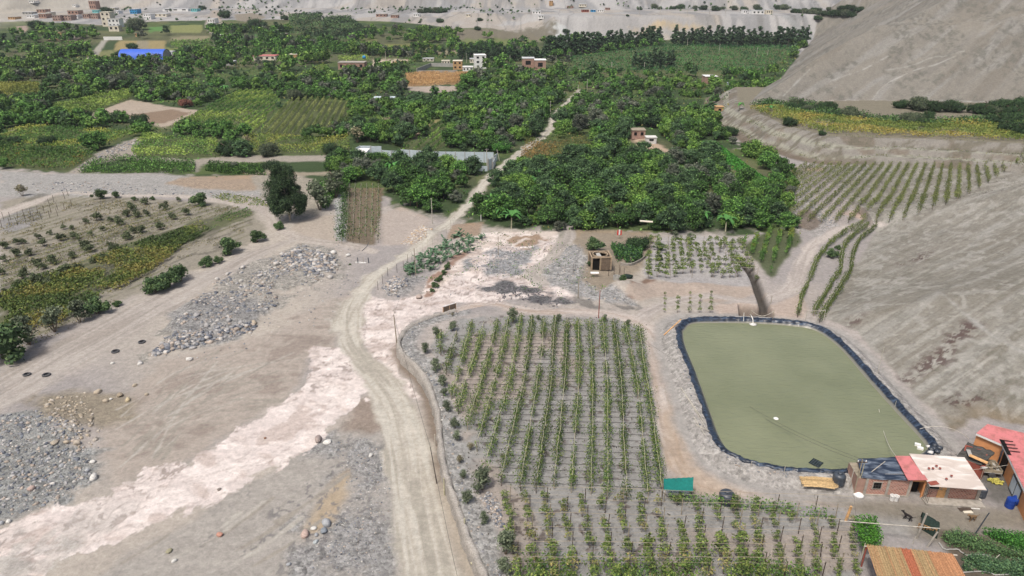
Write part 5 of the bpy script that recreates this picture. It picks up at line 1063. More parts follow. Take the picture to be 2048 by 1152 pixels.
for u, v in zE((400, 480), (430, 450), (450, 470), (480, 430), (500, 460), (520, 400), (545, 390), (540, 470), (570, 360), (590, 380), (610, 350), (640, 310), (650, 340), (640, 380), (680, 280), (700, 270), (690, 360), (720, 330), (740, 300), (760, 330), (750, 370), (790, 310), (800, 350), (620, 420), (660, 400), (470, 490), (530, 440), (580, 430), (700, 380), (770, 290), (830, 290), (720, 350), (420, 500), (560, 410)):
    p = P1(u, v); place(CAC[rng.integers(3)], (p.x, p.y, p.z), (rng.uniform(1.1, 1.6), rng.uniform(1.1, 1.6), rng.uniform(.6, .9)), rng.uniform(0, 6), 'prickly pear clump in the cactus hedge along the dirt road', 'cactus', 'cactus hedge along the road')
for u, v in zE((650, 450), (640, 470), (625, 500), (605, 530), (590, 540), (570, 575), (555, 600)):
    p = P1(u, v); place(ROUND[0], (p.x, p.y, p.z), rng.uniform(.5, .8), rng.uniform(0, 6), 'small green plant in the line crossing the pink mud', 'plant', 'plants in line on the pink mud')
# ---------------------------------------------------------------- pond
def fan(name, P2, z, m, kind, zs=None):
    c = P2.mean(0); n = len(P2); rings = 14; vs = [(c[0], c[1], z)]
    for k in range(1, rings+1):
        for p in P2: q = c+(p-c)*k/rings; vs.append((q[0], q[1], z))
    fs = [(0, 1+i, 1+(i+1) % n) for i in range(n)]
    for k in range(rings-1):
        for i in range(n): a_ = 1+k*n; fs.append((a_+i, a_+n+i, a_+n+(i+1) % n, a_+(i+1) % n))
    mb = MB().add(vs, fs); o = mb.build(name, m, smooth=True); return tag(o, kind=kind)
pc = POND.mean(0); dirp = unit(POND-pc)
def offs(d):
    t = unit(np.roll(POND, -1, 0)-np.roll(POND, 1, 0)); nrm = np.stack([t[:, 1], -t[:, 0]], 1); s = np.sign((nrm*dirp).sum(1)); return POND+nrm*s[:, None]*d
fan('water', offs(.12), WZ, M['water'], 'structure')
PF = smoothline(np.vstack([POND, POND[:1]]), 6)[:-1]; POND_, POND = POND, PF; dirp = unit(POND-pc); r = np.random.default_rng(8)
prof = [(-.45, WZ-.35), (-.02, WZ-.02), (.20, WZ+.17), (.42, WZ+.42), (.64, WZ+.60), (.90, WZ+.64), (1.08, WZ+.50), (1.18, WZ+.30)]
n = len(POND); fold = fbm(np.arange(n)*.9, np.zeros(n), 3.0, 3, 4); vs = []; fs = []
for j, (d, z) in enumerate(prof):
    o_ = offs(d); jit = (fbm(o_[:, 0], o_[:, 1], .8, 3, 5+j)-.5)
    wob = (fold-.5)*.5*(j > 2)+ (jit*.32 if j > 1 else 0)
    o_ = offs(d)+dirp*(wob[:, None] if np.ndim(wob) else wob)
    zz = np.full(n, z)+(jit*.22 if j > 1 else 0)
    vs.append(np.column_stack([o_, zz]))
vs = np.vstack(vs); m_ = len(prof)
for j in range(m_-1):
    for i in range(n): fs.append((j*n+i, j*n+(i+1) % n, (j+1)*n+(i+1) % n, (j+1)*n+i))
lin_o = npmesh('pond_liner', vs, np.array(fs), M['liner'], smooth=True); tag(lin_o, 'crumpled black plastic liner folded over the bank all round the pond', 'pond liner')
# ---------------------------------------------------------------- stones
def icos(sub, r, flat=.75, rough=.22):
    import bmesh
    bm = bmesh.new(); bmesh.ops.create_icosphere(bm, subdivisions=sub, radius=1.0)
    V = np.array([v.co for v in bm.verts]); F_ = np.array([[v.index for v in f.verts] for f in bm.faces]); bm.free()
    for _ in range(5): d = unit(r.normal(size=3)); h_ = r.uniform(.55, .85); k = V@d; V = V-np.outer(np.maximum(k-h_, 0), d)
    V = V*(1+r.normal(0, rough*.25, (len(V), 1)))*np.array([1, r.uniform(.65, .95), flat*r.uniform(.7, 1)]); return V, F_
RK = [icos(1, r) for _ in range(6)]; RKB = [icos(2, r) for _ in range(7)]; RKT = [icos(1, r, .7) for _ in range(5)]
STC = [(162, 160, 158), (140, 140, 142), (118, 122, 128), (186, 182, 176), (154, 144, 134), (98, 102, 110), (170, 158, 146), (128, 130, 134)]
def stones(name, label, poly, n, smin, smax, pw=3.0, world=False, th=None, cols=STC, cat='stones', nsc=3):
    Q = np.asarray(poly) if world else PA(poly)[:, :2]; lo, hi = Q.min(0), Q.max(0); x = rng.uniform(lo[0], hi[0], n*3); y = rng.uniform(lo[1], hi[1], n*3)
    sd_ = sdf(x, y, Q, 8); eg = min(2.5, .5*max(sd_.max(), .01)); k = (sd_ > 0) & (rng.random(len(x)) < ss(-.1*eg, eg, sd_))
    if th: k &= fbm(x, y, nsc, 3, 19) > th
    x, y = x[k][:n], y[k][:n]
    if not len(x): return
    z = H(x, y); Vs, Fs, Cs = [], [], []; n0 = 0
    for i in range(len(x)):
        s = smin+(smax-smin)*rng.random()**pw; V_, F_ = RKT[i % 5]; a = rng.uniform(0, 6.28); ca, sa = math.cos(a), math.sin(a); s *= .5
        v = V_*s*np.array([rng.uniform(.8, 1.3), 1, rng.uniform(.7, 1)]); v = np.stack([v[:, 0]*ca-v[:, 1]*sa+x[i], v[:, 0]*sa+v[:, 1]*ca+y[i], v[:, 2]+z[i]+s*.10], 1)
        Vs.append(v); Fs.append(F_+n0); Cs.append(np.repeat((A(*cols[rng.integers(len(cols))])*rng.uniform(.8, 1.15))[None], len(v), 0)); n0 += len(v)
    tag(npmesh(name, np.vstack(Vs), np.vstack(Fs), STONE, np.vstack(Cs)), label, cat, None, 'stuff')
stones('rubble', 'grey stones heaped over the long rubble bank beside the stony track', RUB, 4200, .08, .9, 5.5, True, .47, nsc=3.5)
stones('rubble', 'scattered stones around the rubble bank', [(320, 640), (430, 560), (590, 480), (740, 490), (740, 560), (640, 650), (540, 690), (400, 740), (300, 730)], 900, .08, .45, 3)
stones('rubble', 'pale blocks piled at the top of the rubble bank', zD((1600, 420), (1740, 330), (1950, 380), (2010, 440), (1950, 500), (1780, 520), (1700, 470)), 420, .45, 1.25, 1.6)
stones('rubble', 'pale stones at the foot of the rubble bank', zD((1060, 860), (1340, 800), (1500, 760), (1500, 830), (1240, 900), (1000, 960), (840, 990), (900, 930)), 420, .4, 1.2, 1.8)
stones('gravel', 'bluish gravel and stones at the picture edge below the working platform', [(0, 830), (100, 815), (190, 860), (208, 950), (150, 1000), (60, 1030), (-40, 1050), (-60, 850)], 3600, .07, .7, 7)
stones('rubble', 'stones around the corner of the brown working platform', [(60, 800), (180, 780), (210, 860), (200, 905), (110, 890), (100, 840)], 260, .2, .8, 2, cols=[(168, 156, 138), (150, 140, 124), (176, 168, 156)])
stones('gravel', 'grey gravel spread beside the lower dirt road', [(640, 880), (740, 870), (780, 900), (785, 1150), (600, 1150), (630, 1050), (700, 1000)], 1300, .06, .3, 4)
stones('rubble', 'white stones heaped below the pale lot beside the road', zE((360, 330), (440, 240), (500, 200), (570, 230), (540, 280), (420, 340)), 260, .3, .9, 2, cols=[(196, 190, 182), (170, 160, 150), (184, 164, 140)])
stones('rubble', 'stones piled at the road corner before the cactus hedge', zE((250, 580), (300, 530), (350, 500), (420, 530), (430, 570), (360, 590), (380, 640), (300, 620)), 420, .25, .8, 2)
stones('rubble', 'grey gravel stones over the mound left of the brick tank', [(1120, 495), (1160, 480), (1180, 515), (1195, 560), (1260, 595), (1275, 612), (1210, 605), (1130, 580), (1090, 560), (1080, 535)], 900, .1, .45, 4)
stones('rubble', 'dark broken stones spread in the middle of the pink mud', [(965, 575), (1010, 565), (1080, 578), (1110, 595), (1150, 605), (1120, 618), (1000, 606)], 600, .12, .6, 3, cols=[(96, 94, 96), (120, 118, 120), (80, 78, 82)])
stones('gravel', 'grey gravel at the head of the pink mud', [(920, 520), (985, 500), (1060, 480), (1085, 485), (1060, 520), (1045, 548), (960, 552), (925, 545)], 700, .12, .5, 3)
stones('gravel', 'gravel along the pond bank beside the lane', [(1345, 680), (1362, 660), (1385, 760), (1410, 850), (1440, 900), (1500, 935), (1640, 950), (1600, 960), (1480, 950), (1410, 880), (1370, 780)], 1100, .08, .4, 4)
stones('gravel', 'gravel bank behind the left track', zA((150, 1060), (700, 1060), (1300, 1120), (1540, 1130), (1500, 1152), (700, 1150), (200, 1120)), 900, .15, .8, 4)
WIN = np.vstack([WALL[(WALL[:, 1] > 44)], (WALL+np.array([1.7, -.3]))[(WALL[:, 1] > 44)][::-1]])
stones('rubble', 'grey stones on top of the retaining wall beside the vines', WIN, 1200, .12, .5, 3, True)
stones('rubble', 'stone pile at the corner of the wire pergola', zH((820, 690), (900, 660), (960, 720), (980, 880), (920, 880), (860, 740)), 260, .15, .5, 2)
stones('rubble', 'grey stones beside the lane below the bare slope vineyard', [(1600, 350), (1615, 372), (1655, 420), (1680, 448), (1660, 458), (1630, 440), (1590, 365)], 500, .2, .8, 3)
stones('rubble', 'stony bank of the channel through the left fields', zA((400, 1010), (600, 880), (800, 805), (860, 840), (760, 870), (600, 950), (440, 1020)), 500, .3, 1.0, 3)
for pl_, lb_ in ((zE((640, 625), (720, 592), (800, 572), (900, 515), (1000, 498)), 'stones lining the low berm across the pink mud'), (zE((1095, 500), (1150, 555), (1225, 590)), 'stone edging below the path through the gravel'), (zE((1090, 475), (1150, 400), (1230, 330), (1290, 280)), 'stone edging along the upper path'), (zE((950, 690), (1100, 690), (1260, 700), (1400, 650), (1500, 640), (1640, 640)), 'stones along the far side of the lane'), (zE((480, 600), (560, 500), (640, 430), (760, 370), (840, 330)), 'stones along the foot of the cactus bank')):
    W_ = smoothline(PA(pl_)[:, :2], 4); n_ = np.gradient(W_, axis=0); n_ = unit(np.stack([n_[:, 1], -n_[:, 0]], 1)); stones('rubble', lb_, np.vstack([W_+n_*.45, (W_-n_*.45)[::-1]]), 130, .12, .5, 2.5, True)
stuffleaves('weeds', 'green weeds scattered over the banks around the pink mud', zE((380, 480), (700, 260), (1000, 250), (1300, 260), (1480, 480), (1700, 640), (1300, 660), (900, 560), (600, 620), (420, 600)), 5000, .5, .28, MDG+VD, .60, nsc=2.2)
tmpl = {}
def boulder(u, v, px, label, group=None, col=(176, 170, 160)):
    p = P1(u, v); s = px2m(u, v, px)*.5; k = rng.integers(7); key = (k, col)
    if key not in tmpl: o = npmesh('boulder', RKB[k][0], RKB[k][1], STONE, np.repeat(A(*col)[None], len(RKB[k][0]), 0)); tmpl[key] = o
    else: o = tmpl[key].copy(); COL.objects.link(o)
    o.location = (p.x, p.y, p.z+s*.25); o.scale = (s*rng.uniform(.9, 1.15), s, s*rng.uniform(.85, 1.1)); o.rotation_euler = (0, 0, rng.uniform(0, 6)); tag(o, label, 'boulder', group)
GREY, TAN, PINK_, WHT = (158, 160, 162), (172, 160, 142), (176, 156, 146), (200, 198, 192)
for u, v, px, c, lb in [(653, 1050, 26, GREY, 'largest grey boulder with a pale cap in the group beside the lower road'), (648, 1064, 20, (128, 134, 140), 'blue grey boulder leaning against the largest one beside the lower road'), (610, 1070, 25, PINK_, 'rounded pink boulder in the group beside the lower road'), (628, 1058, 14, WHT, 'small white boulder between the pink and grey ones'), (633, 1071, 12, GREY, 'small grey boulder below the little white one'), (632, 1085, 13, (170, 176, 176), 'small pale boulder at the bottom of the roadside group'),
    (637, 881, 22, (150, 138, 132), 'brown grey boulder of the pair at the mud edge'), (655, 885, 19, WHT, 'white pointed boulder of the pair at the mud edge'), (741, 912, 13, WHT, 'lone white stone beside the dirt road'), (379, 719, 15, WHT, 'white boulder sitting alone below the rubble bank'), (508, 646, 15, TAN, 'tan boulder at the lower edge of the rubble bank'),
    (197, 785, 17, TAN, 'large tan boulder at the corner of the brown platform'), (213, 803, 14, TAN, 'round tan boulder before the large one on the brown platform'), (256, 801, 14, (186, 172, 142), 'yellowish oval boulder on the brown platform'), (240, 792, 17, (150, 138, 120), 'brown boulder between the round and oval ones on the platform'), (293, 790, 11, TAN, 'small tan boulder right of the oval one on the platform'), (222, 799, 8, WHT, 'little pale stone beside the round tan boulder'),
    (188, 957, 22, WHT, 'long pale slab stone in the bluish gravel'), (123, 932, 12, GREY, 'grey boulder in the bluish gravel'), (64, 979, 18, PINK_, 'long pinkish stone low in the bluish gravel'), (186, 925, 13, WHT, 'white stone at the top of the bluish gravel'), (176, 942, 12, GREY, 'pale round stone above the long slab'), (155, 887, 17, (170, 160, 146), 'tan grey boulder where the gravel meets the platform'), (110, 886, 18, (168, 158, 142), 'flat tan boulder left of the gravel corner'), (133, 886, 14, TAN, 'small tan boulder between two larger ones at the gravel corner'), (18, 1044, 14, WHT, 'pale boulder beside the mud at the picture edge'), (3, 1048, 14, GREY, 'grey boulder cut by the picture edge'),
    (667, 506, 13, WHT, 'white boulder near the gate frame'), (696, 512, 13, WHT, 'larger white boulder nearest the gate frame'), (838, 596, 18, (170, 156, 146), 'big pale boulder at the end of the plant line on the mud'), (752, 640, 0.1, WHT, '') , (800, 693, 14, (200, 182, 170), 'pinkish boulder at the corner of the wall base'), (88, 485, 12, WHT, 'white boulder on the young plot'), (438, 980, 10, (136, 128, 120), 'dark stone lying in the pink mud'),
    (530, 877, 7, (140, 110, 92), 'small brown stone in the pink mud'), (440, 1071, 16, (176, 134, 118), 'reddish stone half buried in the sand'), (338, 1104, 16, (150, 146, 122), 'mossy stone half buried in the sand'), (349, 1123, 12, WHT, 'pale stone below the mossy one'), (578, 1130, 12, GREY, 'grey stone at the bottom edge left of the road'), (270, 772, 11, TAN, 'flat tan stone above the platform corner'), (225, 727, 10, WHT, 'pale flat stone near the upper tyre'), (281, 729, 11, WHT, 'pale stone at the tip of the rubble bank')]:
    if lb: boulder(u, v, px, lb, None, c)
for u, v in zD((1110, 1000)[:2], (1900, 400), (1860, 360), (1820, 420), (1760, 390), (1620, 440), (1420, 460), (1410, 540), (1520, 510), (1650, 380), (1930, 520), (1950, 430), (1330, 500), (1270, 530)): boulder(u, v, rng.uniform(10, 15), 'pale boulder lying on the upper rubble bank', 'boulders on the upper rubble bank', (180, 176, 170))
for u, v in zD((1150, 740), (1210, 800), (1330, 820), (1270, 830), (1140, 905), (1090, 890), (1040, 900), (950, 905), (1340, 770), (1410, 780), (930, 965), (820, 1015), (1130, 930), (1100, 860)): boulder(u, v, rng.uniform(10, 15), 'grey boulder at the lower tip of the rubble bank', 'boulders at the tip of the rubble bank', (160, 158, 156))
# ---------------------------------------------------------------- retaining wall of rough stone
wl = WALL[WALL[:, 1] > 43.5]; wl = smoothline(wl, 3); t = unit(np.gradient(wl, axis=0)); nr_ = np.stack([t[:, 1], -t[:, 0]], 1); nr_ *= np.sign((nr_*np.array([-1, 0])).sum(1))[:, None]
vs = []; fs = []; n = len(wl); zb = np.minimum(H(wl[:, 0]+nr_[:, 0]*.9, wl[:, 1]+nr_[:, 1]*.9), H(wl[:, 0]-nr_[:, 0]*.9, wl[:, 1]-nr_[:, 1]*.9)); zt = np.maximum(zb+.3, H(wl[:, 0]-nr_[:, 0]*.9, wl[:, 1]-nr_[:, 1]*.9)+.14)
pr_ = [(.62, -.3, 0), (.52, .33, 0), (.46, .66, 0), (.40, 1.0, .04), (-.05, 1.0, .08), (-.22, 1.0, -.25)]
for o_, f, dz in pr_:
    q = wl+nr_*o_; j = (fbm(q[:, 0]+f*7, q[:, 1], .6, 3, 23)-.5)*.6; vs.append(np.column_stack([q+nr_*j[:, None], zb+(zt-zb)*f+dz+j*.6]))
vs = np.vstack(vs)
for j in range(len(pr_)-1):
    for i in range(n-1): fs.append((j*n+i, j*n+i+1, (j+1)*n+i+1, (j+1)*n+i))
wc = A(150, 145, 138)[None]*(.8+.5*fbm(vs[:, 0]*1.0, vs[:, 1]+vs[:, 2], .5, 3, 29))[:, None]
tag(npmesh('stone_wall', vs, np.array(fs), STONE, wc), 'rough pale stone retaining wall curving between dirt road and vines', 'wall')
# ---------------------------------------------------------------- poles, posts, cables
def pole(u, v, vt, r_=.09, label='', m='wood', name='utility_pole', arm=False, group=None, lean=0.0, cat='pole', ut=None):
    p = P1(u, v); d = project(p.x, p.y, p.z)[2]; hgt = (v-vt)*d/FPX/CP*.98
    o = thing(name, p, label, cat, group); lx = 0 if ut is None else (ut-u)*d/FPX
    MB().tube([(0, 0, -.3), (lx*.5, 0, hgt*.5), (lx, 0, hgt)], r_, 7, r_*.75).build('shaft', M[m], o)
    if arm:
        MB().box((lx, 0, hgt-.35), (1.1, .09, .09)).build('crossarm', M['dkwood'], o); MB().tube([(lx-.4, 0, hgt-.3), (lx-.4, 0, hgt-.1)], .05, 6).tube([(lx+.4, 0, hgt-.3), (lx+.4, 0, hgt-.1)], .05, 6).build('insulator', M['white'], o)
    return p+Vector((lx, 0, hgt))
T1 = pole(793.6, 686.7, 627, .09, 'brown wooden pole at the upper corner of the stone wall', ut=792)
T2 = pole(832, 551, 497, .08, 'wooden pole with white foot at the cactus hedge', ut=831.5)
T3 = pole(865, 448, 398, .10, 'pale pole with white foot beside the climbing road', 'ltwire')
T4 = pole(996.5, 510, 473, .08, 'thin pole standing in the upper gravel patch')
pole(1156, 596, 557, .08, 'thin pole on the stony mound left of the brick tank')
T5 = pole(1197, 636, 580, .08, 'reddish thin pole at the vineyard end of the lane', 'redwall')
pole(1034, 281, 261, .12, 'grey pole in the grove left of the climbing road', 'ltwire'); T6 = pole(974, 338, 300, .14, 'grey pole at the gate of the walled compound', 'ltwire', arm=True); pole(999, 321, 300, .12, 'leaning pole outside the compound wall', 'ltwire', ut=994)
pole(1100.7, 228, 204, .14, 'grey pole at the far visible end of the climbing road', 'ltwire'); pole(1128, 204, 185, .14, 'grey pole in the trees just past the road end', 'ltwire'); pole(1156, 192, 172, .14, 'second grey pole past the road end', 'ltwire'); pole(1174, 180, 160, .15, 'third grey pole past the road end', 'ltwire'); pole(1194, 165, 147, .15, 'fourth grey pole past the road end', 'ltwire')
pole(1222, 157, 128, .2, 'taller grey pole near the flat dark orchard', 'ltwire', arm=True); pole(1205, 145, 126, .15, 'grey pole left of the taller one near the flat orchard', 'ltwire'); pole(1288, 142, 126, .15, 'grey pole below the dark tree clump', 'ltwire')
for k, (u, v, vt) in enumerate([(1438, 106, 90), (1374, 95, 78), (1513, 113, 97), (1534, 116, 100), (1112, 128, 112), (1020, 128, 112), (772, 126, 105), (933, 126, 108)]): pole(u, v, vt, .16, 'thin pale pole rising from the flat far orchards and fields', 'ltwire', group='poles of the far fields')
for k, u in enumerate((1278, 1320, 1374, 1418, 1450, 1545, 1604, 1665, 1640)): pole(u, 31+k*.4, 17+k, .18, 'thin pole along the road on top of the far cliff', 'ltwire', group='poles of the cliff top road')
for (u, v, vt, r_, mt, lb) in [(870.6, 892, 866, .07, 'ltwire', 'short white post at the wall foot beside the dark leaning pole'), (889, 990, 951, .09, 'rail', 'thick pale post against the lower stone wall'), (917, 1038, 997, .07, 'ltwire', 'thin pale post against the lower stone wall'), (930, 1068, 1030, .09, 'rail', 'thick pale post nearest the bottom of the stone wall')]: pole(u, v, vt, r_, lb, mt, 'wall_post', cat='post')
T7 = pole(874, 967, 884, .06, 'long thin dark pole leaning beside the stone wall', 'dkwood', ut=865)
LOG = P1(815, 1); 
p = P1(952, 1129); tag(MB().tube([(-.5, 0, .15), (.5, .05, .15)], .14, 8).build('log', M['rail']), 'pale log lying at the foot of the stone wall', 'log').location = p
def cable(a, b, sag, label, r_=.018, m='wire', name='cable', n=14, group=None):
    a, b = Vector(a), Vector(b); pts = [a.lerp(b, s)-Vector((0, 0, sag*4*s*(1-s))) for s in np.linspace(0, 1, n)]
    return tag(MB().tube(pts, r_, 4).build(name, M[m]), label, 'cable', group)
b0 = P1(918, 1165, 3.2); cable(T7, b0+Vector((0, 0, 3)), .5, 'dark cable running from the leaning pole along the road edge'); cable(T1, T7, .7, 'sagging cable between the corner pole and the leaning pole')
cable(T1, T2, .5, 'cable across the pink mud from the wall corner to the cactus hedge', .012)
for (u, v) in zE((240, 570), (268, 535), (298, 490), (352, 470), (390, 450), (415, 415), (440, 400), (470, 370), (500, 345), (532, 325), (560, 310), (590, 290), (615, 270), (640, 245), (665, 215), (680, 190), (690, 160)):
    pole(u, v+6, v-12, .045, 'short wire fence post between the dirt road and the cactus hedge', 'dkwood' if v > 520 else 'ltwire', 'fence_post', group='fence posts along the dirt road', cat='fence post')
# ---------------------------------------------------------------- tyres
tyre = None
for u, v, s, rz, lb in ((284, 685, .54, 0, 'uppermost worn tyre lying nearest the rubble bank'), (231, 704, .56, .5, 'worn tyre second down the track toward the corner'), (93, 751, .54, 1, 'right hand tyre of the lowest pair on the track'), (54, 750, .52, 2, 'left hand tyre of the lowest pair on the track')):
    p = P1(u, v)
    if tyre is None:
        tyre = MB().lathe([(.56, .02), (.86, .0), (1.0, .1), (1.0, .34), (.86, .44), (.56, .42), (.60, .36), (.84, .36), (.90, .30), (.90, .14), (.84, .08), (.60, .08), (.56, .02)], n=24).build('tyre', M['tyre'], smooth=True); o = tyre
    else: o = tyre.copy(); COL.objects.link(o)
    o.location = p; o.scale = (s, s, s); o.rotation_euler = (.03, .03, rz); tag(o, lb, 'tyre')
# ---------------------------------------------------------------- signs
p = P1(886.5, 631); q = P1(912, 623); o = thing('sign_board', p, 'pair of brown boards on a frame at the mud corner above the vines', 'sign'); d = (q-p); L = d.length; o.rotation_euler = (0, 0, math.atan2(d.y, d.x))
for k in range(3): MB().box((L*k/2, 0, .75), (.07, .07, 1.7)).build('post', M['ltwood'], o)
for k in range(2): MB().box((L*(k+.5)/2, -.05, .95), (L/2-.12, .04, 1.15)).build('board', M['brown'], o)
MB().box((L/2, .0, 1.63), (L+.1, .1, .07)).build('frame', M['white'], o)
p = P1(716, 526); o = thing('gate_frame', p, 'dark posts holding a tilted white panel at the track junction', 'frame'); d = P1(738, 524)-p; w_ = d.length
for x0 in (0, w_): MB().tube([(x0, 0, -.1), (x0*.96+.03, 0, 1.15)], .09, 6).build('post', M['black'], o)
MB().tube([(-.05, 0, 1.1), (w_*.6, 0, 1.35), (w_*.9, .1, 1.9)], .06, 6).build('rail', M['black'], o); MB().box((0, 0, 0), (1.1, .06, .5)).build('panel', M['white'], o); o.children[-1].location = (w_*.68, -.1, 1.55); o.children[-1].rotation_euler = (-.5, -.55, 0)
MB().box((w_/2, .05, .06), (w_*.5, .3, .1)).build('sill', M['white'], o); MB().tube([(w_/2, .0, 0), (w_/2+.05, 0, 1.3)], .04, 5).build('middle_post', M['wood'], o)
# ---------------------------------------------------------------- the farm houses
def lofted(name, q, th, m, parent, wave=0.0, seg=1, o_=None):
    """roof sheet from four world corners: front left, front right, back right, back left"""
    q = [Vector(a) for a in q]; base = parent.matrix_basis.inverted() if parent else Matrix(); nx, ny = (24, 16) if wave else (1, 1); vs = []; fs = []
    for j in range(ny+1):
        for i in range(nx+1):
            a = q[0].lerp(q[1], i/nx).lerp(q[3].lerp(q[2], i/nx), j/ny)
            if wave: a = a+Vector((0, 0, float((fbm(np.array([a.x*.5]), np.array([a.y*2.2]), 1.2, 3, 3)[0]-.5)*wave)))
            vs.append(base @ a)
    n = len(vs); vs += [v-Vector((0, 0, th)) for v in vs]; w_ = nx+1
    for j in range(ny):
        for i in range(nx): k = j*w_+i; fs += [(k, k+1, k+w_+1, k+w_), (n+k, n+k+w_, n+k+w_+1, n+k+1)]
    for i in range(nx): fs += [(i, n+i, n+i+1, i+1), (ny*w_+i, ny*w_+i+1, n+ny*w_+i+1, n+ny*w_+i)]
    for j in range(ny): fs += [(j*w_, (j+1)*w_, n+(j+1)*w_, n+j*w_), (j*w_+nx, n+j*w_+nx, n+(j+1)*w_+nx, (j+1)*w_+nx)]
    return MB().add(vs, fs).build(name, m, parent, smooth=bool(wave))
def GZ(u, v, z): g = G(u, v, z); return Vector((g[0], g[1], z))
def framed(name, a, b, label, cat):
    """Empty at ground point a with its x axis towards ground point b"""
    o = thing(name, a, label, cat); d = b-a; o.rotation_euler = (0, 0, math.atan2(d.y, d.x)); o.matrix_basis = Matrix.Translation(a) @ Matrix.Rotation(math.atan2(d.y, d.x), 4, 'Z'); return o, math.hypot(d.x, d.y)
def win(parent, x, z, w, h, y=-.03, bars=True, m='dark', nm='window'):
    f = MB().box((x, y, z), (w, .06, h)).build(nm, M[m], parent)
    b = MB()
    for s in (-1, 1): b.box((x+s*w/2, y-.03, z), (.07, .06, h+.1)); b.box((x, y-.025, z+s*h/2), (w, .05, .07))
    b.build('frame', M['concrete'], f)
    if bars:
        b = MB()
        for k in (-.2, .15): b.tube([(x+k*w, y-.05, z-h/2), (x+k*w, y-.05, z+h/2)], .015, 4)
        b.box((x, y-.055, z), (w, .02, .03)); b.build('bars', M['wire'], f)
    return f
gz = h1(*P1(1780, 992)[:2]); ga = P1(1727, 990); gb = P1(1813, 994); ga.z = gb.z = gz
hA, LA = framed('brick_house', ga, gb, 'small raw brick house roofed with dusty blue tarpaulin beside the pond', 'house')
inv = hA.matrix_basis.inverted(); bl_ = inv @ GZ(1719, 918, gz+2.75); br_ = inv @ GZ(1790, 914, gz+2.75); DA = (bl_.y+br_.y)/2-.15
def walls(o, L, D, h, m, t=.14, front=None, z0=-.15, hb=None):
    hb = hb or h; mb = MB()
    mb.box((L/2, t/2, (h+z0)/2), (L, t, h-z0)); mb.box((L/2, D-t/2, (hb+z0)/2), (L, t, hb-z0))
    for x in (t/2, L-t/2): mb.add([(x-t/2, t, z0), (x+t/2, t, z0), (x+t/2, D-t, z0), (x-t/2, D-t, z0), (x-t/2, t, h), (x+t/2, t, h), (x+t/2, D-t, hb), (x-t/2, D-t, hb)], [(3, 2, 1, 0), (4, 5, 6, 7), (0, 1, 5, 4), (1, 2, 6, 5), (2, 3, 7, 6), (3, 0, 4, 7)])
    return mb.build('wall', m, o)
HT = 2.15
walls(hA, LA, DA, HT, M['brick'], hb=2.5)
for x in (.0, LA*.50, LA): MB().box((x, -.012, HT/2), (.24, .17, HT)).build('column', M['concrete'], hA)
MB().box((LA/2, -.01, .10), (LA+.1, .2, .22)).build('plinth', M['concrete'], hA)
win(hA, LA*.25, 1.35, .85, .85)
lofted('roof', [GZ(1723, 955, gz+2.25), GZ(1816, 961.5, gz+2.25), GZ(1792, 913, gz+2.75), GZ(1715, 917, gz+2.75)], .05, M['tarp'], hA, .35)
gc = P1(1816, 994); gd = P1(1849, 996); gc.z = gd.z = gz
hB, LB = framed('orange_house', gc, gd, 'narrow orange room with dark doorway and pink roof between two brick houses', 'house'); inv = hB.matrix_basis.inverted(); DB = (inv @ GZ(1800, 914, gz+2.6)).y-.1
mb = MB(); w1 = LB*.62; mb.box((LB/2, DB-.07, 1.1), (LB, .14, 2.3)); mb.box((w1+.2+(LB-w1-.2)/2, .07, 1.12), (LB-w1-.2, .14, 2.25)); mb.box(((w1+.2)/2, .07, 2.15), (w1+.2, .14, .3)); mb.box((.07, DB/2, 1.1), (.14, DB-.3, 2.2)); mb.box((LB-.07, DB/2, 1.1), (.14, DB-.3, 2.2)); mb.build('wall', M['orange'], hB)
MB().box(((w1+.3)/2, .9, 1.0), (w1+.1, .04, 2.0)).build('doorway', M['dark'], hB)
g_ = MB()
for k in range(5): g_.tube([(w1+.25+k*.04, -.2-k*.2, .05), (w1+.25+k*.04, -.2-k*.2, 1.75)], .02, 4)
g_.tube([(w1+.25, -.15, 1.75), (w1+.45, -1.1, 1.75)], .025, 4).tube([(w1+.25, -.15, .1), (w1+.45, -1.1, .1)], .025, 4).tube([(w1+.25, -.15, .1), (w1+.45, -1.1, 1.75)], .02, 4); g_.build('open_gate', M['dkwood'], hB)
lofted('roof', [GZ(1816, 960, gz+2.5), GZ(1856, 960, gz+2.5), GZ(1824, 912, gz+2.75), GZ(1790, 911.5, gz+2.75)], .05, M['pinkroof'], hB)
ge = P1(1848, 996); gf = P1(1951, 1002); ge.z = gf.z = gz+.18
hC, LC = framed('brick_house', ge, gf, 'brick house under a large stained white roof sheet with a brown wooden door', 'house'); inv = hC.matrix_basis.inverted(); DC = (inv @ GZ(1880, 912, gz+2.9)).y-.3
walls(hC, LC, DC, 2.1, M['brick'], hb=2.5)
for x in (0, LC*.40, LC): MB().box((x, -.012, 1.05), (.3, .17, 2.1)).build('column', M['concrete'], hC)
win(hC, LC*.15, 1.5, 1.25, .8); d_ = MB().box((LC*.305, -.03, .95), (.85, .07, 1.9)).build('door', M['ltwood'], hC); MB().box((LC*.305+.32, -.085, .95), (.05, .04, .12)).build('handle', M['wire'], d_)
MB().box((LC/2, -.62, -.12), (LC+.7, 1.1, .32)).build('porch', M['concrete'], hC)
rf = lofted('roof', [GZ(1860, 972, gz+2.35), GZ(1973.8, 980, gz+2.35), GZ(1929, 914.5, gz+2.95), GZ(1818.4, 907, gz+2.95)], .06, M['whiteroof'], hC)
rb = GZ(1871, 966, gz+2.43)
def onroof(name, u, v, z, s, m, label, cat, group=None):
    p = GZ(u, v, z); return tag(MB().box((0, 0, 0), s).build(name, M[m]), label, cat, group), p
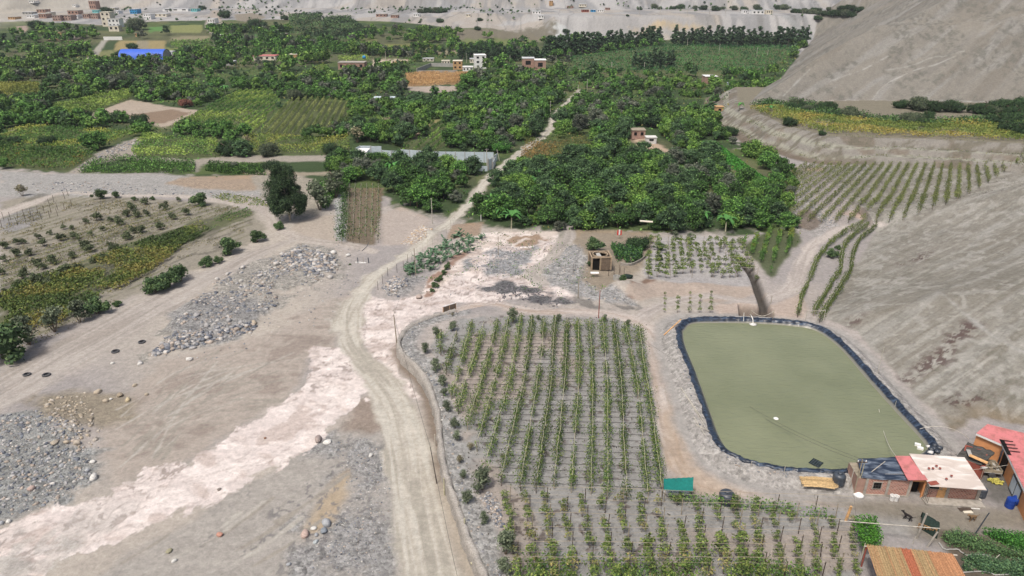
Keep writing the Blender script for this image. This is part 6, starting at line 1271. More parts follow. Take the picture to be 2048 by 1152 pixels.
for u, v, s in ((1867, 966, (1.0, .5, .03)), ):
    o, p = onroof('rust_sheet', u, v, gz+2.46, s, 'redwall', 'rusty scrap lying on the front corner of the white roof', 'scrap'); o.location = p; o.rotation_euler = (.1, 0, .2)
for u, v in ((1858, 937), (1866, 937), (1873, 932), (1880, 937), (1903, 952), (1893, 958)):
    zr = gz+2.39+(980-v)/70*.6; p = GZ(u, v, zr+.08); o = tag(MB().lathe([(.02, 0), (.13, .02), (.12, .09), (.02, .1)], n=8).build('roof_weight', M['redwall']), 'small reddish stone weighing down the white roof sheet', 'stone', 'stones on the white roof'); o.location = p
# small ruined annex and poles on its pond side
an, La = framed('brick_annex', P1(1709, 988), P1(1722, 989), 'narrow unfinished brick annex of the blue tarpaulin house beside the pond', 'annex'); walls(an, .95, 2.6, 2.0, M['clay'], .12)
MB().box((.47, 1.3, 2.03), (1.0, 2.5, .05)).build('roof', M['wood'], an)
tp = pole(1708, 986, 909, .07, 'tall wooden power pole at the pond side of the tarpaulin house', 'wood', arm=True); pole(1698, 978, 930, .05, 'white stick pole left of the power pole', 'ltwire'); pole(1714, 985, 918, .05, 'second thin pole beside the power pole', 'rail')
far = P1(1398, 758); cable(tp, far+Vector((0, 0, 1.1)), 1.1, 'upper black power cable sagging over the pond', .016); cable(tp-Vector((0, 0, .35)), far+Vector((0, 0, .8)), 1.2, 'lower black power cable sagging over the pond', .016); cable(far+Vector((0, 0, 1.0)), P1(1290, 700)+Vector((0, 0, 1.5)), .3, 'cable crossing the pond lane toward the vines', .012)
pole(1397, 760, 735, .04, 'thin stick on the pond bank holding the power cables', 'wood')
o, p = onroof('roof_batten', 1757, 933, gz+2.7, (2.6, .06, .05), 'ltwire', 'pale stick lying slantwise across the blue tarpaulin', 'batten'); o.location = p; o.rotation_euler = (0, -.05, .62)
cable(GZ(1770, 948, gz+2.6), GZ(2016, 930, gz+3.2), .35, 'pale cable strung over all the farm roofs', .018, 'ltwire')
# L shaped orange building
gl = P1(2005, 925); gl.z = gz
zt = gz+2.7
W1a = GZ(1953, 866, zt); W1b = GZ(2005.5, 888.5, zt); W1c = GZ(2052, 985, zt); Bk = [GZ(1975, 848, zt+.35), GZ(2060, 880, zt+.35), GZ(2120, 960, zt+.35)]
o = thing('orange_house', (W1b.x, W1b.y, gz), 'bent orange house with pink sheet roof and white fascia at the picture edge', 'house'); org = Vector((W1b.x, W1b.y, gz)); R_ = lambda v: v-org; o.matrix_basis = Matrix.Translation(org)
end = W1b+(W1c-W1b)*1.7; be = Bk[2]+(Bk[2]-Bk[1])*.3
rq = [W1a, W1b, end, end+Vector((5.5, 1.2, .35)), Bk[1]+Vector((2.5, 0, 0)), Bk[0]]
MB().slab([R_(v) for v in [W1a, W1b, Bk[1]+Vector((2.5, 0, 0)), Bk[0]]], .05).build('roof', M['pinkroof'], o); MB().slab([R_(v)-Vector((0, 0, .004)) for v in [W1b, end, end+Vector((5.5, 1.2, .35)), Bk[1]+Vector((2.5, 0, 0))]], .05).build('roof', M['pinkroof'], o)
def vwall(name, a, b, z0, z1, t, m, inset=.35):
    d = (b-a); d.z = 0; dn = Vector((-d.y, d.x, 0)).normalized()*inset; L = d.length; ang = math.atan2(d.y, d.x); c = (a+b)/2+dn
    return MB().box((c.x-org.x, c.y-org.y, (z0+z1)/2-org.z), (L, t, z1-z0), ang).build(name, m, o)
vwall('wall', W1a, W1b, gz-.3, zt-.06, .16, M['orange']); vwall('wall', W1b, end, gz-.3, zt-.06, .163, M['orange'])
vwall('fascia', W1a, W1b, zt-.30, zt-.055, .05, M['white'], 0.02); vwall('fascia', W1b, end, zt-.30, zt-.052, .052, M['white'], 0.02)
sd = (Bk[0]-W1a); MB().box((W1a.x+sd.x/2-org.x+.25, W1a.y+sd.y/2-org.y, 1.25), (sd.length-.3, .16, 2.6), math.atan2(sd.y, sd.x)).build('wall', M['orange'], o)
dv_ = (W1c-W1b); 
def onwall(t0, t1, z0, z1, m, name, ins=.20, t=.07): a = W1b.lerp(W1c, t0); b = W1b.lerp(W1c, t1); return vwall(name, a, b, gz+z0, gz+z1, t, M[m], ins)
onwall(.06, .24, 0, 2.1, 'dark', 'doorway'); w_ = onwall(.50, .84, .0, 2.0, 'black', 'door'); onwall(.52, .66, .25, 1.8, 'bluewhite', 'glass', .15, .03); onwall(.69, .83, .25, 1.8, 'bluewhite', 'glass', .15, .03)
for k in range(4):
    a = GZ(2004+k*4.5, 880+k*7, zt+.16)-org; MB().tube([(a.x-.2, a.y, a.z), (a.x+1.0, a.y-.3, a.z+.02)], .05, 4).build('skylight_bar', M['dark'], o)
a = GZ(2008, 888, zt+.1)-org; MB().slab([R_(GZ(1999, 878, zt+.1)), R_(GZ(2014, 908, zt+.1)), R_(GZ(2023, 910, zt+.1)), R_(GZ(2008, 880, zt+.1))], .04).build('skylight', M['dark'], o)
# shed with dark thatch
s0 = P1(1916, 945); s1 = P1(1962, 960); s0.z = s1.z = gz
sh_, Ls = framed('shed', s0, s1, 'low red walled shed roofed with dark ragged thatch behind the white roof', 'shed'); inv = sh_.matrix_basis.inverted(); Ds = 2.6
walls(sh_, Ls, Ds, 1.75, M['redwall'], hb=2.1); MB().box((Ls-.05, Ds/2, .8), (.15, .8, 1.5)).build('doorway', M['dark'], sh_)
lofted('roof', [GZ(1914, 911, gz+1.85), GZ(1963, 930, gz+1.85), GZ(1990, 905, gz+2.2), GZ(1936, 883, gz+2.2)], .14, M['thatch'], sh_, .5)
for (u, v, s, rz, m, lb) in ((1939, 906, (.4, 1.1, .04), -.3, 'grey', 'grey plank lying on the dark thatch'), (1957, 918, (.5, 1.7, .05), .85, 'ltwood', 'brown plank lying on the dark thatch')):
    ob, p = onroof('plank', u, v, gz+2.25, s, m, lb, 'plank'); ob.location = p; ob.rotation_euler = (.1, 0, rz)
# cart with scrap
c0 = P1(1962, 953); c1 = P1(2001, 957); c0.z = c1.z = gz; ct, Lc = framed('farm_cart', c0, c1, 'grey flat cart loaded with scrap beside the orange house', 'cart')
MB().box((Lc/2, .9, .62), (Lc, 1.9, .08)).build('bed', M['grey'], ct)
for y in (0, 1.85): MB().box((Lc/2, y, .82), (Lc, .05, .32)).build('side_board', M['wood'], ct)
MB().box((Lc, .92, .82), (.05, 1.8, .32)).build('side_board', M['wood'], ct)
for y in (-.12, 1.97): MB().lathe([(.08, -.08), (.34, -.08), (.34, .08), (.08, .08)], n=16).build('wheel', M['tyre'], ct); ct.children[-1].rotation_euler = (math.pi/2, 0, 0); ct.children[-1].location = (Lc*.5, y, .34)
lo_ = MB(); 
for k in range(26): lo_.box((Lc*.5+rng.uniform(-.9, .9), .9+rng.uniform(-.6, .6), .8+rng.uniform(0, .3)), (rng.uniform(.1, .5), rng.uniform(.1, .4), rng.uniform(.05, .2)), rng.uniform(0, 3))
tag(lo_.build('scrap', M['junk']), 'brown scrap and sticks loaded on the grey cart', 'scrap', None, 'stuff').matrix_basis = ct.matrix_basis
p = GZ(1968.5, 938, gz+1.6); o = thing('satellite_dish', p, 'small white satellite dish above the scrap cart', 'satellite dish'); dd_ = MB().lathe([(.02, .0), (.2, .04), (.34, .14), (.345, .15), (.19, .07), (.02, .03)], n=18).build('dish', M['white'], o, True); dd_.rotation_euler = (-.9, .3, 0); MB().tube([(0, .05, -1.6), (0, .05, 0)], .035, 6).build('mast', M['wood'], o)
lo_ = MB()
for k in range(22): lo_.box((rng.uniform(-.6, .6), rng.uniform(-.4, .4), rng.uniform(.05, .3)), (rng.uniform(.1, .35), rng.uniform(.1, .3), rng.uniform(.05, .2)), rng.uniform(0, 3))
tag(lo_.build('sack_pile', M['yellow']), 'yellowish bags and scrap on the ground before the cart', 'scrap', None, 'stuff').location = P1(1990, 966)
# barrels, bags, buckets, tanks
def drum(name, u, v, r_, h, m, label, cat):
    o = thing(name, P1(u, v), label, cat); MB().lathe([(r_*.94, 0), (r_, .04), (r_, h*.33), (r_*1.04, h*.35), (r_, h*.37), (r_, h*.66), (r_*1.04, h*.68), (r_, h*.70), (r_, h-.04), (r_*.94, h)], n=18).build('body', M[m], o, False); MB().lathe([(r_*.86, h+.002), (r_*.86, h+.03), (.02, h+.03)], n=16).build('lid', M[m], o); return o
drum('barrel', 2018, 1014, .42, 1.05, 'blue', 'blue plastic barrel beside the orange house', 'barrel')
bv, bf = icos(2, np.random.default_rng(4), 1.2); tag(npmesh('plastic_bag', bv*np.array([.8, .6, .7])+np.array([0, 0, .45]), bf, M['blue']), 'dark blue plastic bundle leaning behind the barrel', 'bundle').location = P1(2032, 1008)
def bucket(u, v, label):
    o = thing('bucket', P1(u, v), label, 'bucket'); MB().lathe([(.15, 0), (.2, .45), (.21, .46), (.21, .5), (.17, .5), (.14, .1), (.02, .1)], n=14).build('body', M['white'], o); MB().tube([(-.2, 0, .46), (-.14, -.16, .36), (.14, -.16, .36), (.2, 0, .46)], .012, 4).build('handle', M['wire'], o); o.scale = (1.25,)*3
bucket(1783, 1000, 'left white bucket at the front wall of the tarpaulin house'); bucket(1791, 1001, 'right grey white bucket at the front wall of the tarpaulin house')
def tank(u, v, r_, h, label, rz=0):
    o = thing('water_tank', P1(u, v), label, 'water tank'); pr = [(r_*.95, 0), (r_, .05)]
    for k in range(5): z = h*.8*(k+.5)/5; pr += [(r_, z-.04), (r_*1.03, z), (r_, z+.04)]
    pr += [(r_, h*.8), (r_*.82, h*.93), (r_*.42, h), (r_*.4, h)]; MB().lathe(pr, n=24).build('body', M['black'], o, True); MB().lathe([(r_*.39, h-.02), (r_*.39, h+.1), (r_*.3, h+.14), (.02, h+.14)], n=18).build('lid', M['black'], o); MB().tube([(r_*.9, 0, .3), (r_+.25, 0, .3), (r_+.3, 0, 0)], .04, 6).build('outlet_pipe', M['ltwire'], o); return o
tank(1452, 1004, .78, 1.3, 'grey domed water tank standing at the hedge of the pergola'); tank(1676, 966, .62, 1.25, 'black water tank between the reed bundle and the annex'); drum('barrel', 1960, 992, .5, 1.0, 'black', 'black tub half hidden under the corner of the white roof', 'tub')
# reed bundle
a = P1(1603, 962); b = P1(1669, 966); o = thing('reed_bundle', a, 'stack of cut yellow reeds lying beside the pond', 'reed bundle'); d = (b-a); L = d.length; o.rotation_euler = (0, 0, math.atan2(d.y, d.x)); mb = MB()
for k in range(170):
    y = rng.uniform(-.9, .9); z = .05+.38*rng.random()*(1-abs(y)); e = rng.uniform(-.2, .25); mb.tube([(e, y, z), (L*.5, y+rng.normal(0, .04), z+.03), (L+rng.uniform(-.5, .2), y+rng.normal(0, .08), z)], .03, 4)
mb.build('reeds', M['reed'], o)
# powder heap, planks, slab
tag(MB().lathe([(.62, .0), (.4, .12), (.18, .26), (.02, .3)], n=18).build('powder_heap', M['white'], smooth=True), 'white powder heap at the corner of the annex', 'heap').location = P1(1717, 989)
for (u, v, s, rz, m) in ((1936, 1014, (2.0, .5, .06), -.15, 'plastic'), (1930, 1019, (1.3, .5, .08), .1, 'dkwood'), (1935, 1024, (.9, .45, .05), .0, 'cream'), (1955, 1000, (.7, .3, .05), .1, 'cream'), (1850, 997, (.8, .25, .05), .05, 'cream')):
    p = P1(u, v); ob = tag(MB().box((0, 0, .05), s).build('plank', M[m]), 'loose board lying in front of the porch of the white roofed house', 'board', 'boards before the porch'); ob.location = p; ob.rotation_euler = (0, 0, rz)
# teal net shelter and sacks
q = [P1(1328, 1004), P1(1388, 1001), P1(1386, 960), P1(1328, 960)]; o = thing('net_shelter', q[0], 'teal shade net awning on thin posts at the end of the vine rows', 'awning'); bz = q[0]
for k, hh in enumerate((1.55, 1.55)): v_ = q[k]-bz; MB().tube([(v_.x, v_.y, -.2), (v_.x, v_.y, hh)], .045, 5).build('post', M['wood'], o)
n1, n2 = GZ(1328, 980, bz.z+1.5)-bz, GZ(1386, 982, bz.z+1.5)-bz; n3, n4 = GZ(1387, 954, bz.z+2.1)-bz, GZ(1327, 957, bz.z+2.1)-bz
vs = []; fs = []
for j in range(7):
    for i in range(13): a = n1.lerp(n2, i/12).lerp(n4.lerp(n3, i/12), j/6); a.z -= .16*math.sin(math.pi*i/12)*math.sin(math.pi*j/6)+.05*(i % 2); vs.append(a)
for j in range(6):
    for i in range(12): k = j*13+i; fs.append((k, k+1, k+14, k+13))
n_ = len(vs); vs += [v-Vector((0, 0, .03)) for v in vs]; fs += [tuple(n_+i for i in f[::-1]) for f in fs]; MB().add(vs, fs).build('net', M['net'], o, True)
for v_ in (n3, n4): MB().tube([(v_.x, v_.y, -.2), v_], .04, 5).build('post', M['wood'], o)
for k in range(9):
    V_, F_ = RK[k % 6]; p = P1(1334+k*4.6, 989+rng.uniform(-3, 3)); ob = npmesh('sack', V_*np.array([.55, .38, .36])+np.array([0, 0, .25]), F_, M['plastic'], smooth=True); ob.location = p; ob.rotation_euler = (0, 0, rng.uniform(0, 3)); tag(ob, 'dirty white sack stored under the teal net awning', 'sack', 'sacks under the net awning')
# reed canopy
zz = gz+2.5; q = [GZ(1757, 1160, zz), GZ(1938, 1165, zz), GZ(1906, 1109, zz), GZ(1734, 1091, zz)]; o = thing('reed_canopy', (q[3].x, q[3].y, gz), 'canopy roof of orange and tan reeds at the bottom of the picture', 'canopy'); bz = Vector((q[3].x, q[3].y, gz)); o.matrix_basis = Matrix.Translation(bz)
q0_, q1_, q2_, q3_ = [v-bz for v in q]; q0_ = q3_+(q0_-q3_)*1.5; q1_ = q2_+(q1_-q2_)*1.5
ns = 190; V_, F_, C_ = [], [], []
mb = MB()
for k in range(ns):
    t = (k+rng.uniform(-.3, .3))/ns; a = q3_.lerp(q2_, t); b = q0_.lerp(q1_, t+rng.normal(0, .003)); a = a+(a-b)*rng.uniform(-.01, .03); n0_ = len(mb.v); mb.tube([a+Vector((0, 0, rng.uniform(0, .04))), a.lerp(b, .5)+Vector((0, 0, -.03+rng.normal(0, .01))), b], .036, 4); f = .5+.5*math.sin(t*40)
    base = A(172, 108, 82) if (.40 < t < .51) else (A(176, 132, 98) if t > .70 or rng.random() < .12 else A(164, 142, 106)); C_ += [base*rng.uniform(.65, 1.2)]*(len(mb.v)-n0_)
me = mb.build('reeds', STONE, o); ca = me.data.color_attributes.new('col', 'FLOAT_COLOR', 'POINT'); ca.data.foreach_set('color', np.column_stack([np.array(C_), np.ones(len(C_))]).astype(np.float32).ravel())
for v_ in (q3_, q2_): MB().tube([(v_.x, v_.y, -.2), (v_.x, v_.y, 2.42)], .08, 6).build('post', M['redwall'], o)
MB().tube([q3_-Vector((.2, 0, .08)), q2_-Vector((-.4, 0, .08))], .06, 5).build('beam', M['ltwire'], o)
# post frames in the yard
def stick(name, a, b, r_, m, label, cat='post'): ob = tag(MB().tube([(0, 0, -.1), Vector(b)-Vector(a)], r_, 7, r_*.9).build(name, M[m]), label, cat); ob.location = a; return ob
def up(u, v, ut, vt): p = P1(u, v); d = project(p.x, p.y, p.z)[2]; return p, p+Vector(((ut-u)*d/FPX, 0, (v-vt)*d/FPX/CP))
a, b = up(1833, 1077, 1838, 1018); stick('concrete_post', a, b, .10, 'concrete', 'tall grey post behind the reed canopy'); a2, b2 = up(1854, 1094, 1865, 1058); stick('concrete_post', a2, b2, .09, 'concrete', 'shorter grey post nearest the reed canopy')
stick('beam', GZ(1680, 1040, gz+2.2), GZ(1880, 1057, gz+2.2), .05, 'ltwire', 'long pale beam crossing the yard above the vines', 'beam')
a, b = up(1949.5, 1068, 1963, 1018); o = stick('dark_pole', a, b, .06, 'black', 'dark slanting pole at the garden edge'); a, b = up(1691, 1042, 1695, 1008); stick('wooden_post', a, b, .14, 'ltwood', 'thick fresh wooden post at the pergola corner')
for (u, v, ut, vt, lb) in ((1706, 1062, 1698, 1045, 'thin stick leaning at the leafy arbour'), (1717, 1132, 1719, 1100, 'stick under the leafy arbour'), (1825, 1088, 1827, 1070, 'short stick beside the lattice'), (1975, 1129, 1992, 1105, 'stick leaning over the garden hedge')): a, b = up(u, v, ut, vt); stick('stick', a, b, .035, 'ltwire', lb, 'stick')
# lattice and dark net tunnel
p = P1(1852, 1062); o = thing('wood_lattice', p, 'brown slatted pallet leaning beside the dark net tunnel', 'pallet'); o.rotation_euler = (.5, 0, -.6)
for k in range(7): MB().box((k*.24-.7, 0, .55), (.08, .03, 1.2)).build('slat', M['ltwood'], o)
for z in (.1, .6, 1.05): MB().box((0, .03, z), (1.6, .03, .07)).build('rail', M['ltwood'], o)
a = P1(1840, 1045); b = P1(1874, 1066); V_ = []; F_ = []; m1, m2 = 12, 9
for i in range(m1):
    t = i/(m1-1); c = a.lerp(b, t)
    for j in range(m2): w_ = math.pi*j/(m2-1); V_.append((c.x-math.cos(w_)*.8*.6, c.y-math.cos(w_)*.8, c.z+math.sin(w_)*1.1+rng.normal(0, .03)))
for i in range(m1-1):
    for j in range(m2-1): k = i*m2+j; F_.append((k, k+1, k+m2+1, k+m2))
tag(MB().add(V_, F_).build('net_tunnel', M['dknet'], smooth=True), 'arched tunnel of dark net beside the slatted pallet', 'net tunnel')
# leafy arbour, garden beds
o = thing('leafy_arbour', P1(1718, 1090), 'bright green climbing plant covering a small arbour at the pergola corner', 'arbour'); Q = PA([(1702, 1062), (1742, 1062), (1756, 1110), (1722, 1118)])[:, :2]; m = 3000; x = rng.uniform(Q[:, 0].min(), Q[:, 0].max(), m); y = rng.uniform(Q[:, 1].min(), Q[:, 1].max(), m); k = sdf(x, y, Q, 3) > -.1; x, y = x[k], y[k]
V, F_, C__ = leaves(np.stack([x-o.location.x, y-o.location.y, rng.uniform(.9, 2.2, len(x))+.2*(fbm(x, y, 1, 2, 1)-.5)], 1), np.full(len(x), .2), None, col=mixpal([(70, 118, 42), (88, 140, 52), (54, 92, 36)], len(x))); npmesh('foliage', V, F_, LEAF, C__, parent=o)
for a_ in Q: MB().tube([(a_[0]-o.location.x, a_[1]-o.location.y, -.2), (a_[0]-o.location.x, a_[1]-o.location.y, 1.9)], .05, 5).build('post', M['rail'], o)
stuffleaves('garden_bed', 'grey green hedge row of the kitchen garden nearest the yard', zI((1560, 930), (1640, 900), (1760, 940), (1920, 1000), (2047, 1040), (2140, 1070), (2140, 1110), (2000, 1060), (1820, 1030), (1600, 980)), 12000, .9, .16, [(62, 88, 58), (78, 106, 66), (96, 122, 76)], .3, cat='garden bed')
stuffleaves('garden_bed', 'bright green hedge row along the dark pole', zI((1790, 900), (1900, 910), (2047, 930), (2140, 950), (2140, 1040), (2000, 1010), (1900, 960)), 9000, .9, .17, [(46, 88, 38), (62, 110, 46), (80, 130, 56)], .36, cat='garden bed')
stuffleaves('garden_bed', 'grey green hedge row nearest the reed canopy', zI((1660, 1060), (1760, 1050), (1900, 1080), (2047, 1090), (2140, 1110), (2140, 1170), (1900, 1150), (1700, 1130)), 12000, .9, .16, [(56, 82, 60), (72, 100, 70), (92, 120, 80)], .3, cat='garden bed')
for pts, lb in ((zI((1550, 960), (1580, 1000), (1650, 1000), (1700, 1030), (1760, 1030), (1850, 1040)), 'white plastic edging along the upper garden bed'), (zI((1690, 1135), (1800, 1130), (1900, 1150), (2000, 1140)), 'white plastic edging along the lower garden bed')):
    Wq = PA(pts); mb = MB(); mb.tube([(a_[0], a_[1], a_[2]+.10+rng.normal(0, .03)) for a_ in smoothline(Wq, 4)], .06, 5); tag(mb.build('plastic_edging', M['grey']), lb, 'edging')
# dogs: one continuous skin each
def dog(u, v, rz, m, label, s=1.0):
    J = [(0, 0, .52, .10), (.22, 0, .54, .12), (.45, 0, .53, .13), (.60, 0, .62, .075), (.72, 0, .74, .085), (.80, 0, .73, .06), (.90, 0, .70, .04), (-.12, 0, .50, .03), (-.28, .02, .62, .02), (-.36, .04, .72, .012)]
    E = [(0, 1), (1, 2), (2, 3), (3, 4), (4, 5), (5, 6), (0, 7), (7, 8), (8, 9)]
    for sx, rear in ((0, 1), (.42, 0)):
        for sy in (-.09, .09):
            n_ = len(J); off = .10 if sy > 0 else -.06
            J += [(sx+.02, sy, .40, .075), (sx+(.07 if rear else 0)+off*.4, sy, .26, .04), (sx+(-.07 if rear else .02)+off, sy, .15, .028), (sx+(-.03 if rear else .03)+off, sy, .02, .026), (sx+(.03 if rear else .08)+off, sy, .015, .024)]
            E += [(0 if rear else 2, n_), (n_, n_+1), (n_+1, n_+2), (n_+2, n_+3), (n_+3, n_+4)]
    for sy in (-.05, .05): n_ = len(J); J += [(.70, sy, .80, .03), (.68, sy*1.4, .88, .012)]; E += [(4, n_), (n_, n_+1)]
    me = bpy.data.meshes.new('dog'); me.from_pydata([j[:3] for j in J], E, []); me.materials.append(M[m]); ob = bpy.data.objects.new('dog', me); COL.objects.link(ob)
    sk = ob.modifiers.new('skin', 'SKIN')
    for i, j in enumerate(J): me.skin_vertices[0].data[i].radius = (j[3], j[3]); me.skin_vertices[0].data[i].use_root = (i == 0)
    ob.modifiers.new('sub', 'SUBSURF').levels = 1; ob.modifiers['sub'].render_levels = 1; sk.use_smooth_shade = True
    ob.location = P1(u, v); ob.rotation_euler = (0, 0, rz); ob.scale = (s,)*3; tag(ob, label, 'dog')
dog(1820, 1043, rad(135), 'dog', 'black dog walking away over the dusty yard', 1.1); dog(1948, 1041, rad(190), 'dog2', 'tan dog standing beside the dark slanting pole', 1.1)
# pond fittings
a = P1(1503, 640); o = thing('water_inlet', (a.x, a.y, WZ), 'white pipe pouring water into the far end of the pond', 'pipe'); MB().tube([(0, .8, .9), (0, -.2, .8), (.02, -.5, .6)], .07, 8).build('pipe', M['white'], o)
MB().tube([(.02, -.5, .6), (.03, -.62, .3), (.03, -.66, .0)], .06, 6, .12).build('water_jet', M['plastic'], o); MB().lathe([(.6, .012), (.35, .05), (.15, .10), (.02, .12)], (.03, -.75, 0), n=16).build('foam', M['plastic'], o, True)
a, b = up(1487, 645, 1485, 625); stick('white_stick', a, b, .05, 'white', 'short white stick on the liner left of the water inlet', 'stick')
a = P1(1328, 672); b = P1(1361, 647); stick('wooden_plank', a+Vector((0, 0, .3)), b+Vector((0, 0, .7)), .09, 'ltwood', 'long pale plank leaning on the corner of the pond bank', 'plank')
p_ = [P1(1500, 638), P1(1536, 640), P1(1545, 640)]; o = thing('pipe_frame', p_[0], 'sagging hose hung between sticks behind the water inlet', 'frame')
for q_, hh in ((p_[0], 1.6), (p_[1], 1.3), (p_[2], 1.7)): v_ = q_-p_[0]; MB().tube([(v_.x, v_.y, -.2), (v_.x, v_.y, hh)], .05, 5).build('post', M['wood'], o)
v_ = p_[2]-p_[0]; MB().tube([(v_.x*s, v_.y*s, 1.5-.9*math.sin(math.pi*s)) for s in np.linspace(0, 1, 9)], .05, 5).build('hose', M['ltwire'], o)
p_ = [P1(1611, 642), P1(1632, 648), P1(1645, 650)]; o = thing('pipe_frame', p_[0], 'grey post frame at the foot of the curved vine hedges', 'frame')
for q_ in p_: v_ = q_-p_[0]; MB().tube([(v_.x, v_.y, -.2), (v_.x, v_.y, 1.7)], .05, 5).build('post', M['ltwire'], o)
v_ = p_[2]-p_[0]; MB().tube([(0, 0, 1.7), (v_.x, v_.y, 1.6)], .04, 5).build('rail', M['ltwire'], o)
for u, v, s, lb in ((1552, 837, .34, 'small white float in the middle of the pond'),): p = GZ(u, v, WZ); tag(MB().lathe([(.02, .1), (.26, .05), (.3, .0), (.26, -.05), (.02, -.08)], n=12).build('float', M['white'], smooth=True), lb, 'float').location = p
o = thing('floating_grid', GZ(1632, 926, WZ+.03), 'square dark grid floating near the house end of the pond', 'floating grid'); o.rotation_euler = (0, 0, .75); mb = MB(); mb.box((0, 0, 0), (1.15, 1.15, .05)); mb.build('mat', M['black'], o); mb = MB()
for k in range(5): mb.box((k*.26-.52, 0, .05), (.04, 1.15, .04)); mb.box((0, k*.26-.52, .052), (1.15, .04, .04))
mb.build('bars', M['dknet'], o)
for u, v, lb in ((1835, 891, 'white box floating at the pond corner by the houses'), (1840, 898, 'second white box lower at the pond corner')): ob = tag(MB().box((0, 0, .1), (.6, .4, .25)).build('foam_box', M['white']), lb, 'box'); ob.location = GZ(u, v, WZ); ob.rotation_euler = (0, 0, -.5)
for k, (u, v) in enumerate(((1856, 897), (1862, 902), (1868, 900), (1874, 906), (1860, 908), (1870, 894), (1850, 905), (1878, 899))):
    V_, F_ = RK[k % 6]; ob = npmesh('rubbish_bag', V_*.42+np.array([0, 0, .25]), F_, M['plastic' if k in (0, 4) else 'black'], smooth=True); ob.location = P1(u, v); tag(ob, 'plastic rubbish bag heaped at the pond corner behind the white roof', 'rubbish bag', 'rubbish at the pond corner')
for k, (u0, v0, u1, v1) in enumerate([(1362+a/1, b, c, d) for a, b, c, d in ((0, 776, 1402, 838), (8, 790, 1410, 850), (16, 800, 1412, 862), (26, 835, 1409, 873), (30, 850, 1418, 866))]):
    a = P1(u0, v0); b = P1(u1, v1); stick('bamboo_pole', a+Vector((0, 0, .15)), b+Vector((0, 0, .25)), .05, 'ltwire', 'long pale pole lying on the lane side bank of the pond', 'pole')['group'] = 'poles lying on the pond bank'
cable(GZ(1795, 915, gz+2.7), GZ(1758, 818, WZ+.05), .9, 'pale hose running from the roofs into the pond', .03, 'ltwire', 'hose'); cable(P1(1838, 862)+Vector((0, 0, .3)), P1(1935, 884)+Vector((0, 0, .5)), -.9, 'pale hose looping over the slope behind the houses', .035, 'ltwire', 'hose')
for (u, v, vt, lb) in ((1502, 934, 920, 'short stick on the pond bank beside the reed bundle'), (1568, 945, 930, 'second short stick on the pond bank'), (1755, 747, 690, 'thin pole alone on the hillside beside the pond'), (1789, 816, 800, 'short stake with a pot on the pond edge of the hill')): pole(u, v, vt, .04, lb, 'ltwire', 'stick', cat='stick')
# ---------------------------------------------------------------- brick tank building with ring top
a = P1(1183, 541); b = P1(1221, 543); o, L = framed('tank_house', a, b, 'unfinished brick cube with a round tank ring on its roof', 'tank house'); D = 3.2; h = 2.35
mb = MB(); mb.box((L*.72, .08, h/2), (L*.52, .12, h)); mb.box((L/2, D-.08, h/2), (L, .12, h)); mb.box((.08, D/2, h/2), (.12, D, h)); mb.box((L-.08, D/2, h/2), (.12, D, h)); mb.build('wall', M['brown'], o)
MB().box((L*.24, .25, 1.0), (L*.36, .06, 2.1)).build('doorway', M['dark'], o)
for x in (0, L*.45, L): MB().box((x, .05, h/2+.15), (.26, .26, h+.3)).build('column', M['adobe'], o)
for x in (0, L): MB().box((x, D, h/2+.15), (.26, .26, h+.3)).build('column', M['adobe'], o)
mb = MB(); mb.box((L/2, .05, h+.2), (L, .22, .22)); mb.box((L/2, D, h+.2), (L, .22, .22)); mb.box((0, D/2, h+.198), (.22, D, .216)); mb.box((L, D/2, h+.198), (.22, D, .216)); mb.build('beam', M['adobe'], o)
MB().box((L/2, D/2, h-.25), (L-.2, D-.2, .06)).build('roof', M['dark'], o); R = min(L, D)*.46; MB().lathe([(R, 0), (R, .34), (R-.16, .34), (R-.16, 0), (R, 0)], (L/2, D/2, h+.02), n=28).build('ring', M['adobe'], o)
MB().slab([(L*.3, D*.25, h+.1), (L*.55, D*.25, h+.1), (L*.5, D*.75, h+.25), (L*.3, D*.7, h+.2)], .04).build('sheet', M['grey'], o)
o = thing('table', P1(1189, 553), 'white table standing before the brick tank house', 'table'); MB().box((0, 0, .75), (1.5, .8, .06)).build('tabletop', M['white'], o)
for x in (-.65, .65):
    for y in (-.33, .33): MB().box((x, y, .36), (.06, .06, .72)).build('leg', M['wood'], o)
a, b = up(1238, 478, 1241, 461); o = thing('flag_pole', a, 'pole with a red and white flag beside the round dark tree', 'flag'); MB().tube([(0, 0, 0), b-a], .04, 5).build('pole', M['wood'], o)
hh = (b-a).z
for k, m in enumerate(('red', 'white', 'red')): vs = []; MB().box(((k-1)*.33, 0, hh-.45-.12*abs(k-1)), (.32, .05, 1.1)).build('stripe', M[m], o)
a, b = up(962, 442, 962, 430); stick('white_stick', a, b, .08, 'white', 'small white cloth on a stick at the edge of the grove', 'flag')
for (u, v, vt) in ((1217, 552, 532), (1228, 549, 532), (1238, 550, 530), (1240, 545, 535), (1248, 548, 536), (1146, 545, 527), (1150, 541, 528)): pole(u, v, vt, .05, 'dark short post around the yard of the brick tank house', 'dkwood', 'fence_post', group='posts of the tank house yard', cat='post')
bv, bf = icos(2, np.random.default_rng(6), .6); tag(npmesh('net_bundle', bv*np.array([1.4, .8, 1.0])+np.array([0, 0, .3]), bf, M['dknet'], smooth=True), 'dark green net bundle right of the brick tank house', 'bundle').location = P1(1251, 556)
o = thing('cistern', P1(1233, 560), 'small round grey cistern before the net bundle', 'cistern'); MB().lathe([(.62, 0), (.66, .8), (.55, .8), (.52, .3), (.02, .3)], n=18).build('body', M['grey'], o)
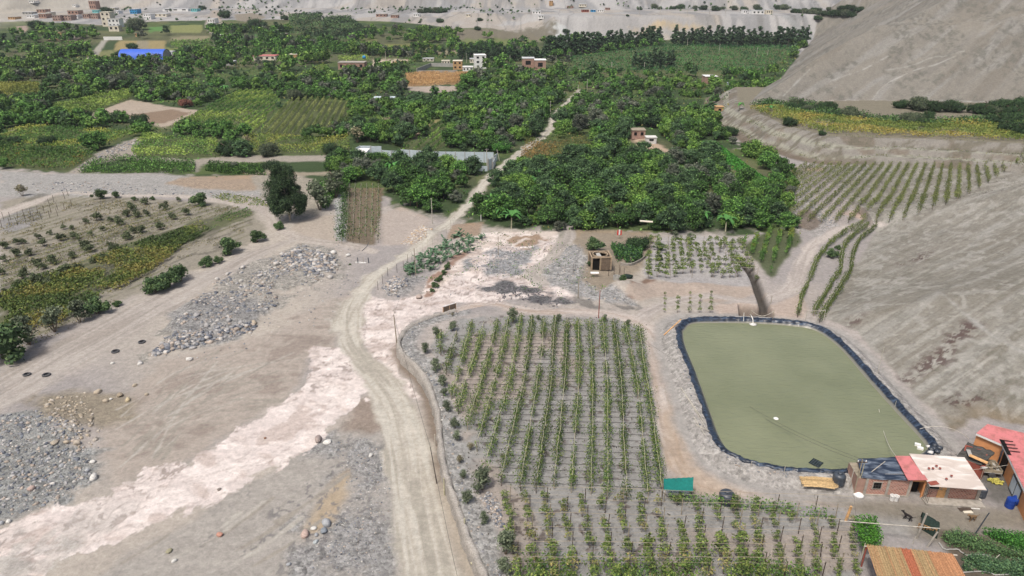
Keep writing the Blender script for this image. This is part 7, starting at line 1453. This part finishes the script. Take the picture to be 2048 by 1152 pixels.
Wq = smoothline(PA(zc(1120, 440, 7.29)((1310, 440), (1280, 500), (1220, 570), (1130, 630), (1040, 665), (960, 668), (880, 660))), 5); mb = MB()
V_ = []; F_ = []; 
for i, q_ in enumerate(Wq): V_ += [(q_[0], q_[1]-.12, q_[2]-.3), (q_[0], q_[1]-.12, q_[2]+.55), (q_[0]+.05, q_[1]+.15, q_[2]+.55), (q_[0]+.05, q_[1]+.15, q_[2]-.3)]
for i in range(len(Wq)-1):
    for j in range(4): F_.append((i*4+j, i*4+(j+1) % 4, i*4+4+(j+1) % 4, i*4+4+j))
tag(MB().add(V_, F_).build('garden_wall', M['concrete']), 'low curved grey wall around the sunken garden', 'wall')
stuffleaves('garden_plants', 'dark green plants filling the sunken garden behind the curved wall', zc(1120, 440, 7.29)((740, 400), (900, 420), (1200, 480), (1200, 560), (1080, 640), (950, 655), (850, 630), (790, 540)), 5000, 1.5, .35, [(44, 70, 48), (58, 90, 58), (84, 124, 58)], .36, cat='garden plants')
o = tag(MB().box((0, 0, .05), (2.8, .9, .1)).build('canopy_roof', M['cream']), 'small pale roof sheet at the edge of the grove behind the round tree', 'roof'); o.location = P1(1291, 462)+Vector((0, 0, 2.2)); o.rotation_euler = (0, .05, -.08)
o = tag(MB().box((0, 0, .05), (2.2, .7, .1)).build('canopy_roof', M['tin']), 'white roof strip among the first grove trees', 'roof'); o.location = P1(1180, 442)+Vector((0, 0, 1.8))
# ---------------------------------------------------------------- walled compound
cw = thing('compound_wall', P1(712, 305), 'long bluish white panel wall around the compound in the grove', 'wall'); cb = P1(712, 305); cw.matrix_basis = Matrix.Translation(cb)
def pwall(pts, hgt, m='bluewhite', step=3.0):
    W3 = [P1(*p) for p in pts]
    for a_, b_ in zip(W3[:-1], W3[1:]):
        d = b_-a_; n_ = max(1, round(math.hypot(d.x, d.y)/step)); ang = math.atan2(d.y, d.x); L = math.hypot(d.x, d.y)/n_
        for k in range(n_):
            c = a_.lerp(b_, (k+.5)/n_)-cb; MB().box((c.x, c.y, c.z+hgt/2-.1), (L-.1, .12, hgt), ang).build('panel', M[m], cw)
            e = a_.lerp(b_, k/n_)-cb; MB().box((e.x, e.y, e.z+hgt/2-.05), (.2, .24, hgt+.12), ang).build('post', M['grey'], cw)
z8 = zc(680, 270, 5.69)
pwall(z8((190, 262), (235, 232), (480, 240)), 3.2); pwall(z8((480, 262), (700, 275)), 2.6); pwall(z8((700, 280), (1100, 305), (1750, 315)), 3.3); pwall(z8((1750, 315), (1790, 290)), 2.3, step=2); pwall(z8((1740, 390), (1770, 330)), 2.2, step=2); pwall(z8((1540, 410), (1680, 412)), 1.6)
a = P1(*z8((1690, 402))[0]); b = P1(*z8((1742, 392))[0]); d = b-a; o = thing('metal_gate', a, 'blue grey metal gate of the walled compound beside the road', 'gate'); o.rotation_euler = (0, 0, math.atan2(d.y, d.x)+.3); L = d.length
for k in range(2): MB().box((L*(k*.5+.25), 0, 1.6), (L*.48, .08, 3.2)).build('leaf', M['bluewhite'], o)
for x in (-.1, L+.1): MB().box((x, 0, 1.75), (.3, .3, 3.5)).build('post', M['grey'], o)
def house(u, v, wpx, hm, dm, m, label, roof='tin', floors=1, wins=3, rz=0.0, name='house', group=None, wh=None, flat=True, parapet=.0):
    p = P1(u, v); w_ = px2m(u, v, wpx); o = thing(name, p, label, 'house', group, rz)
    W_ = MB(); W_.box((0, 0, hm/2-.3), (w_, dm, hm+.6)); W_.build('wall', M[m], o); MB().box((0, 0, hm+.12), (w_+.4, dm+.4, .22)).build('roof', M[roof], o)
    if parapet: MB().box((w_*.3, dm*.2, hm+.23+parapet/2), (w_*.3, dm*.5, parapet)).build('roof_room', M[m], o)
    for f in range(floors):
        z = hm*(f+.55)/floors
        for k in range(wins):
            x = w_*((k+.5)/wins-.5); fr = MB().box((x, -dm/2-.03, z), (w_/wins*.42, .1, hm/floors*.42)).build('window' if k != 1 or f else 'door', M['dark'], o)
    return o
o = house(724, 318, 26, 2.6, 5, 'white', 'flat white roofed room at the end of the compound', 'white', 1, 2)
house(706, 138, 52, 4.2, 9, 'clay', 'long unfinished brick house with a blue tank on its roof', 'concrete', 1, 4)
p = P1(729, 132); o = thing('water_tank', p+Vector((0, 1, 4.5)), 'blue water tank on the long brick house roof', 'water tank'); MB().lathe([(1.1, 0), (1.1, 1.4), (.6, 1.8), (.02, 1.85)], n=16).build('body', M['skyblue'], o, True); MB().lathe([(.5, 1.75), (.5, 1.9), (.02, 1.92)], n=12).build('lid', M['skyblue'], o)
house(916, 138, 18, 5.0, 6, 'ochre', 'small ochre two storey house at the corner of the grey yard', 'cream', 2, 2); house(936, 142, 20, 2.6, 5, 'white', 'low white house between the ochre and the tall white one', 'white', 1, 3)
house(960, 136, 22, 8.0, 9, 'white', 'tall white three storey house with dark balconies', 'white', 3, 2, rz=.15); house(1056, 134, 24, 5.6, 9, 'clay', 'left half of the brown brick block before the eucalyptus row', 'tin', 1, 1); house(1080, 138, 22, 5.6, 9, 'clay', 'right half of the brown brick block with a dark window', 'white', 1, 1)
house(948, 125, 16, 2.5, 5, 'cream', 'low cream shed behind the ochre house', 'tin'); house(892, 128, 16, 2.2, 4, 'cream', 'pale shed above the grey yard', 'cream'); house(857, 122, 22, 1.8, 4, 'cream', 'long pale shed roof left of the grey yard', 'tin')
house(1418, 168, 24, 4.2, 7, 'clay', 'small brick house with white roof alone in the far grove', 'white', 1, 1); house(1463, 172, 16, 1.5, 3, 'bluewhite', 'low pale blue roof right of the small brick house', 'bluewhite', 1, 1)
house(770, 203, 42, 1.8, 5, 'tin', 'long pale shed roof before the forked dark tree', 'bluewhite', 1, 2); house(1275, 273, 26, 2.4, 4, 'clay', 'half ruined adobe house on the bare knoll', 'wood', 1, 2); house(1301, 283, 20, 1.5, 3, 'plastic', 'white tarpaulin shack beside the half ruined house', 'plastic', 1, 1)
house(1437, 225, 14, 2.4, 3, 'ochre', 'tiny ochre hut at the edge of the terrace', 'ochre', 1, 1); house(1395, 232, 30, 1.2, 2, 'grey', 'low grey wall house in the trees near the terrace', 'tin', 1, 1)
house(562, 172, 22, 1.4, 4, 'grey', 'low grey ruin beside the slanting vineyard', 'tin', 1, 2); house(533, 119, 44, 2.6, 8, 'cream', 'long house with pinkish tiled roof in the middle fields', 'pinkroof', 1, 4); house(588, 116, 34, 2.6, 8, 'ochre', 'ochre and white house right of the pinkish one', 'cream', 1, 3)
house(430, 116, 46, 2.0, 6, 'white', 'long low white house right of the blue arched shed', 'white', 1, 5); house(340, 110, 20, 2.4, 6, 'white', 'small white house touching the blue arched shed', 'tin', 1, 2); house(460, 130, 22, 2.4, 6, 'grey', 'grey roofed house hidden in the middle trees', 'tin', 1, 2)
for pts, lb in ((zB((465, 420), (545, 385), (690, 388), (690, 402)), 'yard'),):
    yw = thing('yard_wall', P1(834, 146), 'grey block wall enclosing the yard behind the cornfield', 'wall'); yb = P1(834, 146); yw.matrix_basis = Matrix.Translation(yb)
    W3 = [P1(*p) for p in ((834, 147), (862, 133), (910, 134))]
    for a_, b_ in zip(W3[:-1], W3[1:]): c = (a_+b_)/2-yb; d = b_-a_; MB().box((c.x, c.y, 1.4), (math.hypot(d.x, d.y), .3, 3.0), math.atan2(d.y, d.x)).build('wall_run', M['grey'], yw)
    W3 = [P1(836, 147), P1(915, 146)]; c = (W3[0]+W3[1])/2-yb; d = W3[1]-W3[0]; MB().box((c.x, c.y, .8), (d.length, .3, 1.8), math.atan2(d.y, d.x)).build('wall_run', M['grey'], yw)
# blue arched shed
p = P1(288, 121); L = px2m(288, 121, 88); o = thing('arched_shed', p, 'big bright blue arched metal shed in the far fields', 'shed'); R = 7.2; mb = MB(); vs = []; fs = []; m = 18
for k in range(m+1): w_ = math.pi*k/m; vs += [(-L/2, -math.cos(w_)*R+3, math.sin(w_)*R*.98), (L/2, -math.cos(w_)*R+3, math.sin(w_)*R*.98)]
fs = [(2*k, 2*k+1, 2*k+3, 2*k+2) for k in range(m)]; n_ = len(vs); vs += [(x, (y-3)*.985+3, z*.985) for x, y, z in vs]; fs += [tuple(n_+i for i in f[::-1]) for f in fs]; MB().add(vs, fs).build('roof', M['bluedome'], o, True)
for x in (-L/2+.3, L/2-.3): MB().add([(x, -math.cos(math.pi*k/m)*R*.97+3, math.sin(math.pi*k/m)*R*.95) for k in range(m+1)], [tuple(range(m+1))]).build('end_wall', M['grey' if x > 0 else 'bluedome'], o)
sx_ = rng.uniform(-480, 330, 2600); sy_ = rng.uniform(560, 940, 2600); k = (fbm(sx_, sy_, 60, 3, 401) > .54) & (rng.random(2600) < .6) & (np.abs(sx_) < .72*sy_) & (sdf(sx_, sy_, VW, 30) < 3) & (sdf(sx_, sy_, BIGP, 30) < 0); sx_, sy_ = sx_[k], sy_[k]; Vs, Fs, Cs = [], [], []; n0 = 0
for a_, b_, c_ in zip(sx_, sy_, H(sx_, sy_)):
    v, f_, c = LODM[2][rng.integers(5)]; s = rng.uniform(.25, .8); Vs.append(v*s+np.array([a_, b_, c_-.2])); Fs.append(f_+n0); Cs.append(np.repeat((A(*BLG[rng.integers(3)])*rng.uniform(.8, 1.2))[None], len(v), 0)); n0 += len(v)
tag(npmesh('scrub', np.vstack(Vs), np.vstack(Fs), LEAF, np.vstack(Cs)), 'dark scrub dotted over the far slopes and around the far town', 'scrub', None, 'stuff')
# ---------------------------------------------------------------- far town
TOWN = [('clay', 92, 36, 17, 5, 'brick house with bare roof at the left of the far town'), ('town', 120, 41, 18, 6, 'wide brick house in the front row of the far town'), ('town', 140, 40, 20, 5.5, 'brick house with dark windows in the front row of the town'), ('clay', 152, 29, 24, 5, 'long brick house in the back row of the town'), ('town', 178, 36, 14, 5, 'small brick house right in the front row of the town'), ('town', 195, 37, 16, 6, 'brick house left of the white stepped house'), ('clay', 191, 18, 15, 11, 'tall brick tower house above the town'), ('white', 68, 35, 18, 3, 'low white house at the left of the town'), ('bluewhite', 78, 33, 10, 3, 'pale blue hut in the town'), ('white', 156, 36, 14, 3.2, 'white house between brick ones in the town'), ('teal', 196, 26, 13, 4, 'turquoise house under the brick tower house'), ('cream', 103, 31, 10, 4, 'cream hut in the middle of the town'), ('grey', 60, 28, 22, 2.5, 'grey tin roofed sheds at the left end of the town'), ('clay', 88, 25, 20, 4, 'brick house higher on the left of the town'), ('white', 152, 13, 8, 2.5, 'white speck hut above the town'), ('white', 68, 5, 12, 2, 'white hut on the slope above the town'), ('ochre', 30, 38, 16, 2.5, 'low ochre wall house at the picture edge'), ('cream', 228, 20, 14, 3, 'cream house behind the big dark tree'), ('white', 236, 27, 14, 3.5, 'white house right of the big dark tree'), ('skyblue', 272, 27, 16, 5.5, 'bright blue painted house in the far fields'), ('white', 300, 38, 16, 6, 'white house with red parapet right of the blue one'), ('cream', 325, 33, 30, 3.5, 'long cream house with tiled roof below the hill'), ('white', 355, 22, 60, 3.2, 'very long low white building at the hill foot'), ('teal', 392, 23, 14, 4, 'turquoise end house of the long white building'), ('white', 427, 46, 16, 5, 'white house beside the winding far lane'), ('grey', 424, 52, 12, 3, 'grey shed below the white lane house'), ('white', 440, 76, 12, 3, 'small white hut lower on the far lane'), ('ochre', 278, 72, 7, 3, 'tiny yellow hut in the coloured plots'), ('redwall', 566, 76, 16, 4, 'small red roofed house in the far trees'), ('white', 563, 63, 14, 2, 'thin white roof above the red house'), ('clay', 764, 33, 24, 3, 'brick hut row at the hill foot'), ('clay', 790, 35, 16, 3, 'second brick hut at the hill foot'), ('white', 834, 33, 14, 3.5, 'white hut beside the dark grove at the hill foot'), ('cream', 937, 33, 10, 3, 'cream hut at the far bend'), ('white', 1073, 28, 20, 3.5, 'white house on the far plateau edge'), ('white', 1082, 36, 12, 3, 'smaller white house below the plateau edge'), ('ochre', 1102, 10, 9, 6, 'ochre tower hut on the far slope'), ('clay', 1140, 16, 14, 3, 'brick hut at the left of the plateau village'), ('cream', 1165, 13, 16, 3.5, 'cream house of the plateau village'), ('redwall', 1170, 24, 16, 3, 'red roofed house of the plateau village'), ('skyblue', 1186, 24, 10, 3, 'blue fronted hut of the plateau village'), ('white', 1200, 24, 14, 3, 'white hut at the right of the plateau village'), ('clay', 1215, 20, 10, 3, 'last brick hut of the plateau village'), ('white', 1488, 27, 9, 4, 'small white block left of the long roadside hall'), ('white', 1513, 28, 28, 4, 'long white roadside hall on top of the cliff'), ('cream', 1535, 28, 14, 5, 'cream end block of the roadside hall')]
for m, u, v, w_, hm, lb in TOWN: house(u, v, w_*.85, hm*.8, min(10, w_*.6+3), m, lb, 'tin' if m in ('white', 'cream', 'grey', 'bluewhite', 'skyblue') else 'concrete', 2 if hm > 5 else 1, 3 if w_ > 12 else 2)
p = P1(232, 60); house(220, 52, 18, 12, 9, 'cream', 'tall pale tower of the stepped house below the town', 'cream', 3, 2); house(234, 54, 22, 7, 8, 'white', 'white middle part of the stepped house', 'grey', 2, 3); house(232, 62, 20, 4.5, 6, 'cream', 'low front terrace part of the stepped house', 'tin', 1, 2)
yw = thing('yard_wall', P1(208, 80), 'white yard wall below the stepped house', 'wall'); yb = P1(208, 80); W3 = [P1(208, 80), P1(245, 80)]; d = W3[1]-W3[0]; MB().box((d.x/2, d.y/2, 1.2), (d.length, .4, 2.6), math.atan2(d.y, d.x)).build('wall_run', M['white'], yw)
hz_ = MB().box((20, 650, 130), (2600, 1500, 276)).build('haze', M['white']); tag(hz_, 'thin pale haze lying over the whole valley', 'haze', None, 'stuff')
hm_ = bpy.data.materials.new('haze'); hm_.use_nodes = True; ht_ = hm_.node_tree; ht_.nodes.remove(ht_.nodes['Principled BSDF']); pv_ = ht_.nodes.new('ShaderNodeVolumePrincipled'); pv_.inputs['Density'].default_value = .00009; pv_.inputs['Color'].default_value = (.86, .92, 1, 1); ht_.links.new(pv_.outputs[0], ht_.nodes['Material Output'].inputs['Volume']); hz_.data.materials[0] = hm_
# ---------------------------------------------------------------- tidy up: drop unused first copies
inS = set(COL.objects.keys())
for ob in list(COL.objects):
    r_ = ob
    while r_.parent: r_ = r_.parent
    if r_.name not in inS: COL.objects.unlink(ob)

m = 22000; x = rng.uniform(75, 240, m*4); y = rng.uniform(185, 262, m*4); st_ = sdf(x, y, TERRP, 30); k = (((st_ > -9.6) & (st_ < -8.6)) | ((st_ > -5.4) & (st_ < -4.4)) | ((st_ > -.6) & (st_ < .4)) | (rng.random(m*4) < .02) & (st_ > -12) & (st_ < 0)) & (fbm(x, y, 6, 3, 5) > .44); x, y = x[k], y[k]
V, F_, C_ = leaves(np.stack([x, y, H(x, y)+rng.uniform(.05, .8, len(x))], 1), np.full(len(x), .36), None, col=mixpal([(92, 98, 66), (112, 112, 74), (76, 88, 58)], len(x)))
tag(npmesh('weeds', V, F_, LEAF, C_), 'weeds growing in lines along the benches of the terrace bank', 'undergrowth', None, 'stuff')
